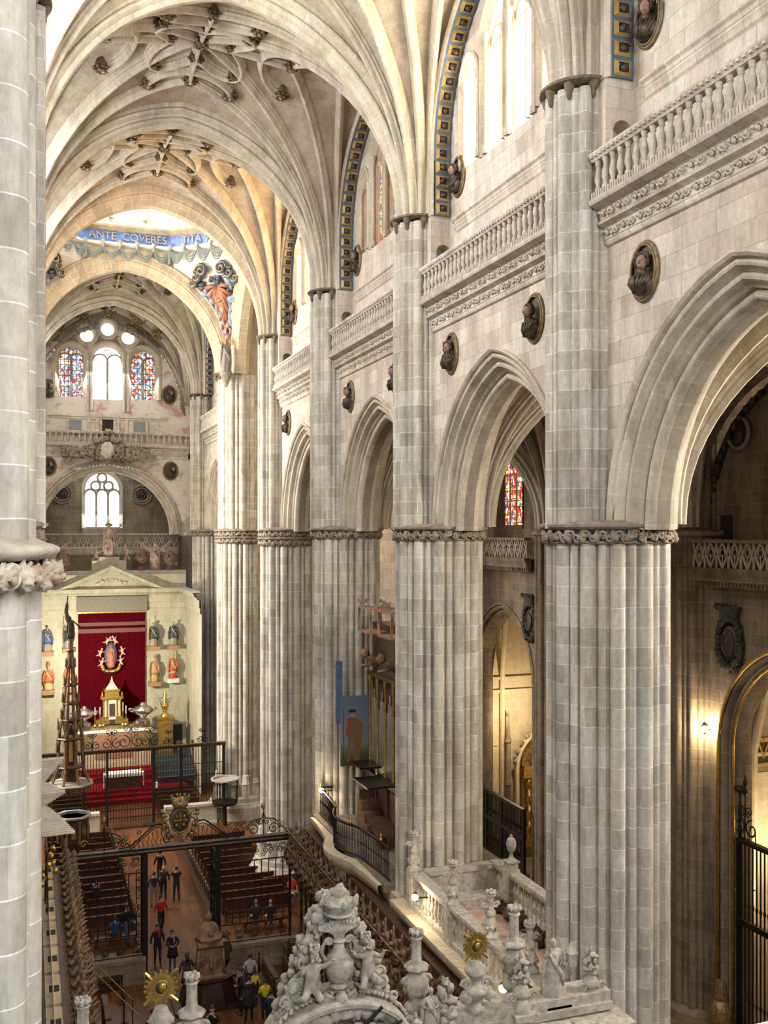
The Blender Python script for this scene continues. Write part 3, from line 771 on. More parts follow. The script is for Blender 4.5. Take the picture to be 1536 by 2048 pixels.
for k in (1, 2, 3, 4):
    if pw0 is None: pw0 = mbp.build('trim_1', M['wall'], kind='structure', smooth=30, loc=(0, PY[k], 0))
    else: dup(pw0, (0, PY[k], 0))

# ---- vaults
class Vault:
    def __init__(s, xc, yc, hw, hl, z0, zt, zw, zl, r0=0.55, rho=1.13, stilt=2.0):
        s.xc, s.yc, s.hw, s.hl, s.z0, s.zt, s.zw, s.zl, s.r0, s.rho, s.stilt = xc, yc, hw, hl, z0, zt, zw, zl, r0, rho, stilt
    def ray(s, phi):               # phi: 0 along the wall (y), pi/2 across (x)
        c, n = math.cos(phi), math.sin(phi)
        Ra = s.hl/c if c > 1e-6 else 1e9; Rb = s.hw/n if n > 1e-6 else 1e9
        R = min(Ra, Rb)
        if Ra < Rb: Hr = s.zw+(s.zt-s.zw)*(R*n/s.hw)**0.75
        else: Hr = s.zl+(s.zt-s.zl)*(R*c/s.hl)
        st = s.stilt*max(0.0, 1-phi/0.75)
        return R, Hr, st
    def pt(s, phi, w, sx, sy):
        R, Hr, st = s.ray(phi); z0 = s.z0+st
        if w <= 0.14: r = s.r0; z = s.z0+st*w/0.14
        else:
            am = math.acos(1-1/s.rho); al = am*(w-0.14)/0.86
            r = s.r0+(R-s.r0)*s.rho*(1-math.cos(al)); z = z0+(Hr-z0)*math.sin(al)/math.sin(am)
        return Vector((s.xc+sx*(s.hw-r*math.sin(phi)), s.yc+sy*(s.hl-r*math.cos(phi)), z))
    def z(s, x, y):
        b = s.hw-abs(x-s.xc); a = s.hl-abs(y-s.yc); phi = math.atan2(b, a); r = math.hypot(a, b)
        R, Hr, st = s.ray(phi); q = max(0, min(1, (r-s.r0)/(R-s.r0)))
        am = math.acos(1-1/s.rho); al = math.acos(max(-1, 1-q/s.rho))
        return s.z0+st+(Hr-s.z0-st)*math.sin(al)/math.sin(am)
    def cells(s):
        mb = MB(); nphi, nw = 25, 17
        for sx in (-1, 1):
            for sy in (-1, 1):
                pts = []; uvs = []
                for i in range(nphi):
                    ph = PI/2*i/(nphi-1); l = 0; last = None
                    for j in range(nw):
                        p = s.pt(ph, j/(nw-1), sx, sy)
                        if last is not None: l += (p-last).length
                        last = p; pts.append(p)
                        uvs.append((ph*4.0, l))
                mb.grid(pts, nphi, nw, uvs, flip=(sx*sy < 0))
        return mb
    def rib_radial(s, mb, dx, dy, prof, up=0.0):
        """from the corner to the ridge point (dx, dy) measured from the bay centre"""
        sx = 1 if dx >= 0 else -1; sy = 1 if dy >= 0 else -1
        for sx_ in ((sx,) if dx else (-1, 1)):
            for sy_ in ((sy,) if dy else (-1, 1)):
                phi = math.atan2(s.hw-abs(dx), s.hl-abs(dy))
                path = [s.pt(phi, w, sx_, sy_) for w in lin(0, 1, 20)]
                d = Vector((-sx_*math.sin(phi), -sy_*math.cos(phi), 0)); side = Vector((-d.y, d.x, 0))
                fr = []
                for k in range(len(path)):
                    t = (path[min(k+1, 19)]-path[max(k-1, 0)]).normalized(); nr = side.cross(t)
                    if nr.dot(d)-nr.z < 0: nr = -nr
                    fr.append((side, nr))
                mb.sweep(path, fr, prof)
    def rib_plan(s, mb, plan, prof, off=0.0):
        path = [Vector((s.xc+x, s.yc+y, s.z(s.xc+x, s.yc+y)-off)) for x, y in plan]
        n = len(path); fr = []
        for k in range(n):
            t = (path[min(k+1, n-1)]-path[max(k-1, 0)]); h = Vector((t.x, t.y, 0)).normalized(); side = Vector((-h.y, h.x, 0))
            fr.append((side, Vector((0, 0, -1))))
        mb.sweep(path, fr, prof)
ribprof = [(-0.17, -0.05), (-0.17, 0.08), (-0.12, 0.12), (-0.14, 0.19), (-0.08, 0.24), (-0.075, 0.32), (-0.03, 0.38), (0.03, 0.38), (0.075, 0.32), (0.08, 0.24), (0.14, 0.19), (0.12, 0.12), (0.17, 0.08), (0.17, -0.05)]
smallprof = [(a*0.95, b*1.15) for a, b in ribprof]
bossm = MB(); bossm.lathe([(0.0, -0.55), (0.10, -0.52), (0.16, -0.46), (0.22, -0.40), (0.24, -0.30), (0.2, -0.1), (0.16, 0.1)], 12)
for ring_, n_, z_ in ((0.24, 9, -0.40), (0.15, 6, -0.50)):
    for k in range(n_):
        w = 2*PI*k/n_; bossm.blob((ring_*math.cos(w), ring_*math.sin(w), z_), 0.085, 0.085, 0.06, 6, 4, 0.4, 3, k)
M['boss'] = plain('gilt_boss', (0.22, 0.15, 0.07), 0.6, 0.2, scale=9, c2=(0.055, 0.04, 0.028))
BOSS = []
def tierceron_vault(v, cellmat, ribmat, rich=True, name='ceiling'):
    c = v.cells().build(name, cellmat, kind='structure', smooth=50)
    def rb(fn):
        mb = MB(); fn(mb); mb.build('vault_rib', ribmat, c, smooth=35)
    for sx in (-1, 1):
        for sy in (-1, 1):
            def f(mb, sx=sx, sy=sy):
                ph = math.atan2(v.hw, v.hl)
                v.rib_radial(mb, sx*1e-4, sy*1e-4, ribprof)
            rb(f)
            rb(lambda mb, sx=sx, sy=sy: v.rib_radial(mb, sx*v.hw*0.50, sy*1e-4, ribprof))
            rb(lambda mb, sx=sx, sy=sy: v.rib_radial(mb, sx*1e-4, sy*v.hl*0.50, ribprof))
            if rich: rb(lambda mb, sx=sx, sy=sy: v.rib_radial(mb, sx*v.hw*0.80, sy*1e-4, smallprof))
    rb(lambda mb: v.rib_plan(mb, [(x, 0) for x in lin(-v.hw*0.5, v.hw*0.5, 13)], smallprof))
    rb(lambda mb: v.rib_plan(mb, [(0, y) for y in lin(-v.hl*0.5, v.hl*0.5, 11)], smallprof))
    pts = [(0, 0)]
    if rich:
        q = [((1.75+0.42*math.cos(4*w))*math.cos(w)*1.05, (1.75+0.42*math.cos(4*w))*math.sin(w)) for w in lin(0, 2*PI, 65)]
        q = [((1.62+0.5*math.cos(4*w+PI))*math.cos(w), (1.62+0.5*math.cos(4*w+PI))*math.sin(w)) for w in lin(0, 2*PI, 65)]
        rb(lambda mb: v.rib_plan(mb, q, smallprof))
        for s in (-1, 1):
            rb(lambda mb, s=s: v.rib_plan(mb, [(s*(3.2+1.15*math.cos(w)*0.9), 1.5*math.sin(w)) for w in lin(PI/2, 3*PI/2, 19)], smallprof))
            rb(lambda mb, s=s: v.rib_plan(mb, [(1.5*math.sin(w)*1.0, s*(2.6+0.75*math.cos(w))) for w in lin(PI/2, 3*PI/2, 19)], smallprof))
        pts += [(0, 1.1), (0, -1.1), (1.1, 0), (-1.1, 0), (1.45, 1.5), (1.45, -1.5), (-1.45, 1.5), (-1.45, -1.5), (3.2, 1.5), (3.2, -1.5), (-3.2, 1.5), (-3.2, -1.5), (3.2, 0), (-3.2, 0), (0, 2.5), (0, -2.5), (1.5, 2.6), (-1.5, 2.6), (1.5, -2.6), (-1.5, -2.6)]
    else: pts += [(v.hw*0.5, 0), (-v.hw*0.5, 0), (0, v.hl*0.5), (0, -v.hl*0.5)]
    for k, (x, y) in enumerate(pts):
        loc = (v.xc+x, v.yc+y, v.z(v.xc+x, v.yc+y)+0.08); sc = 1.2 if k == 0 else (1.0 if rich else 0.7)
        if not BOSS: BOSS.append(bossm.build('roof_boss', M['boss'], c, smooth=130, loc=loc)); BOSS[0].scale = (sc, sc, sc*.9)
        else: dup(BOSS[0], loc, parent=c, scale=(sc, sc, sc*.9))
    return c
for i, y in enumerate((PY[0]-HL, CENT[0], CENT[1], CENT[2], CENT[3])):
    tierceron_vault(Vault(AX, y, 6.35, HL, ZC, 34.75, 33.75, 34.1), M['vault'], M['rib'], rich=(i > 0))
tierceron_vault(Vault(AX, CENT[5], 6.35, HL, ZC, 34.75, 33.75, 34.1), M['vault'], M['rib'])
tierceron_vault(Vault(AX, 74.95, 6.35, 3.05, ZC, 34.6, 33.9, 34.1), M['vault'], M['rib'], rich=False)

# ---- transverse arches
tprof = [(-0.35, -0.50), (0.0, -0.50)] + rollp((0.09, -0.44), 0.08, 180, 350, 5) + [(0.22, -0.34), (0.30, -0.32)] + rollp((0.40, -0.26), 0.08, 180, 340, 5) + [(0.52, -0.16), (0.58, -0.14), (0.65, -0.08)]
tprof = tprof + [(a, -d) for a, d in tprof[::-1]]
def tarch(y, label, kind='thin'):
    mb = MB()
    if kind == 'thin': profile_sweep(mb, lambda u, z, d: (AX+u, y+d, z), arch_path(6.0, ZC, 0.74, 19), tprof)
    else:
        pr = [(-0.5, -0.62), (0.0, -0.62), (0.06, -0.68), (0.14, -0.66), (0.18, -0.58), (0.50, -0.56), (0.56, -0.50), (0.62, -0.52), (0.68, -0.44), (1.02, -0.30), (1.10, -0.25)]
        pr = pr + [(a, -d) for a, d in pr[::-1]]
        profile_sweep(mb, lambda u, z, d: (AX+u, y+d, z), arch_path(6.45, ZC, 0.68, 21), pr)
    mb.build('transverse_arch', M['rib'] if kind == 'thin' else M['vouss'], label=label, cat='arch', smooth=35)
M['vouss'] = stone('arch_voussoirs', (0.60, 0.49, 0.34), (0.52, 0.42, 0.29), (0.82, 0.74, 0.60), bw=3.0, rh=0.55, ms=0.012, stain=0.3, warm=(0.52, 0.36, 0.19), grime=0.3)
tarch(PY[0], 'stone vault arch above and behind the camera', )
tarch(PY[1], 'nearest moulded stone vault arch, sweeping off the top edge')
tarch(PY[2], 'second moulded vault arch, crossing the top of the photo behind the nearest')
tarch(PY[3], 'third moulded vault arch, whole pointed arch under the dark ribbed vault')
tarch(PY[4], 'broad golden stone arch framing the blue frieze of the crossing', 'big')
tarch(PY[5], 'pale pointed arch at the far side of the crossing, framing the altar end', 'big')
tarch(PY[6], 'distant dark pointed arch just in front of the altar end windows')
# ============================================================ CROSSING
CY = (PY[4]+PY[5])/2
def side_arch(x, label):
    pr = [(-0.5, -0.62), (0.0, -0.62), (0.06, -0.68), (0.14, -0.66), (0.18, -0.58), (0.50, -0.56), (0.68, -0.44), (1.02, -0.30), (1.10, -0.25)]
    pr = pr + [(a, -d) for a, d in pr[::-1]]
    mb = MB(); profile_sweep(mb, lambda u, z, d: (x+d, CY+u, z), arch_path(5.95, ZC, 1.05, 21), pr)
    mb.build('crossing_arch', M['vouss'], label=label, cat='arch', smooth=35)
side_arch(12.3, 'stone crossing arch to the right transept, seen edge-on'); side_arch(-1.1, 'stone crossing arch to the left transept, in bright light')
M['plaster'] = plain('whitewashed_plaster', (0.78, 0.74, 0.66), 0.85, 0, scale=1.5, c2=(0.66, 0.61, 0.52))
XW, XE, YW, YE = -0.65, 11.85, PY[4]+0.55, PY[5]-0.55     # inner planes of the crossing square
def ez(u): return arch_z(u, 6.45, ZC, 0.68)
def sz_(u): return arch_z(u, 5.95, ZC, 1.05)
ZD = 34.15; HS = 2.57
# wall panels above the four arches, between the octagon's corners
for (F, zf, a) in ((lambda u, z: (AX+u, YE, z), ez, 6.45), (lambda u, z: (AX+u, YW, z), ez, 6.45), (lambda u, z: (XE, CY+u, z), sz_, 5.95), (lambda u, z: (XW, CY+u, z), sz_, 5.95)):
    mb = MB(); panel(mb, F, lin(-HS, HS, 21), zf, 34.6, []); mb.build('wall_crossing', M['plaster'], kind='structure', smooth=0)
# pendentives: ruled between neighbouring arches
def inv_u(zf, a, z):
    lo, hi = 0, a
    for _ in range(40):
        m = (lo+hi)/2
        if zf(m) > z: lo = m
        else: hi = m
    return lo
def pend_pt(sx, sy, t, w):
    """t: 0 bottom .. 1 top; w: 0 at the east/west arch, 1 at the side arch"""
    zt = 33.6; z = ZC+0.2+(zt-ZC-0.2)*t
    ue = max(inv_u(ez, 6.45, z), HS) if t < 1 else HS; us = max(inv_u(sz_, 5.95, z), HS) if t < 1 else HS
    a = Vector((AX+sx*ue, YE if sy > 0 else YW, z)); b = Vector((XE if sx > 0 else XW, CY+sy*us, z))
    p = a.lerp(b, w); c = Vector((XE if sx > 0 else XW, YE if sy > 0 else YW, z))
    bul = math.sin(PI*w)*0.35*(a-b).length*0.25
    return p + (c-p).normalized()*bul if (c-p).length > 1e-3 else p
for sx in (-1, 1):
    for sy in (-1, 1):
        mb = MB(); pts = []
        for i in range(15):
            for j in range(9): pts.append(pend_pt(sx, sy, i/14, j/8))
        mb.grid(pts, 15, 9)
        tp = [pend_pt(sx, sy, 1, j/8) for j in range(9)]
        mb.grid([q for p in tp for q in (p, Vector((p.x, p.y, 34.6)))], 9, 2)
        mb.build('wall_crossing', M['plaster'], kind='structure', smooth=50)
# octagonal drum
OCT = [(AX+HS, YE), (XE, CY+HS), (XE, CY-HS), (AX+HS, YW), (AX-HS, YW), (XW, CY-HS), (XW, CY+HS), (AX-HS, YE)]
def oct_ring(prof, name, mat, parent=None, kind=None, smooth=0):
    """prof: (inset, z)"""
    mb = MB(); c = Vector((AX, CY)); 
    for k in range(8):
        a, b = Vector(OCT[k]), Vector(OCT[(k+1) % 8]); 
        R0 = []
        for ins, z in prof:
            f = 1-ins/6.2
            R0.append((c+(a-c)*f, c+(b-c)*f, z))
        u = 0
        for j in range(len(R0)-1):
            p, q = R0[j], R0[j+1]; d = math.hypot(prof[j+1][0]-prof[j][0], prof[j+1][1]-prof[j][1]); ln_ = (b-a).length
            mb.quad((p[0].x, p[0].y, p[2]), (p[1].x, p[1].y, p[2]), (q[1].x, q[1].y, q[2]), (q[0].x, q[0].y, q[2]), [(0, p[2]), (ln_, p[2]), (ln_, q[2]+1e-4), (0, q[2]+1e-4)])
    return mb.build(name, mat, parent, smooth=smooth, kind=kind)
drum = oct_ring([(0, 34.5), (0.10, 34.55), (0.24, 34.62), (0.24, 34.74), (0.12, 34.8)], 'trim_crossing_drum', M['plaster'], kind='structure')
oct_ring([(0.12, 34.8), (0.12, 35.42)], 'painted_frieze', M['bblue'], drum)
oct_ring([(0.12, 35.42), (0.3, 35.5), (0.5, 35.62), (0.5, 35.74), (0.15, 35.8)], 'gilt_cornice', M['vouss'], drum)
oct_ring([(0.15, 35.8), (0.15, 39.5), (1.5, 41.5), (3.2, 43.4), (4.6, 44.2)], 'drum_wall', M['plaster'], drum)
oct_ring([(4.6, 44.2), (6.15, 44.6)], 'dome_crown', M['plaster'], drum)
for k in range(8):
    a, b = Vector(OCT[k]), Vector(OCT[(k+1) % 8]); c = Vector((AX, CY)); n = ((a+b)/2-c).normalized(); t = (b-a).normalized(); m_ = (a+b)/2 - n*0.2
    mb = MB()
    F = lambda u, z: (m_.x+t.x*u, m_.y+t.y*u, z)
    lancet_fill(mb, F, 0, 0.85, 36.3, 38.2, 0.0)
    wcount[0] += 1
    w = mb.build('window_%d' % wcount[0], M['clear'], kind='structure', smooth=0)
    mb = MB(); profile_sweep(mb, lambda u, z, d: (m_.x+t.x*u-n.x*d, m_.y+t.y*u-n.y*d, z), lancet_outline(0, 0.95, 36.2, 38.2, 0.0), [(-0.15, -0.1), (-0.15, 0.1), (0, 0.12), (0.1, 0.02)])
    mb.build('frame', M['plaster'], w)
# raised letters around the frieze (Latin verse, as read in the photo) and corbel heads, garlands
def mesh_text(o):
    bpy.context.view_layer.update(); me = bpy.data.meshes.new_from_object(o.evaluated_get(bpy.context.evaluated_depsgraph_get()))
    n = bpy.data.objects.new(o.name, me); COL.objects.link(n); n.parent = o.parent; n.location = o.location; n.rotation_euler = o.rotation_euler
    bpy.data.objects.remove(o)
def letters(k, txt):
    a, b = Vector(OCT[k]), Vector(OCT[(k+1) % 8]); c = Vector((AX, CY)); tt = (b-a).normalized(); n = Vector((-tt.y, tt.x)); n = n if n.dot((a+b)/2-c) > 0 else -n; m_ = (a+b)/2-n*0.15
    cu = bpy.data.curves.new('letters', 'FONT'); cu.body = txt; cu.size = 0.62; cu.extrude = 0.03; cu.align_x = 'CENTER'; cu.align_y = 'CENTER'
    o = bpy.data.objects.new('letters', cu); COL.objects.link(o); o.parent = drum
    o.location = (m_.x-n.x*0.02, m_.y-n.y*0.02, 35.1)
    o.rotation_euler = (PI/2, 0, math.atan2(n.y, n.x)-PI/2)
    cu.materials.append(M['carve']); mesh_text(o)
letters(7, 'ANTE  COVERES'); letters(0, 'TITA VER   ')
GM = plain('green_bronze_garland', (0.22, 0.25, 0.22), 0.6, 0, scale=6); HB = []
for k in (6, 7, 0, 1):
    a, b = Vector(OCT[k]), Vector(OCT[(k+1) % 8]); c = Vector((AX, CY)); f = 1-0.3/6.2; P = [c+(a-c)*f, c+(b-c)*f]; ns = 5
    for j in range(ns):
        p = P[0].lerp(P[1], j/ns); q = P[0].lerp(P[1], (j+1)/ns); gar = MB()
        for e in range(3): gar.tube([(p.lerp(q, w).x, p.lerp(q, w).y, 34.6-0.04*e-(0.55+0.12*e)*math.sin(PI*w)**0.8) for w in lin(0.02, 0.98, 11)], 0.045, 5)
        if j == 0: gar.tube([(p.x, p.y, 34.6), (p.x, p.y, 33.7)], [0.09, 0.16], 6)
        tag(gar.build('garland', GM, smooth=130), 'greenish cloth garland looped under the blue frieze', 'garland', 'garlands under the blue frieze')
        if not HB:
            h = MB(); h.blob((0, 0, 0.1), 0.14, 0.14, 0.17, 8, 6, 0.25, 3, j); h.blob((0, 0, -0.1), 0.09, 0.09, 0.14, 6, 5, 0.25, 3, j+9)
            HB.append(tag(h.build('corbel_mask', M['carve'], smooth=130, loc=(p.x, p.y, 34.58)), 'little carved mask holding up a garland under the blue frieze', 'mask', 'masks under the blue frieze'))
        else: dup(HB[0], (p.x, p.y, 34.58))

# painted relief on the two far pendentives: clouds, shell, figures
M['fresco_red'] = plain('painted_orange_relief', (0.38, 0.17, 0.09), 0.6, 0, scale=5, c2=(0.30, 0.12, 0.07))
M['fresco_blue'] = plain('painted_blue_relief', (0.16, 0.24, 0.40), 0.6, 0, scale=4, c2=(0.34, 0.38, 0.42))
M['fresco_dark'] = plain('painted_dark_relief', (0.14, 0.13, 0.14), 0.6, 0, scale=4, c2=(0.05, 0.06, 0.09))
M['flesh'] = plain('painted_flesh', (0.58, 0.38, 0.28), 0.6, 0, scale=6, c2=(0.40, 0.24, 0.17))
def pend_relief(sx, sy, label):
    t = empty('pendentive_relief', pend_pt(sx, sy, 0.6, 0.5), label, 'relief')
    T0 = Vector(t.location)
    c2 = Vector((AX, CY, 0))
    def P(tt, w, d):
        p = pend_pt(sx, sy, tt, w); o = (c2-Vector((p.x, p.y, 0))).normalized(); return p+o*d-T0
    rn = random.Random(4)
    r, b, g, dk, fl = MB(), MB(), MB(), MB(), MB()
    C = (0.82, 0.5)
    for k in range(15):
        an = PI*1.02+PI*0.96*k/14; ln_ = 0.32 if k % 2 else 0.27
        e = (C[0]+ln_*math.sin(an)*1.1, C[1]+ln_*math.cos(an)*1.25)
        r.tube([P(C[0]-0.02, C[1], 0.35), P((C[0]+e[0])/2, (C[1]+e[1])/2, 0.42), P(e[0], e[1], 0.22)], [0.06, 0.12, 0.17], 6)
        e2 = (C[0]+(ln_+0.16)*math.sin(an)*1.2, C[1]+(ln_+0.12)*math.cos(an)*1.3)
        b.tube([P(e[0], e[1], 0.12), P(min(max(e2[0], 0.12), 0.99), min(max(e2[1], 0.1), 0.9), 0.12)], [0.16, 0.22], 6)
        g.tube([P(e[0], e[1], 0.2), P(min(max(e2[0], 0.12), 0.99), min(max(e2[1], 0.1), 0.9), 0.3)], 0.03, 5)
    for s in (-1, 1):
        for q in range(3):
            cc = P(0.95-0.05*q, 0.5+s*(0.20+0.15*q), 0.3); uu = (P(0.93, 0.6, 0)-P(0.93, 0.4, 0)).normalized()*s
            dk.tube(spiral(cc, uu, Vector((0, 0, 1)), 0.42-0.06*q, 1.6, 22, q), [0.12]*14+[0.16]*8, 6)
            g.tube(spiral(cc+(c2-Vector((cc.x+T0.x, cc.y+T0.y, 0))).normalized()*0.12, uu, Vector((0, 0, 1)), 0.40-0.06*q, 1.6, 22, q), 0.035, 5)
    for k in range(9): dk.blob(P(0.86+0.02*math.sin(k), 0.38+0.03*k, 0.35), 0.14, 0.14, 0.12, 8, 5, 0.4, 2, k)
    # crowned head, standing figure and cherubs down the point
    fl.blob(P(0.60, 0.5, 0.42), 0.17, 0.17, 0.24, 10, 8, 0.1, 2, 1)
    g.blob(P(0.68, 0.5, 0.42), 0.24, 0.24, 0.14, 10, 5, 0.3, 4, 2)
    for k, (tt, w, s_) in enumerate(((0.50, 0.28, 1), (0.46, 0.72, 1), (0.36, 0.45, 1.2), (0.26, 0.6, 1), (0.17, 0.45, 0.9), (0.10, 0.55, 0.8))):
        p = P(tt, w, 0.3)
        fl.blob(p+Vector((0, 0, 0.22*s_)), 0.11*s_, 0.11*s_, 0.13*s_, 8, 6, 0.1, 2, k); fl.blob(p-Vector((0, 0, 0.08*s_)), 0.14*s_, 0.14*s_, 0.24*s_, 8, 6, 0.2, 2, k)
        for s in (-1, 1):
            fl.tube([p+Vector((0.05*s, 0, 0.05)), p+Vector((0.25*s, -0.1, 0.05+0.14*s)), p+Vector((0.33*s, -0.05, 0.25))], [0.06, 0.05, 0.035], 6)
            fl.tube([p+Vector((0.05*s, 0, -0.22)), p+Vector((0.16*s, -0.1, -0.4)), p+Vector((0.10*s, 0, -0.6))], [0.08, 0.06, 0.04], 6)
    for k in range(44):
        tt = 0.08+0.84*rn.random(); w = 0.5+(rn.random()-0.5)*0.98
        (b if k % 2 else dk).blob(P(tt, w, 0.1), 0.27, 0.27, 0.22, 8, 5, 0.4, 2, k)
    for k in range(6):
        r.tube([P(0.56-0.03*k, 0.36+0.05*k, 0.36), P(0.46-0.03*k, 0.34+0.05*k, 0.42), P(0.36, 0.40+0.03*k, 0.3)], 0.07, 5)
    dk.build('dark_cloud', M['fresco_dark'], t, smooth=130); b.build('blue_rays', M['fresco_blue'], t, smooth=130)
    r.build('orange_shell', M['fresco_red'], t, smooth=130); g.build('gilt_edge', M['gilt'], t, smooth=130); fl.build('cherubs', M['flesh'], t, smooth=130)
pend_relief(1, 1, 'painted relief with orange shell, blue clouds and cherubs, right above the far crossing arch')
pend_relief(-1, 1, 'sun-bleached painted relief at the left haunch of the far crossing arch')

# transept stubs so the crossing is enclosed
for x in (-17.0, 29.0):
    mb = MB(); panel(mb, F_at(x), [YW-1, YE+1], 0, 36, []); mb.build('wall_transept', M['wall'], kind='structure', smooth=0)
for x0, x1, y in ((12.9, 29, YW-0.6), (12.9, 29, YE+0.6), (-17, -1.7, YW-0.6), (-17, -1.7, YE+0.6)):
    mb = MB(); panel(mb, lambda u, z: (u, y, z), [x0, x1], 0, 36, []) if x0 < 0 or y > 55 else panel(mb, lambda u, z: (u, y, z), lin(x0, x1, 6), 0, 36, [lancet(17.8, 3.2, 0, 17.6, 0.8)])
    mb.build('wall_transept', M['wall'], kind='structure', smooth=0)
for x0, x1 in ((12.3, 29), (-17, -1.1)):
    mb = MB(); mb.quad((x0, YW-1, 35.5), (x1, YW-1, 35.5), (x1, YE+1, 35.5), (x0, YE+1, 35.5)); mb.build('ceiling', M['vault'], kind='structure', smooth=0)

# ============================================================ RIGHT AISLE AND CHAPELS
AXW = 22.0
aprof = [(-0.1, 0.0), (-0.1, -0.06), (0.0, -0.08)] + rollp((0.10, 0.02), 0.08, 180, 350, 5) + [(0.22, 0.14)] + rollp((0.32, 0.20), 0.08, 180, 350, 5) + [(0.44, 0.34), (0.50, 0.42), (0.50, 0.9)]
lowarch = dict(a=3.35, zs=10.3, c=0.35)
mb = MB(); panel(mb, F_at(AXW), lin(-HL, HL, 6), 0, 16.6, [(-3.35, 3.35, lambda u: 0, lambda u: arch_z(u, 3.35, 10.3, 0.35))]); AW0 = mb
mb = MB(); profile_sweep(mb, lambda u, z, d: (AXW+d, u, z), [(-3.35, 0)]+arch_path(3.35, 10.3, 0.35, 13)+[(3.35, 0)], aprof); AW1 = mb
mb = MB(); panel(mb, F_at(AXW+0.5), lin(-HL, HL, 6), 16.3, 23.4, [lancet(0, 1.25, 17.7, 20.4, 0.2)])
mb.quad((AXW-0.7, -HL, 16.3), (AXW+0.5, -HL, 16.3), (AXW+0.5, HL, 16.3), (AXW-0.7, HL, 16.3)); AW2 = mb
mb = MB(); profile_sweep(mb, lambda p, q, d: (AXW+0.5+d, p, q), lancet_outline(0, 1.25, 17.7, 20.4, 0.2), [(-0.1, 0), (-0.1, -0.08), (0, 0), (0.1, 0.05), (0.12, 0.1), (0.24, 0.16), (0.24, 0.24)])
mb.quad((AXW+0.5, -1.25, 17.7), (AXW+0.5, 1.25, 17.7), (AXW+0.74, 1.25, 17.9), (AXW+0.74, -1.25, 17.9))
AW3 = mb
band2 = MB()
for p, q in zip(resample(arch_path(4.25, 18.0, 0.2, 16, stilt=0.4), 0.4)[:-1], resample(arch_path(4.25, 18.0, 0.2, 16, stilt=0.4), 0.4)[1:]):
    band2.quad((AXW+0.15, p.x, p.y), (AXW+0.15, q.x, q.y), (AXW+0.5, q.x, q.y), (AXW+0.5, p.x, p.y))
    m_ = p.lerp(q, 0.5); band2.blob((AXW+0.3, m_.x, m_.y), 0.12, 0.13, 0.13, 6, 4, 0.3, 2, 1)
# openwork gothic parapet of the aisle gallery: rails plus pointed loops
def make_parapet(y0, y1, label, x=AXW-0.7, zb=16.35, h=0.82, axis='y', rail=M['aisle'], sc=1.0):
    t = empty('openwork_parapet', (0, 0, 0), label, 'parapet')
    if axis == 'y': V = lambda u, z, d=0: (x+d, u, z)
    else: V = lambda u, z, d=0: (u, x+d, z)
    mb = MB()
    for z0, z1, e in ((zb+h, zb+h+0.12, 0.10), (zb-0.12, zb, 0.10), (zb-0.45, zb-0.20, 0.02), (zb-0.20, zb-0.12, 0.06), (zb-0.62, zb-0.45, -0.06)):
        a = V(y0, z0, -e); b = V(y1, z1, 0.25)
        mb.box(min(a[0], b[0]), min(a[1], b[1]), z0, max(a[0], b[0]), max(a[1], b[1]), z1)
    r = mb.build('rail', rail, t, smooth=0)
    mb = MB(); n = int((y1-y0)/0.17)
    for k in range(n): 
        c = V(y0+(k+0.5)*(y1-y0)/n, zb-0.53, 0.04); mb.cbox(c, 0.08, 0.08, 0.12)
    mb.build('dentils', rail, r, smooth=0)
    mb = MB(); st = 0.62; n = max(1, round((y1-y0)/st)); st = (y1-y0)/n
    for k in range(n):
        u = y0+(k+0.5)*st
        for s in (-1, 1):
            mb.tube([V(u+s*st*q, zb+h*w, 0.05) for q, w in ((0.5, 0.0), (0.48, 0.3), (0.36, 0.55), (0.2, 0.8), (0.0, 1.0))], 0.038, 5)
            mb.tube([V(u+s*st*q, zb+h*w, 0.05) for q, w in ((0.0, 0.0), (0.2, 0.25), (0.34, 0.5), (0.44, 0.75), (0.5, 1.0))], 0.038, 5)
        mb.tube([V(u, zb, 0.05), V(u, zb+h*0.55, 0.05)], 0.02, 4)
        mb.tube([V(u+0.11*math.cos(w), zb+h*0.6+0.14*math.sin(w), 0.05) for w in lin(0, 2*PI, 9)], 0.02, 4)
    mb.build('tracery', M['rib'], t, smooth=50)
    return t
aw = None
ab = [CENT[0], CENT[1], CENT[2], CENT[3]]
awm = [M['aislewarm'] if 'aislewarm' in M else M['warmglass']]*4
for i, y in enumerate(ab):
    if aw is None:
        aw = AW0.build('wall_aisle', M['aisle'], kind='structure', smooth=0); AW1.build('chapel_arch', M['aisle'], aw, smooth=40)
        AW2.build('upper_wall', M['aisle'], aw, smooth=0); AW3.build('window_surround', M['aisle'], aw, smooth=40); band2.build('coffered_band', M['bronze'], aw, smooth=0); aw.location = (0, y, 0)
    else: dup(aw, (0, y, 0))
    window((AXW+0.72, y, 0), [(0, 1.01, 17.9, 20.4, 0.15)], M['warmglass'] if i > 0 else M['clearlow'], [([(-0.08, e, 17.9), (-0.08, e, 20.5)], 0.05) for e in (-0.34, 0.34)]+[([(-0.08, -1.0, 19.1), (-0.08, 1.0, 19.1)], 0.03), ([(-0.08, 0.24*math.cos(w), 21.0+0.24*math.sin(w)) for w in lin(0, 2*PI, 11)], 0.05)])
    v = Vault(17.8, y, 4.3, HL, 17.7, 23.2, 22.7, 22.9, r0=0.45, stilt=0.6)
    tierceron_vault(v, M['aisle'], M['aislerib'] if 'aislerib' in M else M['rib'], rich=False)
P1 = make_parapet(-3.9, 3.9, 'gothic openwork stone parapet in the aisle seen right of the nearest pillar'); P1.location = (0, CENT[1], 0)
dup(P1, (0, CENT[0], 0), label='openwork aisle parapet outside the right edge of the photo')
dup(P1, (0, CENT[2], 0), label='openwork aisle parapet behind the organ bay pillar')
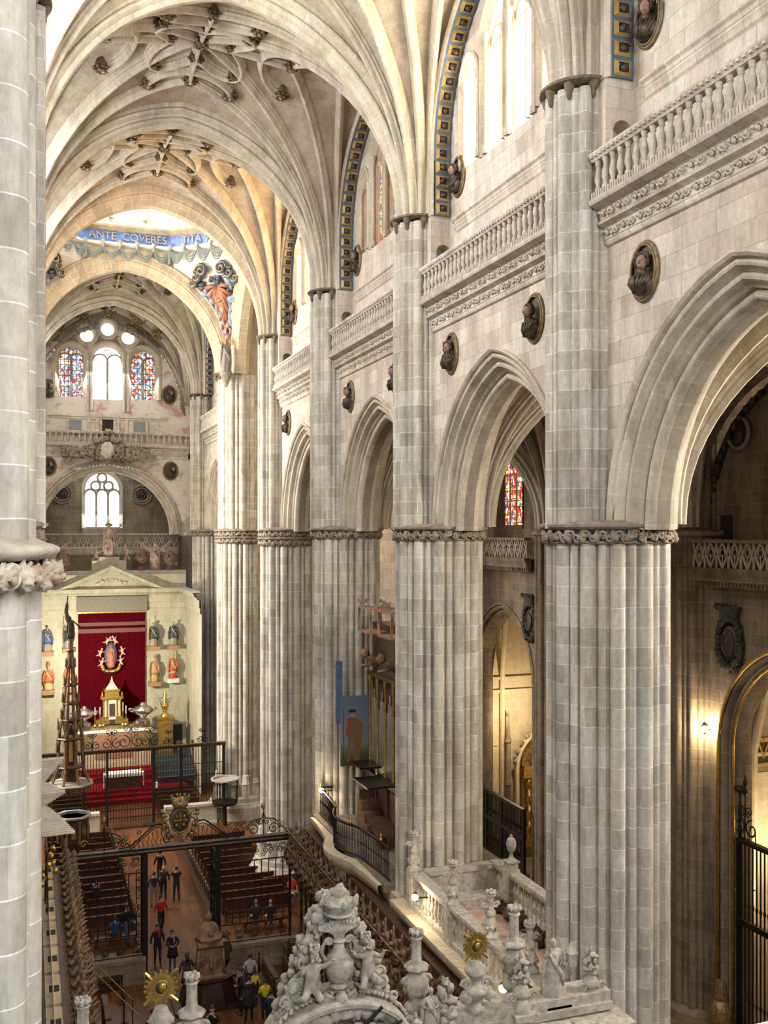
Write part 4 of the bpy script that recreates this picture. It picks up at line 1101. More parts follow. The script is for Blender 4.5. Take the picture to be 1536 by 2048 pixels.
dup(P1, (0, CENT[3], 0), label='openwork aisle parapet seen through the second arch under the red stained window')
RINGA = pier_ring(1.15, major=12, rmaj=0.15, n=240)
rs = None
rl = {0: 'dark wall pillar outside the right edge', 1: 'clustered wall pillar of the aisle hidden by the nearest pillar', 2: 'dark clustered wall pillar in the aisle beside the spotlit niche, right of the nearest pillar',
      3: 'dark clustered wall pillar seen through the second arch, against the nearest pillar edge', 4: 'pale clustered wall pillar seen through the organ bay arch'}
for k in (0, 1, 2, 3, 4):
    if rs is None:
        rs = empty('wall_pillar', (AXW+0.45, PY[k], 0), rl[k], 'pillar')
        shaft_mesh(RINGA, [(0.9, 1), (17.4, 1)]).build('lower_shaft', M['aisle'], rs, smooth=28); shaft_mesh(RINGA, [(17.6, 0.85), (23, 0.85)]).build('upper_shaft', M['aisle'], rs, smooth=28)
        mb = MB(); mb.lathe([(1.1, 17.35), (1.25, 17.42), (1.27, 17.55), (1.15, 17.6), (0.8, 17.65)], 40); mb.build('capital_band', M['dcarve'], rs)
        mb = MB(); mb.lathe([(1.6, 0), (1.6, 0.6), (1.45, 0.7), (1.4, 0.95), (1.1, 1.1)], 16); mb.build('pier_base', M['aisle'], rs)
    else: dup(rs, (AXW+0.45, PY[k], 0), label=rl[k])
for k in (0, 1, 2, 3, 4):
    mb = MB(); profile_sweep(mb, lambda u, z, d: (17.8+u, PY[k]+d, z), arch_path(4.1, 17.7, 0.9, 13), [(a*0.8, d*0.8) for a, d in tprof])
    mb.build('aisle_arch', M['rib'], label='moulded transverse arch of the aisle vault, springing from pillar line %s' % ('outside the picture', 'right of the nearest pillar', 'behind the second pillar', 'behind the organ', 'at the crossing')[k], cat='arch', smooth=35)
# aisle ends
mb = MB(); panel(mb, lambda u, z: (u, PY[4]+0.2, z), lin(13, 22.5, 6), 0, 23.5, [(13.9, 21.7, lambda u: 0, lambda u: arch_z(u-17.8, 3.9, 17.6, 0.9))]); mb.build('wall_aisle_east', M['wall'], kind='structure', smooth=0)

# chapels: interior box per bay
M['chdark'] = M['aisle']
def chapel(y, mat, zt=14.6):
    mb = MB()
    x0, x1, h = AXW+0.9, 28.6, 4.3
    panel(mb, F_at(x1), lin(y-h, y+h, 6), 0, zt, [])
    for s in (-1, 1): panel(mb, lambda u, z: (u, y+s*h, z), lin(x0, x1, 4), 0, zt, [])
    panel(mb, F_at(x0), lin(y-h, y+h, 8), 0, zt, [(y-2.85, y+2.85, lambda u: 0, lambda u: arch_z(u-y, 2.85, 10.3, 0.35))])
    c = mb.build('wall_chapel', mat, kind='structure', smooth=0)
    mb = MB()
    for z in (9.6, 8.9): mb.box(x1-0.12, y-h, z, x1, y+h, z+0.14); mb.box(x0, y+h-0.12, z, x1, y+h, z+0.14)
    for s in (-1, 1):
        for xx in (x0+1.2, x1-0.3): mb.tube([(xx, y+s*(h-0.1), 0), (xx, y+s*(h-0.1), 9.8), (xx-0.6, y+s*2.6, 13.2), (xx-1.0, y, zt)], 0.14, 8)
    mb.build('moulding', mat, c)
    mb = MB(); mb.quad((x0, y-h, zt), (x1, y-h, zt), (x1, y+h, zt), (x0, y+h, zt)); mb.build('ceiling', mat, kind='structure', smooth=0)
    return c
for y in (CENT[0], CENT[1], CENT[2], CENT[3]): chapel(y, M['chapel'])
point('chapel_lamp_light', (24.2, CENT[3]+2.2, 8.0), 420, WARM, 0.15)
point('chapel_lamp_light', (25.2, CENT[3]-2.5, 6.0), 260, WARM, 0.15)
point('chapel_lamp_light', (24.5, CENT[1]+2.6, 6.5), 330, WARM, 0.15)
point('chapel_lamp_light', (25.5, CENT[1]-1.0, 9.5), 260, WARM, 0.15)
point('chapel_lamp_light', (25.0, CENT[2], 8), 120, WARM, 0.15)

# ============================================================ ALTAR END
YA = 77.6
M['fresco'] = None
def fresco_mat():
    m, nt, b = new_mat('painted_end_wall')
    pos = N(nt, 'ShaderNodeNewGeometry').outputs['Position']
    f = noise_n(nt, pos, 0.9, 6, 0.7); g = noise_n(nt, scaled(nt, pos, (1, 1, 1), (7, 3, 2)), 1.5, 6, 0.7)
    c = mixc(nt, ramp(nt, f, [(0.52, 0.0), (0.62, 1.0)]), (0.62, 0.55, 0.46), (0.50, 0.28, 0.22))
    c = mixc(nt, ramp(nt, g, [(0.57, 0.0), (0.66, 0.8)]), c, (0.30, 0.33, 0.38))
    L(nt, c, b.inputs['Base Color']); b.inputs['Roughness'].default_value = 0.85; return m
M['fresco'] = fresco_mat()
mb = MB()
EW = [(-2.62, 0.98, 27.6, 30.45), (0, 1.18, 27.5, 30.4), (2.62, 0.98, 27.6, 30.45)]
def rnd_op(uc, zc, r): return (uc-r, uc+r, lambda u: zc-math.sqrt(max(r*r-(u-uc)**2, 0)), lambda u: zc+math.sqrt(max(r*r-(u-uc)**2, 0)))
FE = lambda u, z: (AX+u, YA, z)
panel(mb, FE, lin(-6.4, 6.4, 10), 23.2, 31.62, [lancet(u, a, s, z, 0.0) for u, a, s, z in EW])
OCU = [(-1.5, 32.25), (0, 32.8), (1.5, 32.25)]
panel(mb, FE, lin(-6.4, 6.4, 10), lambda u: max(31.62, 32.09 if abs(u) < 1.18 else 31.62), 35, [])if False else None
ew = mb.build('wall_east', M['fresco'], kind='structure', smooth=0)
# top zone above the lancets, with the three round windows
mb = MB(); panel(mb, FE, lin(-6.4, 6.4, 10), lambda u: 31.62, 36, [rnd_op(u, z, 0.55) for u, z in OCU]); mb.build('lunette_wall', M['dcarve'], ew, smooth=0)
mb = MB()
for u, a, s, z in EW:
    profile_sweep(mb, lambda p, q, d: (AX+p, YA+d, q), lancet_outline(u, a, s, z, 0.0), [(-0.3, 0), (-0.3, -0.12), (-0.15, -0.16), (-0.05, -0.08), (0, 0), (0.12, 0.25), (0.12, 0.4)])
for u, z in OCU:
    c = [(u+0.55*math.cos(w), z+0.55*math.sin(w)) for w in lin(PI, -PI, 25)]
    profile_sweep(mb, lambda p, q, d: (AX+p, YA+d, q), c, [(-0.28, 0), (-0.28, -0.12), (-0.12, -0.16), (0, -0.02), (0.08, 0.2), (0.08, 0.4)])
mb.build('window_surround', M['rib'], ew, smooth=40)
mb = MB()
for u in (-1.32, 1.32):
    for e in (-0.14, 0.14): mb.tube([(AX+u+e, YA-0.15, 26.6), (AX+u+e, YA-0.15, 30.9)], 0.11, 8)
mb.box(AX-4.3, YA-0.25, 26.15, AX+4.3, YA, 26.35); mb.box(AX-4.1, YA-0.12, 26.0, AX+4.1, YA, 26.15)
for u in (-2.1, 0, 2.1):
    mb.box(AX+u-0.85, YA-0.12, 24.9, AX+u-0.65, YA, 26.0); mb.box(AX+u+0.65, YA-0.12, 24.9, AX+u+0.85, YA, 26.0)
mb.build('moulding', M['wall'], ew)
mb = MB()
mb.box(AX-0.4, YA-0.03, 24.8, AX+0.4, YA-0.005, 26.0); mb.build('opening_shade', M['dark'], ew, smooth=0)  # flat dark sheet painted as the shade of an opening
mb = MB()
for u in (-2.3, 2.3): mb.box(AX+u-0.42, YA-0.03, 25.0, AX+u+0.42, YA-0.005, 25.9)
mb.build('grey_panel', plain('grey_slate', (0.25, 0.28, 0.3), 0.6), ew, smooth=0)
def end_window(outl, mat, mull):
    wcount[0] += 1
    mb = MB()
    for u, a, s, z in outl: lancet_fill(mb, lambda p, q: (AX+p, YA+0.38, q), u, a, s, z, 0.0)
    w = mb.build('window_%d' % wcount[0], mat, kind='structure', smooth=0)
    mb = MB()
    for t_, r_ in mull: mb.tube(t_, r_, 6)
    if mull: mb.build('mullion', M['dcarve'], w)
for k, (u, a, s, z) in enumerate(EW):
    a2 = a-0.12
    ml_ = [([(AX+u, YA+0.3, s), (AX+u, YA+0.3, z)], 0.09)]
    for e in (-1, 1): ml_.append(([(AX+u+e*a2/2+a2/2*math.cos(w), YA+0.3, z+a2/2*math.sin(w)) for w in lin(0, PI, 9)], 0.06))
    ml_.append(([(AX+u+0.22*math.cos(w), YA+0.3, z+a2*0.62+0.22*math.sin(w)) for w in lin(0, 2*PI, 13)], 0.03))
    end_window([(u, a2, s, z)], M['clear'] if k == 1 else M['bluglass'], ml_)
for u, z in OCU:
    wcount[0] += 1
    mb = MB(); mb.poly([(AX+u+0.48*math.cos(w), YA+0.38, z+0.48*math.sin(w)) for w in lin(0, 2*PI, 25)[:-1]]); mb.build('window_%d' % wcount[0], M['clear'], kind='structure', smooth=0)
# carved golden leaf crests hanging over the lunette, and beaded ribs
for uc, zc, s in ((-1.9, 34.75, .75), (-0.1, 35.2, .8), (2.0, 34.7, .8), (3.5, 33.6, 0.6), (-3.5, 33.6, 0.5)):
    mb = MB()
    for k in range(26):
        rn = random.Random(k*7+int(uc*10)); p = Vector((AX+uc+rn.uniform(-0.6, 0.6)*s, YA-1.2+rn.uniform(-0.2, 0.2), zc-1.2+rn.uniform(-0.8, 0.7)*s))
        leaf_curl(mb, p, Vector((0, -1, 0)), Vector((rn.uniform(-1, 1), 0, rn.uniform(-1, 1))).normalized(), 0.32, k)
    tag(mb.build('leaf_crest', M['olgold'], smooth=130), 'gilded leafy carving at the altar end vault top, '+{-1.9: 'over the left round window', -0.1: 'highest, over the middle round window', 2.0: 'over the right round window', 3.5: 'right-hand small one', -3.5: 'left-hand small one'}[uc], 'carving')
mb = MB()
for s in (-1, 1):
    for e in range(3):
        P_ = [Vector((AX+s*u, YA-0.5-0.25*e, z+.5)) for u, z in [(q[0], q[1]) for q in arch_path(5.6-0.15*e, ZC-1.2+0.2*e, 0.8, 22)] if u > 0.6]
        mb.tube(P_, 0.09, 6)
        for p in P_: mb.blob(p+Vector((0, -0.12, -0.06)), 0.13, 0.13, 0.13, 6, 4, 0.2, 2, 1)
mb.build('beaded_rib', M['dcarve'], ew, smooth=130)
# round arch wall below
RA = dict(a=5.35)
mb = MB(); panel(mb, FE, lin(-6.4, 6.4, 8), 17.3, 23.6, [(-5.3, 5.3, lambda u: 17.3, lambda u: arch_z(u, 5.3, 17.4, 0.0)*1.0)]); mb.build('arch_wall', M['fresco'], ew, smooth=0)
mb = MB(); profile_sweep(mb, lambda u, z, d: (AX+u, YA+d, z), arch_path(5.3, 17.4, 0.0, 25), [(-0.1, 0), (-0.1, -0.2), (0.0, -0.25)] + rollp((0.12, -0.12), 0.1, 180, 350, 5) + [(0.26, 0.0), (0.32, 0.12), (0.45, 0.15), (0.5, 0.3), (0.6, 0.4), (0.6, 1.2)])
tag(mb.build('round_arch', M['rib'], smooth=35), 'wide round stone arch under the altar end balustrade', 'arch')
dup(BAL, (0, 0, 0), rz=0); bb = [o for o in SC.objects if o.name.startswith('balustrade') and o.parent is None][-1]
EBAL = bb; EBAL['label'] = 'pale balustrade across the altar end, below the stained windows'
EBAL.rotation_euler = (0, 0, PI/2); EBAL.scale = (1, 1.44, 1); EBAL.location = (AX, YA-WX, -0.6)
# the wall with the tall bright window behind the arch
YB = 83.5
FB = lambda u, z: (AX+u, YB, z)
mb = MB(); panel(mb, FB, lin(-6.4, 6.4, 6), 14, 24, [lancet(0, 1.45, 17.9, 21.0, 0.0)])
for s in (-1, 1): panel(mb, lambda u, z: (AX+s*6.3, u, z), [YA, YB], 13, 24, [])
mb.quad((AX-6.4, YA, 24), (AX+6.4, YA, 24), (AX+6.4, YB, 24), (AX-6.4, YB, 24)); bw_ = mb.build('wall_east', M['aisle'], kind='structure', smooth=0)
mb = MB(); profile_sweep(mb, lambda p, q, d: (AX+p, YB+d, q), lancet_outline(0, 1.45, 17.9, 21.0, 0.0), [(-0.15, 0), (-0.15, -0.08), (0, 0), (0.15, 0.2), (0.15, 0.3)]); mb.build('window_surround', M['rib'], bw_, smooth=40)
wcount[0] += 1
mb = MB(); lancet_fill(mb, lambda p, q: (AX+p, YB+0.3, q), 0, 1.45, 18.0, 21.0, 0.0); w = mb.build('window_%d' % wcount[0], M['clear'], kind='structure', smooth=0)
mb = MB()
for e in (-0.46, 0.46): mb.tube([(AX+e, YB+0.2, 18), (AX+e, YB+0.2, 20.6)], 0.09, 6)
for e in (-0.92, 0, 0.92): mb.tube([(AX+e+0.46*math.cos(q), YB+0.2, 20.55+0.46*math.sin(q)) for q in lin(0, PI, 9)], 0.09, 6)
for e, z in ((-0.5, 21.3), (0.5, 21.3), (0, 21.95)): mb.tube([(AX+e+0.36*math.cos(q), YB+0.2, z+0.36*math.sin(q)) for q in lin(0, 2*PI, 15)], 0.09, 6)
mb.build('mullion', M['dcarve'], w)
for s, lb in ((-1, 'dark round stone roundel on the end wall, left of the tall bright window'), (1, 'dark round stone roundel on the end wall, right of the tall bright window')):
    t = empty('wall_roundel', (AX+s*3.1, YB-0.05, 20.6), lb, 'roundel')
    mb = MB(); 
    for r in (0.75, 0.55): mb.tube([(r*math.cos(w), -0.05, r*math.sin(w)) for w in lin(0, 2*PI, 29)], 0.07, 6)
    mb.build('frame', M['dcarve'], t, smooth=130)
    mb = MB(); mb.poly([(0.7*math.cos(w), 0, 0.7*math.sin(w)) for w in lin(0, 2*PI, 29)[:-1]]); 
    for k in range(9): mb.blob((0.3*math.cos(k*0.7)*(k % 3)/2, -0.06, 0.3*math.sin(k*0.7)*(k % 3)/2), 0.13, 0.1, 0.13, 6, 4, 0.3, 2, k)
    mb.build('relief', M['bronze'], t, smooth=130)
EPAR = make_parapet(AX-5.7, AX+5.7, 'openwork parapet behind the statues, under the tall bright window', x=YB-2.4, zb=16.4, h=0.95, axis='x', rail=M['wall'])
mb = MB(); mb.box(AX-5.7, YB-2.4, 13.0, AX+5.7, YB-2.1, 15.8); mb.build('parapet_wall', M['aisle'], EPAR, smooth=0)
# altar screen wall with cornice and pediment
YC = 74.2
def XF(u, z, d=0): return (AX+u, YC-d, z)
mb = MB()
panel(mb, lambda u, z: XF(u, z), lin(-6.3, 5.3, 8), 0, 13.0, [])
panel(mb, lambda u, z: (AX+5.3, u, z), [67.0, YC], 0, 13.0, [])
mb.box(AX-6.3, YC-0.02, 13.2, AX+5.3, YC+0.6, 14.5)
aw2 = mb.build('wall_altar', M['altarstone'], kind='structure', smooth=0)
mb = MB()
corn = [(0.0, 12.05), (0.10, 12.08), (0.10, 12.45), (0.16, 12.5), (0.16, 13.0), (0.30, 13.05), (0.32, 13.15), (0.5, 13.25), (0.55, 13.42), (0.6, 13.5), (0.0, 13.55)]
mb.sweep([Vector((AX-6.3, YC, 0)), Vector((AX+5.3, YC, 0))], [(Vector((0, -1, 0)), Vector((0, 0, 1)))]*2, corn)
mb.sweep([Vector((AX+5.3, YC, 0)), Vector((AX+5.3, 67.0, 0))], [(Vector((-1, 0, 0)), Vector((0, 0, 1)))]*2, corn)
mb.build('cornice', M['altarstone'], aw2)
mb = MB()
for k in range(70): mb.cbox((AX-6.2+k*11.4/70, YC-0.34, 13.1), 0.09, 0.08, 0.1)
mb.build('dentils', M['altarstone'], aw2, smooth=0)
mb = MB()
A_, B_, T_ = Vector((AX-3.7, YC-0.5, 13.5)), Vector((AX+3.7, YC-0.5, 13.5)), Vector((AX, YC-0.5, 15.15))
for p, q in ((A_, T_), (T_, B_)):
    d = (q-p).normalized(); nr = Vector((-d.z, 0, d.x))
    mb.sweep([p-d*0.2, q+d*0.05], [(nr, Vector((0, 1, 0)))]*2, [(-0.28, 0.3), (-0.28, 0.1), (-0.18, 0.08), (-0.16, 0.02), (-0.05, -0.05), (0.0, -0.1), (0.02, 0.6), (-0.28, 0.6)])
mb.poly([A_+Vector((0, 0.25, 0)), B_+Vector((0, 0.25, 0)), T_+Vector((0, 0.25, 0))])
for k in range(24):
    for s in (-1, 1): p = T_.lerp(A_ if s < 0 else B_, 0.08+0.038*k); mb.cbox((p.x, p.y+0.1, p.z-0.33), 0.08, 0.1, 0.09)
for k in range(7): mb.blob((AX-0.9+0.3*k, YC-0.3, 13.85+0.25*math.sin(k*0.5)), 0.18, 0.08, 0.14, 8, 5, 0.4, 2, k)
ped = mb.build('pediment', M['altarstone']); tag(ped, 'triangular stone pediment above the crimson altar hanging', 'pediment')
# ============================================================ FIGURES
def ev_skin(joints, edges, root):
    me = bpy.data.meshes.new('tmp'); names = list(joints)
    me.from_pydata([joints[n][0] for n in names], [(names.index(a), names.index(b)) for a, b in edges], [])
    o = bpy.data.objects.new('tmp', me); COL.objects.link(o)
    md = o.modifiers.new('s', 'SKIN'); md.use_smooth_shade = True
    for i, n in enumerate(names):
        r = joints[n][1]; sv = me.skin_vertices[0].data[i]; sv.radius = r if isinstance(r, tuple) else (r, r); sv.use_root = (n == root)
    ss = o.modifiers.new('d', 'SUBSURF'); ss.levels = 1
    dg = bpy.context.evaluated_depsgraph_get(); dg.update(); e = o.evaluated_get(dg); m2 = e.to_mesh()
    mb = MB(); mb.v = [tuple(v.co) for v in m2.vertices]
    for p in m2.polygons: mb.face(tuple(p.vertices))
    e.to_mesh_clear(); bpy.data.objects.remove(o); bpy.data.meshes.remove(me)
    return mb
POSES = {
 'stand': dict(elb=((-.27, .02, 1.12), (.27, .02, 1.12)), han=((-.28, -.06, .88), (.28, -.06, .88)), kne=((-.10, -.02, .50), (.10, -.02, .50)), ank=((-.11, .02, .08), (.12, .02, .08))),
 'photo': dict(elb=((-.26, -.16, 1.25), (.26, -.16, 1.25)), han=((-.06, -.26, 1.52), (.06, -.26, 1.52)), kne=((-.10, -.02, .50), (.10, -.02, .50)), ank=((-.12, .02, .08), (.12, .02, .08))),
 'walk': dict(elb=((-.27, .08, 1.14), (.27, -.04, 1.13)), han=((-.26, .02, .90), (.27, -.20, .95)), kne=((-.10, -.16, .52), (.10, .04, .50)), ank=((-.10, -.20, .09), (.11, .26, .12))),
 'clasp': dict(elb=((-.26, -.04, 1.14), (.26, -.04, 1.14)), han=((-.05, -.22, 1.10), (.05, -.22, 1.12)), kne=((-.09, -.02, .50), (.09, -.02, .50)), ank=((-.10, .02, .08), (.10, .02, .08))),
 'raise': dict(elb=((-.28, -.10, 1.26), (.27, -.02, 1.14)), han=((-.24, -.24, 1.50), (.10, -.20, 1.12)), kne=((-.09, -.02, .50), (.09, -.06, .50)), ank=((-.10, .02, .08), (.12, .04, .08))),
 'sit': dict(elb=((-.25, -.06, 1.14), (.25, -.06, 1.14)), han=((-.12, -.30, 0.98), (.12, -.30, 0.98)), kne=((-.12, -.44, .88), (.12, -.44, .88)), ank=((-.12, -.42, .46), (.12, -.42, .46))),
}
BODYC = {}
def body(pose, bulk=1.0):
    key = (pose, bulk)
    if key in BODYC: return BODYC[key]
    P = POSES[pose]; k = bulk
    J = {'pel': ((0, 0, .95), (.145*k, .115*k)), 'wai': ((0, 0, 1.10), (.13*k, .10*k)), 'che': ((0, 0, 1.28), (.155*k, .115*k)), 'nec': ((0, .01, 1.46), .058), 'jaw': ((0, -.015, 1.53), (.062, .07)), 'hea': ((0, -.01, 1.62), (.078, .093)), 'top': ((0, 0, 1.69), (.05, .06))}
    E = [('pel', 'wai'), ('wai', 'che'), ('che', 'nec'), ('nec', 'jaw'), ('jaw', 'hea'), ('hea', 'top')]
    for i, s in enumerate((-1, 1)):
        n = str(i)
        J['sh'+n] = ((s*.17, 0, 1.38), .066*k); J['el'+n] = (P['elb'][i], .05*k); 
        h = Vector(P['han'][i]); e = Vector(P['elb'][i]); w = e.lerp(h, .8)
        J['wr'+n] = (tuple(w), .032); J['ha'+n] = (tuple(h), (.036, .02))
        J['hi'+n] = ((s*.09, 0, .88), .092*k); J['kn'+n] = (P['kne'][i], .062); J['an'+n] = (P['ank'][i], .045)
        a = Vector(P['ank'][i]); J['to'+n] = ((a.x, a.y-.17, a.z-.035), (.04, .028))
        E += [('che', 'sh'+n), ('sh'+n, 'el'+n), ('el'+n, 'wr'+n), ('wr'+n, 'ha'+n), ('pel', 'hi'+n), ('hi'+n, 'kn'+n), ('kn'+n, 'an'+n), ('an'+n, 'to'+n)]
    mb = ev_skin(J, E, 'pel')
    cen = {'pel': 1, 'wai': 0, 'che': 0, 'nec': 2, 'jaw': 2, 'hea': 2, 'top': 2}
    pts = []
    for n, (p, r) in J.items():
        c = cen.get(n)
        if c is None: c = {'sh': 0, 'el': 0, 'wr': 2, 'ha': 2, 'hi': 1, 'kn': 1, 'an': 3, 'to': 3}[n[:2]]
        pts.append((Vector(p), c))
    for i in (0, 1):
        e = Vector(P['elb'][i]); h = Vector(P['han'][i]); pts.append((e.lerp(h, .5), 0)); a = Vector(P['ank'][i]); kq = Vector(P['kne'][i]); pts.append((kq.lerp(a, .7), 1)); pts.append((Vector((0, 0, 1.41)), 0))
    for f in range(len(mb.f)):
        c = sum((Vector(mb.v[i]) for i in mb.f[f]), Vector())/len(mb.f[f])
        mb.mi[f] = min(pts, key=lambda q: (q[0]-c).length_squared)[1]
    # fingers, nose, ears
    mb.m = 2
    for i, s in enumerate((-1, 1)):
        h = Vector(P['han'][i]); d = (h-Vector(P['elb'][i])).normalized(); sd = d.cross(Vector((s, 0.2, 0))).normalized()
        for q in range(4): mb.tube([h+sd*(q-1.5)*.017, h+sd*(q-1.5)*.019+d*(.045-.006*abs(q-1.3)), h+sd*(q-1.5)*.018+d*.075+Vector((-s*.02, -.012, 0))], [.010, .009, .007], 5)
        mb.tube([h-sd*.03-d*.02, h-sd*.048+d*.015, h-sd*.045+d*.045], [.012, .010, .008], 5)
    mb.tube([(0, -.098, 1.625), (0, -.118, 1.59), (0, -.098, 1.58)], [.008, .015, .008], 5)
    for s in (-1, 1): mb.blob((s*.08, 0, 1.60), .012, .022, .032, 6, 4, 0, 1, 0)
    mb.tube([(-.025, -.090, 1.548), (0, -.096, 1.546), (.025, -.090, 1.548)], .006, 4)
    mb.m = 0
    BODYC[key] = mb; return mb
CLM = {}
def cm(c, rough=0.8):
    if c not in CLM: CLM[c] = plain('fabric_%d' % len(CLM), c, rough, 0, var=0.25, scale=12)
    return CLM[c]
def hair_mb(long=False, cap=False):
    h = MB()
    h.blob((0, .018, 1.645), .088, .10, .085, 12, 8, .06, 3, 2)
    if long: h.tube([(0, .06, 1.66), (0, .085, 1.55), (0, .08, 1.38)], [.08, .085, .06], 8)
    return h
def person(px, yf, label, coat, trous, hair=(.03, .02, .015), pose='stand', rz=0, h=1.7, coatlen=0, scarf=None, long=False, z=0, bulk=1.0, bag=None, grp=None, XYp=None):
    if XYp: X, Y = XYp
    else: X, Y = gp(px, yf, max(z, 0))
    t = empty('person', (X, Y, z), label, 'person', rz=rz); s = h/1.74; t.scale = (s, s, s)
    if grp: t['group'] = grp
    b = body(pose, bulk)
    b.build('body', [cm(coat), cm(trous), M['skin'], M['black']], t, smooth=150)
    hair_mb(long).build('hair', cm(hair, .6), t, smooth=150)
    if coatlen:
        m = MB(); m.lathe([(.165, 1.2), (.16, 1.05), (.185, .92), (.21, .92-coatlen*.6), (.235, .92-coatlen), (.20, .93-coatlen)], 16, sx=1.0, sy=.78, wob=lambda w, q: 1+.03*math.cos(5*w)*q)
        m.build('coat_skirt', cm(coat), t, smooth=130)
    if scarf:
        m = MB(); m.tube([(.09*math.cos(w), .085*math.sin(w)-.01, 1.455+.012*math.sin(3*w)) for w in lin(0, 2*PI, 15)], .042, 7, cap=False)
        m.tube([(.03, -.11, 1.44), (.05, -.15, 1.32), (.04, -.15, 1.2)], [.035, .045, .04], 6); m.build('scarf', cm(scarf), t, smooth=130)
    if bag: 
        m = MB(); m.cbox((.22, .05, .92), .10, .24, .22); m.tube([(.2, .05, 1.02), (.0, .13, 1.35), (-.15, 0, 1.42)], .014, 5); m.build('bag', cm(bag), t)
    return t
def gp(px, y, z=0.0):
    """ground point seen at a pixel of the photograph"""
    D = 2000*(17.5-z)/(y-1066); la = (px-768)/2000*D; th = math.radians(19.57)
    return D*math.sin(th)+la*math.cos(th), D*math.cos(th)-la*math.sin(th)
def statue_mb(seed=0, pose='clasp', robe=0.42, wide=1.0):
    """robed figure, 1.74 tall, one surface group"""
    m = MB(); m.add(body(pose, 1.05)); m.mi = [0]*len(m.f)
    ph = seed*1.3
    m.lathe([(.10, 1.40), (.17, 1.32), (.17, 1.12), (.19, .95), (.22*wide, .6), (.26*wide, .3), (.29*wide, .04), (.24*wide, 0.0)], 28, sx=1.0, sy=.85,
            wob=lambda w, t: 1+(.05+.07*t)*math.sin(7*w+ph+3*t)+.03*math.sin(13*w+ph))
    m.tube([(-.16, -.1, 1.36), (-.05, -.19, 1.1), (.14, -.2, .8), (.18, -.12, .45)], [.04, .06, .07, .05], 7)
    m.tube([(.16, -.05, 1.36), (.24, .02, 1.0), (.25, .06, .5), (.24, .06, .1)], [.05, .08, .09, .07], 7)
    m.tube([(-.17, .0, 1.36), (-.25, .05, 1.0), (-.26, .06, .5), (-.22, .06, .15)], [.05, .07, .08, .06], 7)
    m.blob((0, .02, 1.64), .088, .1, .09, 10, 7, .15, 4, seed)
    return m
def cherub_mb(seed=0, reach=1):
    """plump kneeling child, about 1 high"""
    s = reach
    J = {'pel': ((0, 0, .30), (.15, .14)), 'bel': ((.02*s, -.02, .45), (.145, .13)), 'che': ((.03*s, -.02, .62), (.14, .11)), 'nec': ((.04*s, -.02, .74), .06), 'hea': ((.06*s, -.05, .87), (.125, .13)), 'top': ((.06*s, -.04, .97), .08),
         's0': ((-.13, 0, .66), .06), 'e0': ((-.26, -.12, .62), .052), 'w0': ((-.30, -.24, .76), .036), 's1': ((.17, 0, .66), .06), 'e1': ((.30, -.10, .70), .052), 'w1': ((.42, -.20, .82), .036),
         'h0': ((-.08, 0, .24), .10), 'k0': ((-.20, -.20, .18), .082), 'a0': ((-.30, .02, .07), .045), 'f0': ((-.36, .10, .04), .03), 'h1': ((.08, 0, .24), .10), 'k1': ((.16, -.22, .10), .082), 'a1': ((.20, .10, .06), .045), 'f1': ((.22, .2, .05), .03)}
    if s < 0: J = {k: ((-p[0], p[1], p[2]), r) for k, (p, r) in J.items()}
    E = [('pel', 'bel'), ('bel', 'che'), ('che', 'nec'), ('nec', 'hea'), ('hea', 'top'), ('che', 's0'), ('s0', 'e0'), ('e0', 'w0'), ('che', 's1'), ('s1', 'e1'), ('e1', 'w1'), ('pel', 'h0'), ('h0', 'k0'), ('k0', 'a0'), ('a0', 'f0'), ('pel', 'h1'), ('h1', 'k1'), ('k1', 'a1'), ('a1', 'f1')]
    m = ev_skin(J, E, 'pel')
    hx = .06*s
    m.blob((hx, -.18, .86), .028, .04, .03, 6, 4, 0, 1, 0)
    for q in (-1, 1): m.blob((hx+q*.07, -.15, .83), .05, .045, .045, 6, 5, 0, 1, 0)
    for k in range(16):
        w = k*2.4; m.blob((hx+.1*math.cos(w)*(.5+.5*(k % 3)/2), -.01+.09*math.sin(w), .95+.05*(k % 3)), .05, .05, .045, 6, 4, .3, 3, k)
    for key in ('w0', 'w1'):
        p = Vector(J[key][0])
        for q in range(4): m.tube([p, p+Vector((.012*(q-1.5)*2, -.045, .035))], [.02, .012], 5)
        m.tube([p, p+Vector((.03*s, -.01, .05))], [.018, .01], 5)
    return m

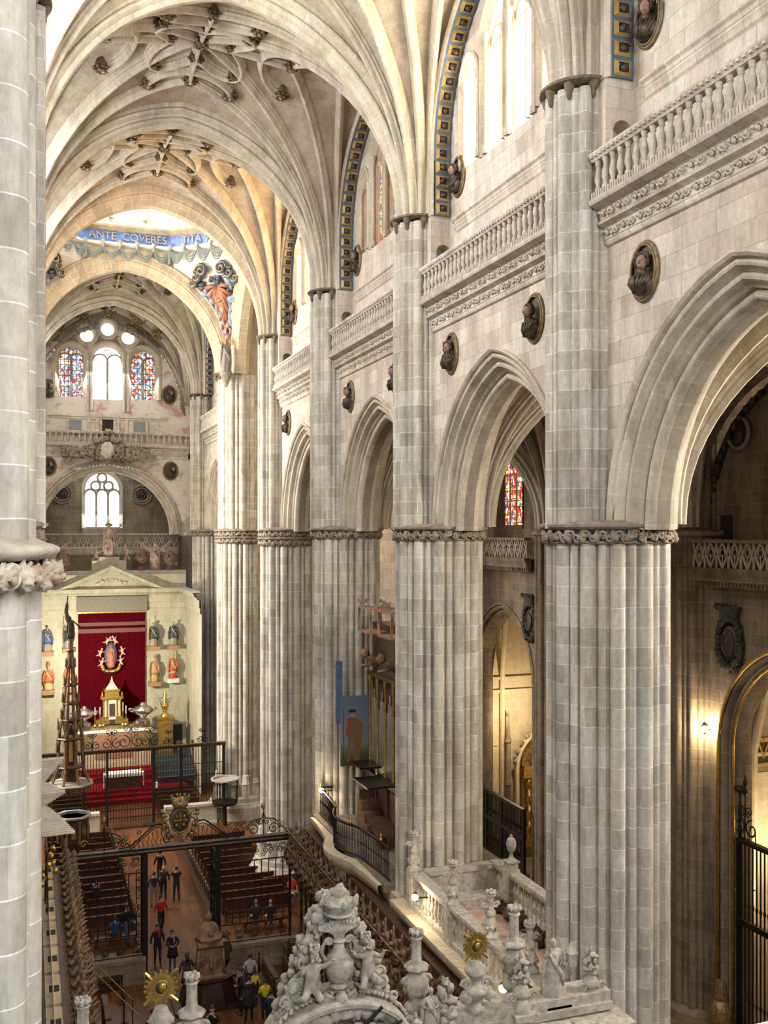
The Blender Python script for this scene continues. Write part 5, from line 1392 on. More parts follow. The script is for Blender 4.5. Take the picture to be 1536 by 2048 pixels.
# ============================================================ CHOIR STALLS (coro)
SY0, SY1 = 21.0, 39.2
def make_stall():
    """faces -x; back at x=0; local y centred"""
    w = 0.70
    t = empty('choir_stall', (0, 0, 0), 'carved walnut choir stall', 'choir stall')
    m = MB(); m.box(0, -w/2, 0, 0.12, w/2, 5.3); m.box(-0.75, -w/2, 0, 0.0, w/2, 0.55)
    m.tube([(-.02, -w*.3, 1.9), (-.02, -w*.3, 3.3), (-.02, -w*.15, 3.7), (-.02, 0, 3.85), (-.02, w*.15, 3.7), (-.02, w*.3, 3.3), (-.02, w*.3, 1.9)], .045, 6)
    for z in (1.7, 4.0, 4.3): m.box(-0.08, -w/2, z, 0, w/2, z+.09)
    m.build('back_panel', M['wood'], t)
    m = MB()                                 # relief saint in the panel
    m.lathe([(.06, 2.05), (.15, 2.1), (.13, 2.6), (.15, 2.95), (.09, 3.1), (.05, 3.15), (.09, 3.25), (.08, 3.38), (.02, 3.44)], 9, (-.06, 0, 0), .7, 1)
    for k in range(5): m.blob((-.04, (k-2)*.11, 4.18), .06, .07, .08, 6, 4, .4, 2, k)
    m.build('relief_saint', M['wood2'], t, smooth=130)
    m = MB(); m.lathe([(.09, .55), (.09, .75), (.05, .85), (.075, 1.1), (.045, 1.5), (.06, 1.9), (.075, 2.0), (.05, 2.1), (.06, 2.9), (.045, 3.9), (.08, 4.0), (.09, 4.3), (.05, 4.4)], 8, (-.22, -w/2, 0))
    for k in range(7): m.blob((-.24, -w/2, 1.0+k*.45), .065, .065, .09, 6, 4, .5, 2.5, k)
    m.build('column', M['wood2'], t, smooth=50)
    m = MB()                                 # projecting canopy with arch and pendants
    m.box(-.62, -w/2, 4.75, 0, w/2, 4.9); m.box(-.55, -w/2, 4.9, 0, w/2, 5.05)
    m.tube([(-.55, -w/2, 4.35), (-.58, -w*.3, 4.62), (-.6, 0, 4.72), (-.58, w*.3, 4.62), (-.55, w/2, 4.35)], .055, 6)
    for k in range(6): m.blob((-.56+.03*math.sin(k*2), (k-2.5)*w/6, 4.82+.04*math.sin(k*3)), .07, .07, .11, 6, 4, .5, 2, k)
    m.lathe([(.02, 4.1), (.07, 4.25), (.05, 4.4), (.08, 4.5)], 6, (-.55, -w/2, 0))
    m.build('canopy', M['wood2'], t, smooth=50)
    m = MB(); rn = random.Random(3)          # crest: putti, scrolls and pinnacle
    m.lathe([(.10, 5.05), (.12, 5.15), (.06, 5.3), (.09, 5.5), (.05, 5.7), (.03, 5.95), (.05, 6.0), (.01, 6.1)], 8, (-.35, -w/2, 0))
    m.lathe([(.05, 5.05), (.12, 5.15), (.09, 5.4), (.11, 5.5), (.05, 5.56), (.08, 5.66), (.06, 5.76), (.01, 5.8)], 8, (-.42, 0, 0))
    for s in (-1, 1):
        m.tube(spiral((-.42, s*.17, 5.25), Vector((0, s, 0)), Vector((0, 0, 1)), .14, 1.3, 12), .04, 5)
        m.tube([(-.42, s*.06, 5.5), (-.55, s*.16, 5.55), (-.68, s*.14, 5.72)], [.04, .035, .03], 5)
    m.tube([(-.3, .1, 5.3), (-.75, -.1, 5.62)], .022, 5)
    for k in range(14): m.blob((-.6+rn.uniform(-.05, .06), rn.uniform(-w/2, w/2), 4.3+rn.uniform(0, .8)), .07, .08, .1, 6, 4, .6, 2.5, k)
    for k in range(12): m.blob((-.35+rn.uniform(-.22, .2), rn.uniform(-w/2, w/2), 5.15+rn.uniform(0, .5)), .09, .07, .1, 6, 4, .6, 2.5, k)
    m.build('crest', M['crest'], t, smooth=130)
    m = MB(); m.box(-.72, -w/2, .95, -.05, w/2-.06, 1.03); m.box(-.1, -w/2, .95, 0, w/2, 1.55); m.build('seat', M['dwood'], t)
    m = MB(); m.box(-.72, -w/2-.04, .55, 0, -w/2+.04, 1.30); m.lathe([(.06, 1.30), (.09, 1.38), (.03, 1.46)], 8, (-.68, -w/2, 0)); m.build('armrest', M['wood'], t)
    return t
n = int((SY1-SY0)/0.70)
ST = make_stall()
for i in range(n):
    y = SY0+0.35+i*0.70
    lab = 'carved walnut choir stall in the right-hand row below the stone loft'
    if i >= n-3: lab = 'walnut choir stall at the far end of the right row, beside the coro grille'
    if i == 0: ST.location = (10.35, y, 0); ST['label'] = lab; ST['group'] = 'right row of choir stalls'; ORIG = ST
    else: dup(ORIG, (10.35, y, 0), label=lab, group='right row of choir stalls' if i < n-3 else 'far end right choir stalls')
for i in range(n):
    y = SY0+0.35+i*0.70
    dup(ORIG, (0.95, y, 0), rz=PI, label='choir stall in the left row, its dusty lamplit crest beside the big left pillar', group='left row of choir stalls')
mb = MB(); mb.box(0.35, SY0, 0, 0.95, SY1, 5.0)
wl = mb.build('wall_coro_north', M['aisle'], kind='structure', smooth=0)
mb = MB()
for k in range(9): mb.box(0.42, SY0+.4+k*2, 5.0, 0.88, SY0+2.2+k*2, 5.25); mb.box(0.6, SY0+.4+k*2, 5.0, 0.62, SY0+2.4+k*2, 5.6)
mb.build('coping', M['chapel'], wl, smooth=0)
mb = MB()
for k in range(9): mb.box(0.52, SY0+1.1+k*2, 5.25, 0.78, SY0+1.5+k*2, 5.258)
mb.build('hole_shade', M['dark'], wl, smooth=0)  # flat dark sheets painted as the shade inside square holes
mb = MB(); mb.box(10.47, SY0, 0, 11.0, SY1, 5.6); mb.build('wall_coro_south', M['wood'], kind='structure', smooth=0)
# lower benches in front of the stalls
for i in range(8):
    y = 22.5+i*2.1
    m = MB(); m.box(8.55, y-.95, 0, 8.75, y+.95, 1.05); m.box(8.25, y-.95, .40, 8.55, y+.95, .46); m.box(8.25, y-.9, 0, 8.35, y+.9, .40)
    for k in range(4): m.cbox((8.54, y-.7+.47*k, .72), .04, .34, .42)
    o = m.build('low_bench', M['wood'], label='low dark walnut bench in front of the right choir stalls', cat='bench', group='low benches of the right stalls')
for i in range(6):
    y = 25.5+i*2.1
    m = MB(); m.box(2.45, y-.95, 0, 2.65, y+.95, 1.05); m.box(2.65, y-.95, .40, 2.95, y+.95, .46); m.box(2.85, y-.9, 0, 2.95, y+.9, .40)
    m.build('low_bench', M['wood'], label='low bench with a pale worn top along the left choir stalls', cat='bench', group='low benches of the left stalls')

# ============================================================ IRON GRILLES
def scroll_pair(m, c, r, up=1, axis=Vector((1, 0, 0)), rad=.018, n=14):
    for s in (-1, 1): m.tube(spiral(Vector(c)+axis*s*r, axis*s, Vector((0, 0, up)), r, 1.4, n, PI*0.5), rad, 4)
GY = 39.95
def grille_panel(x0, x1, name, label, tz=5.0, z0=1.0, step=0.27, y=GY, zm=2.9, thing=True, bar=.022):
    t = empty(name, ((x0+x1)/2, y, 0), label, 'grille'); X0, X1 = x0-(x0+x1)/2, x1-(x0+x1)/2
    m = MB()
    for z in (z0+.05, z0+.75, tz-.75, tz-.05): m.box(X0, -.02, z-.02, X1, .02, z+.02)
    for x in (X0, X1): m.box(x-.045, -.045, z0, x+.045, .045, tz)
    m.build('frame', M['iron'], t, smooth=0)
    nb = max(2, int((X1-X0)/step))
    for k in range(1, nb):
        x = X0+(X1-X0)*k/nb
        m = MB(); m.tube([(x, 0, z0+.75), (x, 0, zm-.16)], bar, 5); m.tube([(x, 0, zm+.16), (x, 0, tz-.75)], bar, 5)
        m.tube([(x+.055*math.cos(w), 0, zm+.17*math.sin(w)) for w in lin(0, 2*PI, 9)], .014, 4)
        m.build('bar', M['iron'], t)
    m = MB()
    for k in range(0, nb, 2):
        x = X0+(X1-X0)*(k+.5)/nb+.13
        if x+.26 > X1: continue
        for zc, up in ((z0+.4, 1), (tz-.4, -1)):
            scroll_pair(m, (x, 0, zc), .13, up); scroll_pair(m, (x, 0, zc-.2*up), .09, -up)
    m.build('scrollwork', M['iron'], t, smooth=130)
    return t
grille_panel(1.35, 4.25, 'iron_grille', 'scrolled iron grille panel left of the open coro doorway'); grille_panel(7.15, 10.1, 'iron_grille', 'scrolled iron grille panel right of the open coro doorway')
for x0, x1, lb in ((1.3, 4.3, 'low stone plinth under the left coro grille'), (7.1, 10.25, 'low stone plinth under the right coro grille')):
    m = MB(); m.box(x0, GY-.28, 0, x1, GY+.28, .12); m.box(x0, GY-.2, .12, x1, GY+.2, .85); m.box(x0, GY-.26, .85, x1, GY+.26, 1.0)
    for k in range(3): m.box(x0+.15+k*(x1-x0)/3, GY-.215, .22, x0+(k+1)*(x1-x0)/3-.1, GY-.2, .76)
    tag(m.build('stone_plinth', M['aisle'], smooth=0), lb, 'plinth')
for x, lb in ((4.3, 'dark ornate gate post on the left of the coro doorway'), (7.15, 'dark ornate gate post on the right of the coro doorway')):
    t = empty('gate_post', (x, GY, 0), lb, 'post')
    m = MB(); m.box(-.09, -.09, 0, .09, .09, 4.95); m.build('shaft', M['iron'], t)
    m = MB()
    for z in (1.5, 2.2, 2.9, 3.6, 4.3): 
        m.tube(spiral((-.22, 0, z), Vector((-1, 0, 0)), Vector((0, 0, 1)), .13, 1.5, 12, 0), .018, 4); m.tube(spiral((-.22, 0, z-.28), Vector((-1, 0, 0)), Vector((0, 0, -1)), .11, 1.5, 12, 0), .016, 4)
    m.build('scrollwork', M['iron'], t, smooth=130)
# opened gate leaves, folded back into the crossing
for x, s, lb in ((4.32, 1, 'open iron gate leaf folded back on the left of the coro doorway'), (7.12, -1, 'open iron gate leaf folded back on the right of the coro doorway')):
    g = grille_panel(0, 1.35, 'gate_leaf', lb, tz=4.7, z0=.1, step=.24, zm=2.2); g['category'] = 'gate'; g.location = (x, GY+.75, 0); g.rotation_euler = (0, 0, PI/2)
m = MB(); m.sweep([Vector((1.1, GY, 5.0)), Vector((10.3, GY, 5.0))], [(Vector((0, -1, 0)), Vector((0, 0, 1)))]*2, [(-.12, 0), (-.12, -.02), (.06, -.02), (.08, .03), (.12, .06), (.10, .12), (.14, .16), (.16, .22), (-.16, .22), (-.12, 0)])
m.box(1.1, GY-.12, 5.0, 1.14, GY+.12, 5.2)
rail = m.build('grille_cornice', M['bronze']); tag(rail, 'long dark bronze top beam of the coro grille', 'beam')
# crest over the beam
t = empty('grille_crest', (5.65, GY, 5.22), 'tall wrought-iron crest with crowned gilt shield over the middle of the coro grille', 'crest')
m = MB()
for s in (-1, 1):
    P_ = smooth_path([(s*2.35, 0, .05), (s*1.9, 0, .12), (s*1.35, 0, .55), (s*.95, 0, .85), (s*.62, 0, .75), (s*.42, 0, .45)], 6)
    m.tube(P_, .035, 6); m.tube([p-Vector((0, 0, .12)) for p in P_[2:]], .02, 5)
    for k in range(9):
        x = s*(0.55+k*.17); m.tube(smooth_path([(x, 0, .02), (x+s*.06, 0, .22), (x-s*.02, 0, .30), (x+s*.03, 0, max(.3, .78-.07*k))], 3), .014, 4)
    m.tube(spiral((s*2.2, 0, .22), Vector((s, 0, 0)), Vector((0, 0, 1)), .17, 1.5, 16), .025, 5)
    m.tube(spiral((s*.5, 0, .22), Vector((-s, 0, 0)), Vector((0, 0, 1)), .22, 1.5, 16), .025, 5)
m.build('scrollwork', M['iron'], t, smooth=130)
m = MB()
for s in (-1, 1):
    for (x, z, r) in ((.55, 1.1, .2), (.62, .7, .22), (.38, .25, .2), (1.6, .62, .12), (2.1, .45, .12)): m.tube(spiral((s*x, -.03, z), Vector((s, 0, 0)), Vector((0, 0, 1)), r, 1.3, 12, 1), .035, 5)
    for k in range(6): m.blob((s*(.45+.05*k), -.04, .35+.2*k), .09, .05, .10, 6, 4, .5, 3, k)
m.build('gilt_leaves', M['olgold'], t, smooth=130)
m = MB(); m.blob((0, 0, .95), .42, .10, .55, 14, 9, .05, 2, 1); m.build('shield', M['bronze'], t, smooth=130)
m = MB(); m.tube([(.36*math.cos(w), -.1, .93+.46*math.sin(w)) for w in lin(0, 2*PI, 21)], .035, 6); m.tube([(0, -.13, .55), (0, -.13, 1.35)], .03, 5); m.tube([(-.3, -.13, .95), (.3, -.13, .95)], .03, 5)
for k in range(8): m.blob((.2*math.cos(k*PI/4), -.1, .93+.24*math.sin(k*PI/4)), .07, .05, .08, 6, 4, .4, 3, k)
m.build('emblem', M['olgold'], t, smooth=130)
m = MB(); m.lathe([(.26, 1.45), (.32, 1.52), (.30, 1.58), (.36, 1.78), (.2, 1.72), (.05, 1.85)], 12)
for k in range(7): w = 2*PI*k/7; m.blob((.34*math.cos(w), .34*math.sin(w), 1.84), .06, .06, .09, 6, 4, .2, 2, k)
m.tube([(0, 0, 1.8), (0, 0, 2.0)], .03, 5); m.build('crown', M['olgold'], t, smooth=130)
def small_crest(x, lb):
    t = empty('grille_crest', (x, GY, 5.22), lb, 'crest'); m = MB()
    for s in (-1, 1):
        m.tube(spiral((s*.42, 0, .25), Vector((s, 0, 0)), Vector((0, 0, 1)), .25, 1.5, 16), .022, 5); m.tube(spiral((s*.15, 0, .55), Vector((s, 0, 0)), Vector((0, 0, 1)), .16, 1.5, 14), .02, 5)
        m.tube(smooth_path([(s*1.0, 0, .02), (s*.8, 0, .3), (s*.45, 0, .62), (s*.1, 0, .7), (0, 0, .95)], 5), .022, 5)
    m.tube([(0, 0, 0), (0, 0, 1.15)], .02, 5); m.build('scrollwork', M['iron'], t, smooth=130)
    m = MB(); m.blob((0, 0, 1.2), .09, .09, .14, 6, 5, .3, 3, 1)
    for s in (-1, 1): m.tube(spiral((s*.75, -.02, .35), Vector((-s, 0, 0)), Vector((0, 0, 1)), .16, 1.2, 12), .028, 5)
    m.build('gilt_leaves', M['olgold'], t, smooth=130)
small_crest(2.75, 'small wrought-iron crest over the left coro grille'); small_crest(9.0, 'small wrought-iron crest over the right coro grille')

# altar railing (tall reja) at the far side of the crossing
RY = 60.6
t = empty('altar_railing', (0, RY, 0), 'tall dark iron railing in front of the red-carpeted altar steps', 'railing')
m = MB(); m.sweep([Vector((0.6, 0, 4.62)), Vector((11.2, 0, 4.62))], [(Vector((0, -1, 0)), Vector((0, 0, 1)))]*2, [(-.12, 0), (.08, 0), (.14, .08), (.16, .2), (-.14, .2), (-.12, 0)]); m.box(11.18, -.15, 4.62, 11.3, .15, 4.82); m.build('top_beam', M['bronze'], t)
m = MB()
for z in (.75, 1.2, 2.2, 2.9, 3.6): m.box(.6, -.02, z-.02, 11.2, .02, z+.02)
for x in (.6, 3.0, 4.35, 7.0, 8.6, 11.2): m.box(x-.07, -.07, .3, x+.07, .07, 4.62)
m.build('frame', M['iron'], t, smooth=0)
nb = 66; b0 = None
for k in range(nb):
    x = .6+10.6*(k+.5)/nb
    if b0 is None:
        m = MB(); m.tube([(0, 0, .5), (0, 0, 4.62)], .021, 5)
        for z in (1.7, 3.2): m.lathe([(.017, -.08), (.034, 0), (.017, .08)], 6, (0, 0, z))
        b0 = m.build('bar', M['iron'], t, loc=(x, 0, 0))
    else: dup(b0, (x, 0, 0), parent=t)
m = MB()
for x, s in ((5.7, 1.2), (4.6, .9), (6.8, .9), (7.9, .6), (3.5, .7), (9.9, .55)):
    scroll_pair(m, (x, 0, 4.95+.2*s), .34*s, 1, rad=.028, n=20); scroll_pair(m, (x, 0, 5.3+.55*s), .22*s, -1, rad=.024, n=16); m.tube([(x, 0, 4.8), (x, 0, 5.1+.95*s)], .022, 5)
m.build('scroll_crest', M['iron'], t, smooth=130)
for x0, x1, lb in ((1.0, 3.9, 'pale stone plinth left of the altar railing gate'), (7.6, 10.7, 'pale stone plinth right of the altar railing gate')):
    m = MB(); m.box(x0, RY-.45, 0, x1, RY+.1, .15); m.box(x0, RY-.38, .15, x1, RY+.1, 1.1); m.box(x0, RY-.45, 1.1, x1, RY+.1, 1.25); tag(m.build('stone_plinth', M['altarstone'], smooth=0), lb, 'plinth')

# ============================================================ NAVE PEWS
def make_pew(w, label, mat):
    t = empty('pew', (0, 0, 0), label, 'pew')
    m = MB(); m.box(-w/2, 0, .42, w/2, .36, .46); m.build('seat', mat, t, smooth=0)
    m = MB(); m.box(-w/2, .34, .46, w/2, .38, .92); m.box(-w/2, .30, .90, w/2, .44, .95); m.build('backrest', mat, t, smooth=0)
    for s in (-1, 1):
        m = MB(); m.box(s*w/2-.03, 0, 0, s*w/2+.03, .44, .62); m.build('end_panel', mat, t, smooth=0)
    m = MB(); m.box(-w/2, .58, .18, w/2, .72, .22); m.build('kneeler', mat, t, smooth=0)
    return t
pw = make_pew(3.4, 'polished brown pew in the left block of the nave, seen through the coro grille', M['bench'])
pw.location = (2.55, 44.5, 0); pw['group'] = 'left block of pews'
for i in range(1, 13): dup(pw, (2.55, 44.5+i*1.05, 0), group='left block of pews')
for i in range(11): dup(pw, (9.85, 44.6+i*1.0, 0), label='dark polished pew in the right block of the crossing, behind the grille', group='right block of pews', scale=(.86, 1, 1))
dup(pw, gp(592, 1792)+(0,), label='separate dark pew standing beside the coro grille near the crossing pillar', scale=(.9, 1, 1))['group'] = 'separate pew'
for i in range(4): dup(pw, (2.3, 62.6+i*1.0, .02), label='brown bench behind the altar railing on the left', group='benches behind the altar railing, left', scale=(.6, 1, 1))
for i in range(4): dup(pw, (8.9, 62.6+i*1.0, .02), label='brown bench behind the altar railing on the right', group='benches behind the altar railing, right', scale=(.7, 1, 1))
# aisle rails of the processional way
for x, y0, y1, lb in ((7.95, 44.6, 57.5, 'long low dark rail with brass knobs on the right of the central carpetless aisle'), (4.42, 44.6, 59, 'long low rail with brass knobs on the left of the central aisle')):
    t = empty('aisle_rail', (x, y0, 0), lb, 'rail'); L_ = y1-y0
    m = MB(); m.box(-.05, 0, .82, .05, L_, .90); m.box(-.03, 0, .1, .03, L_, .16); m.box(-.32, 0, .38, -.05, L_, .43) if x > 6 else None; m.build('handrail', M['dwood'], t, smooth=0)
    n = int(L_/.55)
    m = MB()
    for k in range(n): m.tube([(0, k*.55+.2, 0), (0, k*.55+.2, .85)], .03, 6)
    m.build('posts', M['bronze'], t)
    kb = None
    for k in range(n):
        if kb is None: m = MB(); m.blob((0, 0, 0), .04, .04, .05, 8, 6, 0, 1, 0); kb = m.build('brass_knob', M['olgold'], t, smooth=130, loc=(0, .2, .94))
        else: dup(kb, (0, k*.55+.2, .94), parent=t)
# lectern (facistol)
X, Y = gp(418, 2003)
t = empty('choir_lectern', (X, Y, 0), 'tall carved brown choir book lectern with a shell-shaped top in the middle of the coro', 'lectern')
m = MB(); m.box(-1.35, -.9, 0, 1.35, 1.0, .12); m.lathe([(1.15, .12), (1.12, .3), (.9, .95), (.95, 1.02), (.5, 1.05)], 8, sy=.85, ph=PI/8); m.build('base_cupboard', M['dwood'], t)
m = MB(); m.lathe([(.75, 1.02), (.78, 1.12), (.66, 1.2), (.52, 2.1), (.58, 2.16), (.66, 2.22), (.64, 2.3), (.4, 2.34)], 4, ph=PI/4); m.build('book_desk', M['wood2'], t, smooth=20)
m = MB(); rn = random.Random(2)
for s in (-1, 1):
    m.tube(spiral((s*.3, -.48, 1.7), Vector((s, 0, 0)), Vector((0, 0, 1)), .13, 1.3, 12), .03, 5); m.tube([(s*.5, -.5, 1.2), (s*.44, -.42, 2.1)], .05, 6)
m.lathe([(.07, 1.4), (.1, 1.5), (.06, 1.75), (.06, 1.9), (.01, 1.95)], 8, (0, -.46, 0))
m.build('carved_relief', M['wood2'], t, smooth=130)
m = MB(); m.lathe([(.46, 2.32), (.5, 2.45), (.36, 2.62), (.34, 2.75), (.26, 2.9), (.1, 3.0), (.04, 3.02)], 16, wob=lambda w, q: 1+.06*math.cos(8*w)); m.lathe([(.05, 3.0), (.12, 3.08), (.13, 3.2), (.05, 3.32), (.01, 3.38)], 10); m.blob((0, -.36, 2.6), .1, .07, .12, 8, 6, .3, 2, 1); m.build('shell_top', M['wood2'], t, smooth=50)
# open books / side boards leaning on the lectern base
m = MB(); m.quad((.95, -.9, .2), (1.5, -.55, .25), (1.05, .75, 1.0), (.75, .55, 1.05)); m.quad((.75, .55, 1.0), (1.05, .75, .95), (1.5, -.55, .2), (.95, -.9, .15)); m.build('slanted_board', M['wood'], t, smooth=0)
# benches, desks and stanchions at the left of the coro
for px, y, L_, lb in ((210, 1990, 2.6, 'long dark bench on the left of the coro floor, nearer the stalls'), (232, 1985, 2.6, 'long dark bench beside the rope stanchions')):
    X, Y = gp(px, y); t = empty('bench', (X, Y, 0), lb, 'bench')
    m = MB(); m.box(-.2, 0, .42, .2, L_, .47); m.build('seat', M['dwood'], t, smooth=0)
    for yy in (.2, L_-.2):
        m = MB(); m.box(-.17, yy-.04, 0, .17, yy+.04, .42); m.build('leg', M['dwood'], t, smooth=0)
X, Y = gp(168, 1985)
t = empty('organ_desk', (X, Y, 0), 'grey-topped tall desk by the left choir stalls', 'desk')
m = MB(); m.box(-.35, -.4, 1.25, .35, .5, 1.32); m.build('desk_top', plain('grey_board', (.20, .20, .20), .5), t, smooth=0)
m = MB(); m.box(-.28, -.3, 0, .28, .4, 1.25); m.build('body', M['dwood'], t, smooth=0)
for px, y, lb in ((237, 1955, 'black rope stanchion nearest the left stone plinth'), (244, 2006, 'black rope stanchion in the middle of the coro floor'), (248, 2050, 'black rope stanchion at the bottom edge'), (518, 1958, 'black rope stanchion by the right stone plinth')):
    X, Y = gp(px, y); t = empty('stanchion', (X, Y, 0), lb, 'stanchion')
    m = MB(); m.lathe([(.18, 0), (.18, .02), (.05, .05)], 16); m.build('base', M['black'], t)
    m = MB(); m.tube([(0, 0, .03), (0, 0, 1.0)], .03, 8); m.lathe([(.04, .95), (.045, 1.02), (.02, 1.05)], 8); m.build('post', M['black'], t)
# brass handrail, lower left
X, Y = gp(200, 2030); t = empty('stair_handrail', (X, Y, 0), 'thin brass handrail slanting down in the lower left corner of the coro', 'handrail')
m = MB()
for e in (0, .8): m.tube([(-.4+e*.2, .2-e, 2.1-e*.3), (1.0+e*.2, -1.6-e, 1.1-e*.3)], .022, 6)
m.build('rail', M['olgold'], t)
m = MB(); m.tube([(-.4, .2, 0), (-.4, .2, 2.1)], .03, 6); m.tube([(1.0, -1.6, 0), (1.0, -1.6, 1.1)], .03, 6); m.build('posts', M['bronze'], t)
# ============================================================ STONE LOFT between the two nearest right pillars
LZ = 6.2
def finial(loc, kind, label, s=1.0):
    t = empty('stone_finial', loc, label, 'finial'); t.scale = (s, s, s)
    m = MB()
    if kind == 'flower':
        m.slathe([(.22, 0), (.24, .06), (.2, .12), (.13, .22), (.17, .36), (.13, .5), (.10, .56), (.14, .62), (.13, .70), (.09, .78), (.085, 1.05), (.12, 1.10), (.15, 1.16), (.06, 1.2)], 14, wob=lambda w, q: 1+.08*math.cos(5*w))
        for q in range(6): w = q*PI/3; m.blob((.11*math.cos(w), .11*math.sin(w), 1.22), .06, .06, .06, 6, 4, .3, 3, q)
        for s_ in (-1, 1): m.tube(spiral((s_*.16, 0, .86), Vector((s_, 0, 0)), Vector((0, 0, 1)), .10, 1.2, 10), .035, 5)
        for q in range(7): w = q*.9; m.blob((.17*math.cos(w), .17*math.sin(w), .30+.05*(q % 2)), .07, .07, .07, 6, 4, .4, 3, q)
    elif kind == 'egg':
        m.box(-.2, -.2, 0, .2, .2, .08); m.box(-.16, -.16, .08, .16, .16, .28); m.box(-.2, -.2, .28, .2, .2, .33)
        m.slathe([(.13, .33), (.06, .45), (.05, .55), (.09, .60), (.14, .72), (.15, .85), (.11, .98), (.04, 1.04), (.05, 1.08), (.0, 1.12)], 16)
    else:
        m.box(-.26, -.26, 0, .26, .26, .14)
        m.slathe([(.22, .14), (.2, .3), (.13, .4), (.20, .5), (.16, .62), (.08, .72), (.10, .8)], 12)
        for q in range(16): w = q*2.4; m.blob((.15*math.cos(w)*(1-q/30), .15*math.sin(w)*(1-q/30), .75+.03*q), .075, .075, .07, 6, 4, .5, 3, q)
        m.blob((0, 0, 1.3), .05, .05, .12, 6, 4, .2, 2, 1)
        for s_ in (-1, 1): m.tube(spiral((s_*.24, -.05, .45), Vector((s_, 0, 0)), Vector((0, 0, 1)), .12, 1.3, 12), .035, 5)
    m.build('carved_body', M['white'], t, smooth=50)
    return t
def loft_balustrade(x, y0, y1, piers, label, face=-1, zb=6.2):
    t = empty('loft_balustrade', (x, 0, 0), label, 'balustrade')
    m = MB(); m.box(-.14, y0, zb+.92, .14, y1, zb+1.0); m.box(-.18, y0, zb+1.0, .18, y1, zb+1.10); m.build('handrail', M['white'], t, smooth=0)
    m = MB(); m.box(-.16, y0, zb, .16, y1, zb+.16); m.build('bottom_rail', M['white'], t, smooth=0)
    for y in piers:
        m = MB(); m.box(-.19, y-.2, zb, .19, y+.2, zb+1.08); m.box(-.21, y-.12, zb+.25, .21, y+.12, zb+.85); m.build('pedestal', M['white'], t, smooth=0)
    ys = sorted([y0]+list(piers)+[y1]); b0 = None
    for a, b in zip(ys[:-1], ys[1:]):
        n = max(0, int((b-a-.3)/.27))
        for k in range(n):
            y = a+.2+(k+.5)*(b-a-.4)/n
            if b0 is None:
                m = MB(); m.lathe([(.07, 0), (.07, .05), (.04, .09), (.09, .26), (.07, .40), (.04, .52), (.06, .56), (.04, .62), (.07, .72), (.07, .76)], 8); b0 = m.build('baluster', M['white'], t, smooth=50, loc=(0, y, zb+.16))
            else: dup(b0, (0, y, zb+.16), parent=t)
    return t
A0, A1 = 20.9, 28.4
loft_balustrade(11.0, 19.6, A1, (20.8, 22.9, 25.3, 28.2), 'weathered stone balustrade of the loft facing the coro, with lamps at both ends')
loft_balustrade(13.75, 21.0, 28.3, (21.6, 23.9, 27.2), 'stone balustrade on the aisle side of the loft, topped with egg finials')
m = MB(); m.box(11.0, 20.2, LZ-.25, 14.0, 29.2, LZ); lf = m.build('floor', plain('pink_terracotta_loft_floor', (.50, .33, .25), .6, 0, scale=2, c2=(.38, .25, .19)), kind='structure', smooth=0)
m = MB(); m.sweep([Vector((10.95, 19.6, 0)), Vector((10.95, A1+.6, 0))], [(Vector((-1, 0, 0)), Vector((0, 0, 1)))]*2, [(0, 4.6), (.05, 4.7), (.05, 5.0), (.12, 5.1), (.12, 5.7), (.22, 5.78), (.26, 5.9), (.42, 5.98), (.46, 6.1), (.46, 6.2), (0, 6.2)])
m.poly([(10.95-a, A1+.6, b) for a, b in [(0, 4.6), (.05, 4.7), (.05, 5.0), (.12, 5.1), (.12, 5.7), (.22, 5.78), (.26, 5.9), (.42, 5.98), (.46, 6.1), (.46, 6.2), (0, 6.2)]])
m.box(10.95, 19.6, 0, 11.2, 39.0, 6.0); tag(m.build('loft_ledge', M['chapel'], smooth=30), 'lamplit stone ledge running below the loft balustrade above the choir stalls', 'ledge')
for y, lb in ((28.2, 'slender flower-topped stone finial at the far end of the loft balustrade, against the pillar'), (25.3, 'stone finial with flower top, second along the loft balustrade'), (22.9, 'stone finial with flower top in the middle of the loft balustrade'), (20.8, 'grey stone finial nearest the camera on the loft balustrade')):
    finial((11.0, y, LZ+1.08), 'flower', lb, .95)
for y, lb in ((27.2, 'egg-shaped stone finial farthest along the aisle side loft wall'), (23.9, 'egg-shaped stone finial in the middle of the aisle side loft wall'), (21.6, 'egg-shaped stone finial nearest the big pillar on the aisle side')):
    finial((13.75, y, LZ+1.08), 'egg', lb, 1.0)
m = MB(); m.box(11.3, 28.1, LZ, 13.8, 28.3, LZ+.9); m.box(11.25, 28.05, LZ+.9, 13.85, 28.4, LZ+1.05); m.box(11.8, 27.4, LZ, 13.2, 28.1, LZ+.3); tag(m.build('stone_parapet', M['white'], smooth=0), 'low stone wall with a step at the far end of the loft', 'parapet')
# small iron rail at the near end of the loft
t = empty('iron_rail', (12.4, 21.0, LZ), 'short brown iron rail at the near end of the pink-floored loft', 'railing')
m = MB(); m.box(-.9, -.02, .95, .9, .02, 1.0); m.build('handrail', M['wood'], t, smooth=0)
for k in range(7): m = MB(); m.tube([(-.85+k*.28, 0, 0), (-.85+k*.28, 0, .95)], .02, 5); m.build('bar', M['iron'], t)
# carved organ remains behind: dark carved beam along the loft floor
m = MB()
for k in range(26): m.blob((13.3+.12*math.sin(k*2), 21.6+k*.22, LZ+.16), .2, .14, .15, 7, 5, .6, 2.5, k)
tag(m.build('carved_debris', M['wood'], smooth=130), 'row of dark carved timber pieces lying along the loft floor', 'carving')

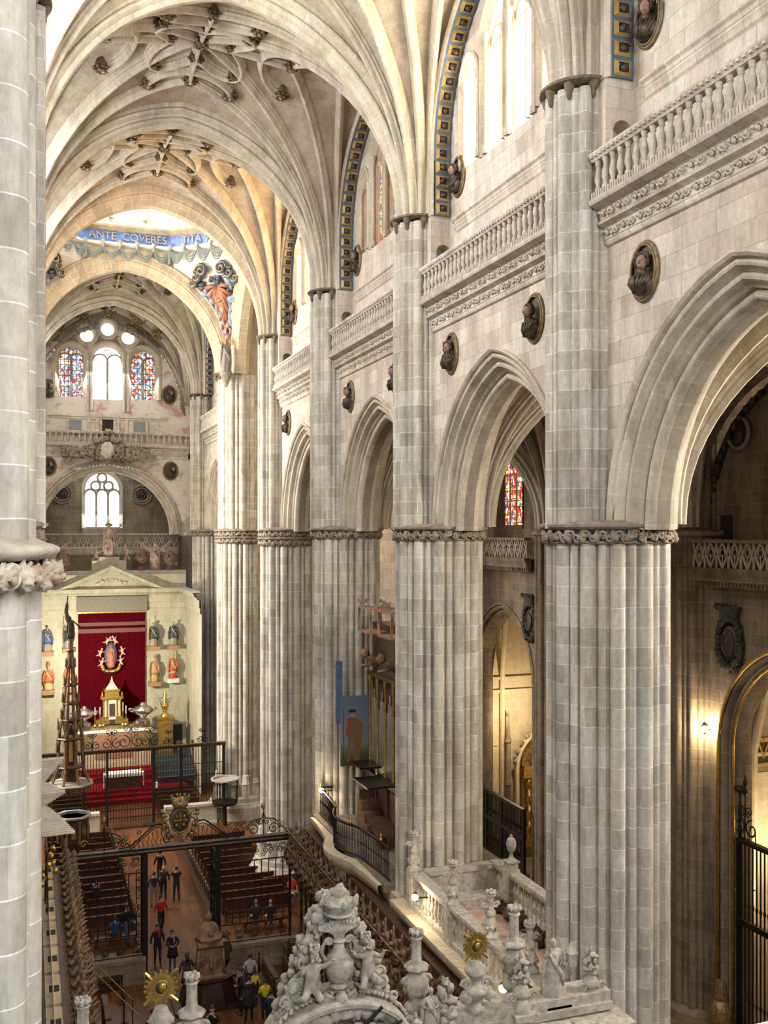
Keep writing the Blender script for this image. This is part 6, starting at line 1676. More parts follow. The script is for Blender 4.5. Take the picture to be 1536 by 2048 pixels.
# lamps (bulbs that are lit in the photo)
M['bulb'] = emit('lit_bulb', (1.0, 0.86, 0.58), 60)
def lamp(loc, label, power=30, r=.10, col=WARM):
    t = empty('spot_lamp', loc, label, 'lamp')
    m = MB(); m.blob((0, 0, 0), r, r, r, 10, 8, 0, 1, 0); m.build('bulb', M['bulb'], t, smooth=150)
    m = MB(); m.tube([(.02, .04, -.02), (.1, .15, -.18)], .03, 6); m.tube([(.05, .0, -.03), (.45, .02, -.06)], .025, 6); m.lathe([(r*.9, -.02), (r*.7, .08), (r*.3, .12)], 10, (.02, .03, .02)); m.build('bracket', M['black'], t)
    point('lamp_light', (loc[0]-.22, loc[1]-.25, loc[2]+.02), power, col, .06)
lamp((10.55, 27.0, 6.95), 'glowing lamp at the far end of the stone loft balustrade', 60)
lamp((10.55, 21.3, 6.75), 'glowing lamp at the near end of the stone loft balustrade', 45)
lamp((11.0, 38.4, 7.25), 'star-bright lamp at the corner of the organ gallery', 70)
lamp((21.8, 28.55, 10.8), 'bright lamp washing the dark wall pillar with yellow light', 260, .12)
lamp((22.9, CENT[3]+3.2, 6.3), 'small bright lamp inside the far gilded chapel', 30, .08)
lamp((23.6, 28.72, 5.0), 'small bright lamp behind the right chapel grille', 60, .08)

# ============================================================ ORGAN and its gallery between the 2nd and 3rd right pillars
t = empty('gallery_rail', (11.0, 0, 0), 'curving dark iron gallery rail with gilt knobs in front of the organ', 'railing')
def gx(y): return -.25*math.sin((y-30.6)/7.6*PI)**2 - (.35*math.sin((y-33)/2.8*PI) if 33 < y < 35.8 else 0)
ys = lin(30.4, 38.6, 34)
m = MB(); m.tube([(gx(y), y, LZ+1.08) for y in ys], .05, 6); m.tube([(gx(y), y, LZ+.08) for y in ys], .03, 5); m.tube([(gx(38.6), 38.6, LZ+1.08), (1.2, 38.7, LZ+1.08)], .05, 6); m.build('handrail', M['iron'], t, smooth=130)
b0 = None
for k in range(60):
    y = 30.4+8.2*(k+.5)/60
    if b0 is None: m = MB(); m.tube([(0, 0, 0), (0, 0, 1.0)], .014, 5); m.lathe([(.014, .45), (.03, .5), (.014, .55)], 6); b0 = m.build('bar', M['iron'], t, loc=(gx(y), y, LZ+.08))
    else: dup(b0, (gx(y), y, LZ+.08), parent=t)
for y in (31.2, 33.4, 35.6, 37.4, 38.5): m = MB(); m.lathe([(.03, 0), (.06, .04), (.05, .1), (.02, .14), (.045, .2), (.01, .28)], 8, (gx(y), y, LZ+1.1)); m.build('gilt_knob', M['gilt'], t, smooth=130)
m = MB(); m.box(10.75, 30.2, LZ-.25, 14.0, 38.9, LZ); m.build('floor', M['paving'], kind='structure', smooth=0)
m = MB()
run = [(0, 5.0), (.15, 5.3), (.15, 5.6), (.35, 5.85), (.4, 6.0), (.4, 6.15), (0, 6.15)]
m.sweep([Vector((11.0+gx(y), y, 0)) for y in ys], [(Vector((-1, 0, 0)), Vector((0, 0, 1)))]*len(ys), run)
m.poly([(11.0-a, 38.6, b) for a, b in run])
tag(m.build('gallery_ledge', M['chapel'], smooth=30), 'pale curved stone ledge under the organ gallery rail', 'ledge')
OX = 12.75
t = empty('pipe_organ', (OX, 33.8, LZ), 'tall painted pipe organ with gilded uprights squeezed between two pillars', 'organ')
M['orgpaint'] = plain('painted_organ_panel', (.42, .16, .06), .5, 0, scale=2.2, c2=(.10, .12, .16))
M['tin'] = plain('tin_pipe', (.42, .40, .34), .35, .7, scale=3, c2=(.30, .27, .22))
m = MB(); m.box(0, -3.6, 0, .9, 3.7, 1.9); m.box(.1, -3.6, 1.9, .9, 3.7, 7.8); m.box(-.12, -3.7, 1.75, .1, 3.8, 1.95); m.box(-.1, -3.7, 5.7, .1, 3.8, 5.85); m.build('case', M['wood'], t, smooth=0)
for k in range(6): 
    m = MB(); y = -3.5+1.25*k; m.box(-.05, y+.1, .15, .0, y+1.05, 1.65); m.build('painted_panel', M['orgpaint'], t, smooth=0)
for k in range(9):
    m = MB(); y = -3.55+.9*k; m.lathe([(.07, 1.95), (.09, 2.1), (.05, 2.2), (.05, 5.4), (.09, 5.55), (.09, 5.7)], 8, (-.02, y, 0)); m.build('gilded_upright', M['gilt'], t)
    if k < 8:
        for q in range(5):
            m = MB(); r = .055; yy = y+.16+q*.145; zt = 5.2-.35*abs(q-2)
            m.lathe([(.015, 2.0), (r, 2.45), (r, zt), (r*.8, zt)], 8, (.02, yy, 0)); m.build('organ_pipe', M['tin'], t, smooth=50)
for k in range(4):
    y = -2.6+1.9*k
    m = MB(); m.tube([(.3, y, 6.1), (-.1, y, 6.4), (-.35, y, 6.5)], [.16, .14, .12], 8); m.blob((-.42, y, 6.62), .17, .17, .19, 10, 7, .2, 2, k); m.tube([(-.1, y, 6.2), (-.45, y+.3, 6.1)], .06, 6); m.build('carved_head', M['wood2'], t, smooth=130)
for k in range(3):
    y = -2.2+2.3*k; m = MB(); m.box(-.7, y-.7, 7.5, .3, y+.7, 7.58); m.box(-.7, y-.7, 8.4, .3, y+.7, 8.48)
    for s in (-.7, .7): m.box(-.7, y+s-.03, 7.5, -.62, y+s+.03, 8.45); m.box(.2, y+s-.03, 7.5, .28, y+s+.03, 8.45)
    m.build('upper_chest', M['orgpaint'], t, smooth=0)
    m = MB(); rn = random.Random(k)
    for q in range(14): m.tube(spiral((-.7, y-.65+q*.1, 8.6+.25*rn.random()), Vector((0, 1, 0)), Vector((0, 0, 1)), .10, 1.2, 9, rn.random()*6), .02, 4)
    m.build('openwork_crest', M['dcarve'], t, smooth=130)
m = MB(); m.box(-1.2, .5, 2.0, 0, 2.2, 2.06); m.box(-.9, 2.3, 2.3, 0, 3.6, 2.36); m.build('bellows_shelf', M['black'], t, smooth=0)
# painted shutter standing open at the far end, facing the camera
def shutter_mat():
    m, nt, b = new_mat('painted_shutter'); uv = N(nt, 'ShaderNodeUVMap').outputs[0]
    sp = N(nt, 'ShaderNodeSeparateXYZ'); L(nt, uv, sp.inputs[0])
    f = noise_n(nt, uv, 2.2, 4); a = N(nt, 'ShaderNodeMath', operation='MULTIPLY_ADD'); L(nt, f, a.inputs[0]); a.inputs[1].default_value = .12; L(nt, sp.outputs[1], a.inputs[2])
    L(nt, ramp(nt, a.outputs[0], [(0.16, (.06, .07, .03)), (.30, (.13, .14, .07)), (.38, (.20, .22, .24)), (1.0, (.12, .15, .20))]), b.inputs['Base Color']); b.inputs['Roughness'].default_value = .6; return m
t = empty('painted_shutter', (12.2, 37.7, 0), 'blue-grey painted organ shutter showing a standing man with staff in a red cape', 'painting')
m = MB(); x0, x1, z0, z1 = -.62, .62, 8.3, 11.05
m.quad((x0, -.03, z0), (x1, -.03, z0), (x1, -.03, z1), (x0, -.03, z1), [(0, 0), (.45, 0), (.45, 1), (0, 1)]); m.box(x0, -.02, z0, x1, .03, z1); m.build('panel', shutter_mat(), t, smooth=0)
m = MB(); m.poly([(x, -.035, z) for x, z in ((-.35, 8.45), (-.25, 8.42), (-.2, 9.2), (-.12, 9.2), (-.08, 8.42), (.15, 8.42), (.22, 9.0), (.3, 9.9), (.12, 10.15), (-.05, 10.2), (-.25, 10.1), (-.36, 9.6), (-.3, 9.2))]); m.build('brown_tunic', plain('brown_paint', (.22, .12, .055), .6), t, smooth=0)
m = MB(); m.poly([(x, -.04, z) for x, z in ((-.42, 9.5), (-.3, 9.6), (-.15, 10.1), (-.2, 10.25), (-.34, 10.15))]); m.build('red_cape', plain('red_paint', (.38, .05, .02), .6), t, smooth=0)
m = MB(); m.poly([(-.1+.09*math.cos(w), -.042, 10.33+.12*math.sin(w)) for w in lin(0, 2*PI, 13)[:-1]]); m.build('painted_face', plain('face_paint', (.35, .22, .15), .6), t, smooth=0)
m = MB(); m.poly([(-.14+.16*math.cos(w), -.045, 10.47+.07*math.sin(w)) for w in lin(0, 2*PI, 13)[:-1]]); m.box(-.52, -.045, 8.5, -.50, -.035, 10.5); m.build('dark_hat_and_staff', plain('black_paint', (.03, .025, .03), .6), t, smooth=0)
m = MB(); m.box(11.42, 37.75, 10.0, 11.68, 37.8, 12.45); tag(m.build('blue_board', plain('slate_blue_board', (.10, .15, .24), .6, c2=(.06, .09, .15)), smooth=0), 'narrow slate-blue painted board standing above the organ shutter', 'board')
t = empty('wooden_steps', (12.2, 36.6, LZ), 'brown wooden steps on the organ gallery', 'steps')
for k in range(4): m = MB(); m.box(-.3-.12*k*0, -.3-.32*(3-k), 0, .35, -.3-.32*(2-k), .38*(k+1)); m.build('step', plain('pine_step_%d' % k, (.20, .11, .06), .6), t, smooth=0)
# music stand / bench on gallery
m = MB(); m.quad((11.6, 33.5, LZ+.5), (12.4, 33.3, LZ+.5), (12.5, 34.5, LZ+.9), (11.7, 34.9, LZ+.9)); m.box(11.9, 33.7, LZ, 12.1, 34.3, LZ+.5); tag(m.build('gallery_bench', M['wood'], smooth=0), 'tilted wooden bench on the organ gallery', 'bench')

# ============================================================ RETROCHOIR TOP (foreground sculpture)
TY = 18.3; TZ = 8.0
m = MB(); m.box(-.2, TY-.3, 0, 11.3, TY+.3, TZ-.35); m.box(-.2, TY-.38, TZ-.35, 11.4, TY+.4, TZ-.2); m.box(-.2, TY-.3, TZ-.2, 11.4, TY+.34, TZ); m.box(-.2, TY-.86, 0, 11.4, TY-.3, TZ-.468)
m.build('wall_retrochoir', M['white'], kind='structure', smooth=0)
m = MB()
for k in range(12): m.box(-.1+k*.95, TY-.78, TZ-.62, .35+k*.95, TY-.5, TZ-.36)
m.build('trim_1', M['white'], kind='structure', smooth=0)
t = empty('crown_sculpture', (5.5, TY, TZ), 'big pale stone crest of clouds, vase and two cherubs over a curved pediment, bottom centre', 'sculpture')
W = M['white']
def F3s(u, z, d): return (u, d, z)
m = MB()                                  # segmental curved cornice ending in volutes
arcp = [(1.28*math.cos(w), -.05+.78*math.sin(w)) for w in lin(PI*.97, PI*.03, 25)]
profile_sweep(m, F3s, arcp, [(-.08, .3), (-.08, -.55), (-.02, -.62), (.05, -.62), (.08, -.52), (.16, -.48), (.2, -.40), (.27, -.36), (.3, -.2), (.3, .3)])
for s in (-1, 1):
    c = Vector((s*1.20, -.5, .02)); P_ = spiral(c, Vector((s, 0, 0)), Vector((0, 0, 1)), .25, 2.2, 36, PI*.5); m.tube(P_, [.05]*30+[.07]*6, 6)
    m.blob(c+Vector((0, .1, 0)), .10, .25, .10, 10, 6, 0, 1, 0); m.tube([c+Vector((0, -.02, .0)), c+Vector((0, .5, 0))], .2, 12)
m.build('curved_pediment', W, t, smooth=40)
m = MB()                                  # ornament under the arc
for k in range(8): m.blob((-.7+.2*k, -.45, .40+.12*math.sin(k/7*PI)), .13, .1, .11, 8, 6, .5, 3, k)
for s in (-1, 1):
    for q in range(3): m.tube(spiral((s*(.3+.28*q), -.48, .18-.06*q), Vector((s, 0, 0)), Vector((0, 0, 1)), .15, 1.5, 18, q), .035, 6)
    m.blob((s*.45, -.5, -.18), .19, .19, .22, 10, 8, .25, 2, 3)
m.blob((0, -.55, .05), .13, .12, .16, 10, 8, .1, 2, 2)
m.build('tympanum_ornament', M['carve'], t, smooth=130)
m = MB(); m.box(-1.15, -.3, -.5, 1.15, .3, .15); m.build('tympanum', W, t, smooth=0)
for p, q, lb in (((-.55, -.62, -.05), (-.85, -.5, .35), 0), ((.35, -.65, .3), (.75, -.62, .62), 0), ((.5, -.66, .05), (1.15, -.6, .3), 0)):
    m = MB(); m.tube([p, q], .035, 6); m.build('iron_bracket', M['iron'], t)
rn = random.Random(12)
m = MB()                                  # cloud mass and foliage, in a triangular heap
for k in range(430):
    h_ = rn.random()**1.1; half = 1.28*(1-h_)**.8+.10
    x = rn.uniform(-1, 1)*half; z = .62*(1-(x/1.4)**2)+h_*2.0 - .25*abs(x)**2
    if abs(x) < .32 and .7 < z < 2.0: continue
    r = rn.uniform(.05, .15); m.blob((x, rn.uniform(-.12, .30)-.1*(r < .09), z), r, r*.8, r, 8, 6, .3, 2.6, k)
for k in range(60):
    s = rn.choice((-1, 1)); z = rn.uniform(.45, 1.7); half = 1.32*(1-(z-.3)/2.2); x = s*half*rn.uniform(.65, 1.0)
    m.tube(spiral((x, -.15, z), Vector((s, 0, 0)), Vector((0, 0, rn.choice((-1, 1)))), rn.uniform(.09, .16), 1.4, 14, rn.random()*6), .035, 5)
for k in range(34):
    w = PI*(.04+.92*k/33); leaf_curl(m, Vector((1.32*math.cos(w), -.2, -.05+.86*math.sin(w))), Vector((0, -1, 0)), Vector((math.cos(w), 0, math.sin(w)*.8+.3)).normalized(), .22, k)
m.build('cloud_heap', W, t, smooth=130)
m = MB()                                  # vase with lilies
m.lathe([(.14, .95), (.18, 1.0), (.14, 1.06), (.20, 1.12), (.26, 1.28), (.29, 1.42), (.29, 1.47), (.20, 1.58), (.11, 1.70), (.10, 1.80), (.14, 1.84), (.12, 1.87)], 20, (0, -.28, 0), wob=lambda w, q: 1+.03*math.cos(10*w)*(1 if q < .5 else 0))
for s in (-1, 1): m.tube(smooth_path([(s*.12, -.28, 1.8), (s*.27, -.28, 1.82), (s*.33, -.28, 1.66), (s*.25, -.28, 1.5)], 5), .035, 6); m.tube(spiral((s*.2, -.3, 1.84), Vector((s, 0, 0)), Vector((0, 0, 1)), .08, 1.3, 12), .03, 6)
for k in range(11):
    a = (k-5)/5; m.tube(smooth_path([(a*.05, -.28, 1.84), (a*.14, -.32, 2.02), (a*.36, -.30, 2.20-.12*abs(a))], 4), [.025]*4+[.035]*4+[.045], 6); m.blob((a*.36, -.30, 2.22-.12*abs(a)), .055, .05, .06, 7, 5, .4, 3, k)
m.build('lily_vase', W, t, smooth=50)
m = MB(); m.lathe([(.24, 2.30), (.29, 2.34), (.26, 2.38), (.34, 2.56), (.26, 2.54), (.16, 2.66), (.05, 2.72)], 16, (.02, -.25, 0))
for k in range(8): w = 2*PI*k/8; m.blob((.02+.33*math.cos(w), -.25+.33*math.sin(w), 2.58), .06, .06, .08, 7, 5, .2, 2, k)
m.blob((.02, -.25, 2.72), .15, .15, .14, 10, 7, .2, 3, 5); m.build('crown', W, t, smooth=50)
for s, lb in ((-1, 'left'), (1, 'right')):
    o = cherub_mb(1, -s).build('cherub', W, t, smooth=150); o.location = (s*.55, -.36, .78 if s < 0 else .88); o.scale = (.86, .86, .98)
    o['label'] = 'cherub leaning toward the vase from the ' + lb
m = MB(); m.blob((0, -.45, .80), .13, .12, .15, 12, 9, .06, 2, 1); m.blob((0, -.57, .79), .025, .03, .03, 6, 4, 0, 1, 0)
for s in (-1, 1):
    m.blob((s*.05, -.56, .83), .02, .012, .01, 6, 4, 0, 1, 0)
    for q in range(4): m.tube([(s*.12, -.4, .8-.03*q), (s*(.28+.02*q), -.4, .9-.08*q), (s*(.36-.03*q), -.35, .78-.08*q)], [.05, .05, .02], 6)
m.build('cherub_head', W, t, smooth=130)
# sunbursts, statues and urns along the top
def sunburst(x, z, label, r=.30):
    t = empty('gilded_sunburst', (x, TY-.2, TZ), label, 'sunburst'); zc = z-TZ
    m = MB(); m.slathe([(.17, 0), (.2, .1), (.12, .2), (.2, .34), (.24, .44), (.14, .54), (.10, .62), (.15, .72), (.2, .80), (.10, zc-r*1.15)], 14, wob=lambda w, q: 1+.08*math.cos(6*w))
    for s in (-1, 1): m.tube(spiral((s*.2, 0, .55), Vector((s, 0, 0)), Vector((0, 0, 1)), .12, 1.3, 12), .05, 6); m.blob((s*.25, -.05, .35), .12, .1, .12, 8, 6, .4, 3, 2); m.blob((s*.14, 0, .85), .09, .09, .08, 8, 6, .4, 3, 2)
    m.build('carved_foot', W, t, smooth=50)
    m = MB()
    for k in range(36):
        w = 2*PI*k/36; l = r*(1.0 if k % 2 else .82); d = Vector((math.cos(w), 0, math.sin(w))); sd = Vector((-math.sin(w), 0, math.cos(w)))
        c = Vector((0, 0, zc)); a, b = c+d*.11, c+d*l
        for y_, f in ((-.025, 1), (.02, -1)):
            q = [a-sd*.012+Vector((0, y_, 0)), b-sd*.022+Vector((0, y_, 0)), b+sd*.022+Vector((0, y_, 0)), a+sd*.012+Vector((0, y_, 0))]; m.poly(q if f > 0 else q[::-1])
        m.tube([a, b], [.012, .018], 4)
    for k in range(4):
        w = PI/4+PI/2*k; d = Vector((math.cos(w), 0, math.sin(w))); m.tube([Vector((0, 0, zc))+d*r*.7, Vector((0, 0, zc))+d*r*1.35], [.03, .035], 6)
    m.tube([(.12*math.cos(w), -.04, zc+.12*math.sin(w)) for w in lin(0, 2*PI, 21)], .02, 6); m.build('rays', M['gilt'], t, smooth=20)
    m = MB(); m.blob((0, -.03, zc), .11, .03, .11, 14, 8, 0, 1, 0); m.build('disc', M['bronze'], t, smooth=130)
    m = MB(); m.blob((.03, -.05, zc), .07, .025, .09, 12, 8, 0, 1, 0); m.build('gilt_face', M['gilt'], t, smooth=130)
sunburst(2.22, 9.42, 'golden sunburst on a carved foot, lower left, in front of the visitors'); sunburst(8.37, 9.30, 'golden sunburst on a carved foot, right of the big crest sculpture', .27)
def spire(x, y, zt, label, z0=TZ):
    t = empty('stone_pinnacle', (x, y, z0), label, 'pinnacle'); h = zt-z0
    m = MB(); m.slathe([(.22, 0), (.24, .1), (.14, .2), (.13, .3), (.22, .36), (.25, h*.35), (.2, h*.42), (.13, h*.48), (.20, h*.50), (.25, h*.53), (.20, h*.57), (.11, h*.60), (.10, h*.86), (.13, h*.89), (.08, h*.92)], 14, wob=lambda w, q: 1+.05*math.cos(7*w))
    m.build('shaft', W, t, smooth=45)
    m = MB()
    for q in range(7): w = q*2*PI/7; m.blob((.10*math.cos(w), .10*math.sin(w), h*.96), .055, .055, .06, 7, 5, .4, 3, q)
    for s in (-1, 1): m.tube(spiral((s*.2, 0, h*.36), Vector((s, 0, 0)), Vector((0, 0, 1)), .11, 1.3, 12), .045, 6)
    for q in range(5): m.blob((.2*math.cos(q*1.3), .2*math.sin(q*1.3), h*.25), .08, .08, .1, 7, 5, .4, 3, q)
    m.build('flower_top', W, t, smooth=130)
spire(2.78, TY-.1, 9.55, 'slender pale pinnacle just right of the lower left sunburst'); spire(7.28, TY+.25, 9.62, 'pale flower-topped pinnacle close right of the crest sculpture'); spire(9.55, TY+.45, 9.75, 'tall grey pinnacle behind the flower vases, right of the right sunburst')
spire(0.9, TY+.1, 9.3, 'pinnacle hidden at the far left of the retrochoir wall')
def top_statue(x, y, z, h, label, seed, lantern=False, group=False):
    t = empty('stone_statue', (x, y, z), label, 'statue'); s = h/1.74
    m = MB(); m.box(-.34, -.3, -.0, .34, .3, .12); m.box(-.28, -.25, .12, .28, .25, .2); m.build('plinth', W, t, smooth=0)
    o = statue_mb(seed, 'raise' if lantern else 'clasp', wide=1.15).build('figure', W, t, smooth=130); o.scale = (s*1.1, s, s); o.location = (0, 0, .2)
    if lantern:
        m = MB(); m.box(.26, -.2, .95, .42, -.04, 1.2); m.lathe([(.15, 1.2), (.02, 1.4)], 4, (.34, -.12, 0), ph=PI/4); m.lathe([(.04, .75), (.11, .95)], 6, (.34, -.12, 0)); m.tube([(.15, -.05, 1.0), (.34, -.12, .9)], .05, 6); m.build('little_tower', W, t)
    if group:
        m = MB()
        for q in range(12): m.blob((.32+.1*math.sin(q*2), .02, .25+.09*q), .12-.003*q, .11, .10, 8, 6, .5, 3, q)
        m.build('flower_sheaf', W, t, smooth=130)
    return t
top_statue(10.2, TY-.05, TZ-.35, 1.3, 'pale statue of a robed man holding a little tower, beside the nearest pillar', 3, True)
top_statue(7.3, TY-.45, TZ-.45, 1.0, 'pale robed statue with flower sheaf, half hidden at the bottom edge right of the crest', 5, group=True)
finial((11.05, TY-.1, TZ-.35), 'urn', 'stone flower urn on the block at the base of the nearest pillar', .9)
finial((9.35, TY-.25, TZ-.25), 'urn', 'stone flower vase between the right sunburst and the robed statue', .95)
finial((6.95, TY-.55, TZ-.75), 'urn', 'low stone flower vase tucked under the right volute of the crest', .8)
for x, w in ((9.35, .42), (10.2, .45), (11.05, .5), (8.37, .45)):
    m = MB(); m.box(x-w, TY-.88-.01*int(x*10 % 7), TZ-.9, x+w, TY-.2, TZ-.46); e_ = .011*int(x*10 % 7); m.box(x-w-.05, TY-.9-e_, TZ-.45+e_, x+w+.05, TY-.15, TZ-.35-e_); tag(m.build('stone_block', W, smooth=0), {9.35: 'carved stone block under the flower vase', 10.2: 'carved stone block under the robed statue with the tower', 11.05: 'carved stone block under the rightmost flower urn', 8.37: 'carved stone block under the right golden sunburst'}[x], 'block')
m = MB()
for s in (-1, 1): m.tube(spiral((8.37+s*.33, TY-.92, TZ-.25), Vector((s, 0, 0)), Vector((0, 0, 1)), .15, 1.5, 16), .03, 6)
m.tube(smooth_path([(8.1, TY-.92, TZ-.4), (8.37, TY-.95, TZ-.2), (8.64, TY-.92, TZ-.4)], 6), .035, 6)
tag(m.build('gilt_scroll', M['gilt'], smooth=130), 'gilt-edged double scroll below the right golden sunburst', 'ornament')
# ledge at the very bottom right (parapet by the camera)
m = MB(); m.sweep([Vector(gp(1460, 2060, 16.0)+(16.0,)), Vector(gp(1560, 2036, 16.0)+(16.0,))], [(Vector((0, -1, 0)), Vector((0, 0, 1)))]*2, [(0, -.4), (0, 0), (.6, 0), (.6, -.4)])
tag(m.build('stone_ledge', M['pier'], smooth=0), 'out-of-focus corner of a pale stone ledge at the bottom right', 'ledge')
# ============================================================ ALTAR
def altar_pt(px, y, Y=YC):
    """point on the altar wall plane seen at a pixel"""
    th = math.radians(19.57); t = (px-768)/2000; c, s = math.cos(th), math.sin(th)
    X = Y*(s+t*c)/(c-t*s); D = Y*c+X*s; return X, 17.5-(y-1066)*D/2000
def ap(px, y, Y): 
    X, z = altar_pt(px, y, Y); return Vector((X, Y, z))
# crimson hanging with pleats
t = empty('altar_hanging', (0, 0, 0), 'tall crimson cloth hanging behind the altar under a gilt rail', 'hanging')
xa, zt = altar_pt(156, 1226); xb, zb = altar_pt(290, 1440)
m = MB(); nx, nz = 90, 6; pts = []
for i in range(nx):
    for j in range(nz): pts.append((xa+(xb-xa)*i/(nx-1), YC-.16+.022*math.sin(i*1.9), zb+(zt-zb)*j/(nz-1)))
m.grid(pts, nx, nz); m.build('cloth', M['hanging'], t, smooth=150)
m = MB(); m.box(xa-.05, YC-.34, zt-.03, xb+.05, YC-.22, zt+.08); m.build('gilt_rail', M['gilt'], t)
m = MB(); 
for z0_, z1_ in ((zt-.95, zt-.70), (zt-1.45, zt-1.15)): m.box(xa, YC-.21, z0_, xb, YC-.195, z1_)
m.build('dull_bands', plain('dull_mauve_band', (.16, .07, .065), .9), t, smooth=0)
m = MB(); m.box(xa-.1, YC-.36, zt+.1, xb+.1, YC-.02, zt+1.15); tag(m.build('canopy_board', plain('grey_canopy', (.22, .20, .17), .8), smooth=0), 'grey board over the top of the crimson hanging', 'board')
# virgin figure in a mandorla with cherubs
p = ap(222, 1310, YC-.3)
t = empty('virgin_figure', p, 'small robed figure in a dark blue mantle on the crimson hanging, ringed by cherubs', 'sculpture')
o = statue_mb(2, 'clasp').build('figure', plain('rose_robe', (.42, .13, .09), .6), t, smooth=130); o.location = (0, -.15, -.85); o.scale = (.8, .6, .92)
m = MB(); m.blob((0, 0, -.05), .46, .14, .95, 16, 10, .04, 3, 2); m.build('blue_mantle', plain('blue_mantle', (.05, .08, .12), .6, c2=(.03, .045, .07)), t, smooth=130)
m = MB()
for k in range(13): w = PI*1.02+PI*.96*k/12; m.blob((.62*math.cos(w), -.1, -.75+.42*math.sin(w)), .15, .13, .13, 8, 6, .4, 3, k)
m.build('gilt_cloud', M['gilt'], t, smooth=130)
m = MB(); m.lathe([(.12, 1.02), (.15, 1.12), (.05, 1.22)], 8, (0, -.1, 0)); m.build('crown', M['gilt'], t)
chb = None
for x, z, rt in ((-.42, 1.05, .6), (.42, 1.05, -.6), (-.85, .15, .3), (.85, .2, -.3), (-.72, -.55, .2), (.72, -.5, -.2)):
    if chb is None: chb = cherub_mb(2, 1).build('cherub', M['flesh'], t, smooth=150); c = chb
    else: c = dup(chb, parent=t)
    c.location = (x, -.15, z-.25); c.rotation_euler = (0, rt, 0); c.scale = (.62, .62, .62)
# bishops and saints on brackets
cols = {'dark': ((.05, .06, .05), (.30, .28, .20)), 'red': ((.50, .12, .05), (.55, .40, .2)), 'gold': ((.48, .22, .12), (.45, .34, .12)), 'blue': ((.07, .10, .22), (.3, .28, .2))}
def saint(px, yf, kind, label, seed, mitre=False, skirt=None):
    p = ap(px, yf, YC-.42); t = empty('saint_statue', p, label, 'statue')
    a, b = cols[kind]
    o = statue_mb(seed, 'raise' if seed % 2 else 'clasp').build('figure', cm(b, .6), t, smooth=130); o.scale = (1.0, .8, 1.0)
    m = MB(); m.lathe([(.12, 1.42), (.20, 1.3), (.24, 1.0), (.30, .7), (.31, .55)], 20, sy=.75, wob=lambda w, q: 1+.06*math.sin(6*w+seed))
    m.tube([(-.2, 0, 1.36), (-.32, -.05, .9), (-.3, 0, .45)], [.07, .10, .07], 7); m.tube([(.2, 0, 1.36), (.32, -.05, .9), (.3, 0, .45)], [.07, .10, .07], 7); m.build('cloak', cm(a, .6), t, smooth=130)
    m = MB(); m.blob((0, -.09, 1.6), .065, .05, .085, 8, 6, 0, 1, 0); m.build('face', M['flesh'], t, smooth=150)
    if mitre: m = MB(); m.lathe([(.09, 1.66), (.12, 1.78), (.07, 1.94), (.01, 2.0)], 10, sy=.6); m.build('mitre', cm(a, .6), t, smooth=50)
    if seed % 2: m = MB(); m.tube([(-.36, -.2, .0), (-.34, -.22, 2.0)], .025, 6); m.build('staff', M['olgold'], t)
    if skirt: m = MB(); m.lathe([(.25, .38), (.30, .1), (.29, 0)], 16, sy=.85); m.build('skirt', cm(skirt, .6), t, smooth=130)
    m = MB(); m.box(-.42, -.28, -.32, .42, .40, 0); m.build('bracket', plain('terracotta_bracket_%d' % seed, (.38, .20, .12) if seed != 7 else (.75, .70, .6), .8), t, smooth=0)
saint(137, 1296, 'dark', 'dark-cloaked saint statue nearest the hanging on the left, upper row', 1); saint(95, 1303, 'blue', 'blue-robed saint statue at the left edge, upper row', 2)
saint(307, 1292, 'dark', 'dark-cloaked saint statue right of the hanging, upper row', 3, False); saint(347, 1290, 'dark', 'dark-cloaked saint statue with open book, farthest right of the upper row', 4)
saint(138, 1375, 'red', 'orange-robed bishop statue left of the hanging, lower row', 6, True); saint(97, 1380, 'red', 'red-robed bishop statue at the left edge, lower row', 8, True)
saint(309, 1363, 'gold', 'bishop statue with mitre in gold and rose robes, right of the hanging, lower row', 5, True); saint(346, 1356, 'red', 'statue in a short red cape and red hem on the white bracket', 7, False, (.5, .05, .04))
# altar block, gradin, tabernacle
AY = 71.6
def A(px, y): return ap(px, y, AY)
z_top = A(220, 1452).z; x0 = A(152, 1452).x; x1 = A(302, 1452).x; z_b = A(220, 1500).z
t = empty('high_altar', ((x0+x1)/2, AY, 0), 'high altar with gilded front under the crimson hanging', 'altar'); hw = (x1-x0)/2
m = MB(); m.box(-hw, 0, z_b-1.4, hw, 1.2, z_top-.45); m.build('block', M['vouss'], t, smooth=0)
m = MB(); m.box(-hw-.05, -.06, z_top-.45, hw+.05, 1.2, z_top-.32); m.build('altar_cloth', M['cloth'], t, smooth=0)
m = MB(); m.box(-hw, -.03, z_b-.2, -hw+1.2, 0, z_top-.5); m.box(hw-1.2, -.03, z_b-.2, hw, 0, z_top-.5); m.build('gilt_panel', M['olgold'], t, smooth=0)
m = MB(); m.box(-hw+1.25, -.03, z_b-.6, hw-1.25, 0, z_top-.55); m.build('rose_panel', plain('rose_marble', (.34, .17, .11), .5), t, smooth=0)
m = MB(); m.box(-hw, .35, z_top-.32, hw, 1.2, z_top); m.build('gradin', M['olgold'], t, smooth=0)
p = A(222, 1450); hT = A(222, 1360).z-p.z
t = empty('tabernacle', (p.x+.1, AY+.6, p.z), 'stepped gold and marble tabernacle with a pointed roof on the high altar', 'tabernacle'); k = hT/3.3
t.scale = (k, k, k)
m = MB(); m.box(-1.15, -.4, 0, 1.15, .4, .35); m.box(-.8, -.35, .35, .8, .35, .55); m.build('step', M['gilt'], t)
m = MB(); m.box(-.62, -.3, .55, .62, .3, 1.85); m.build('body', plain('cream_marble', (.55, .50, .38), .4), t, smooth=0)
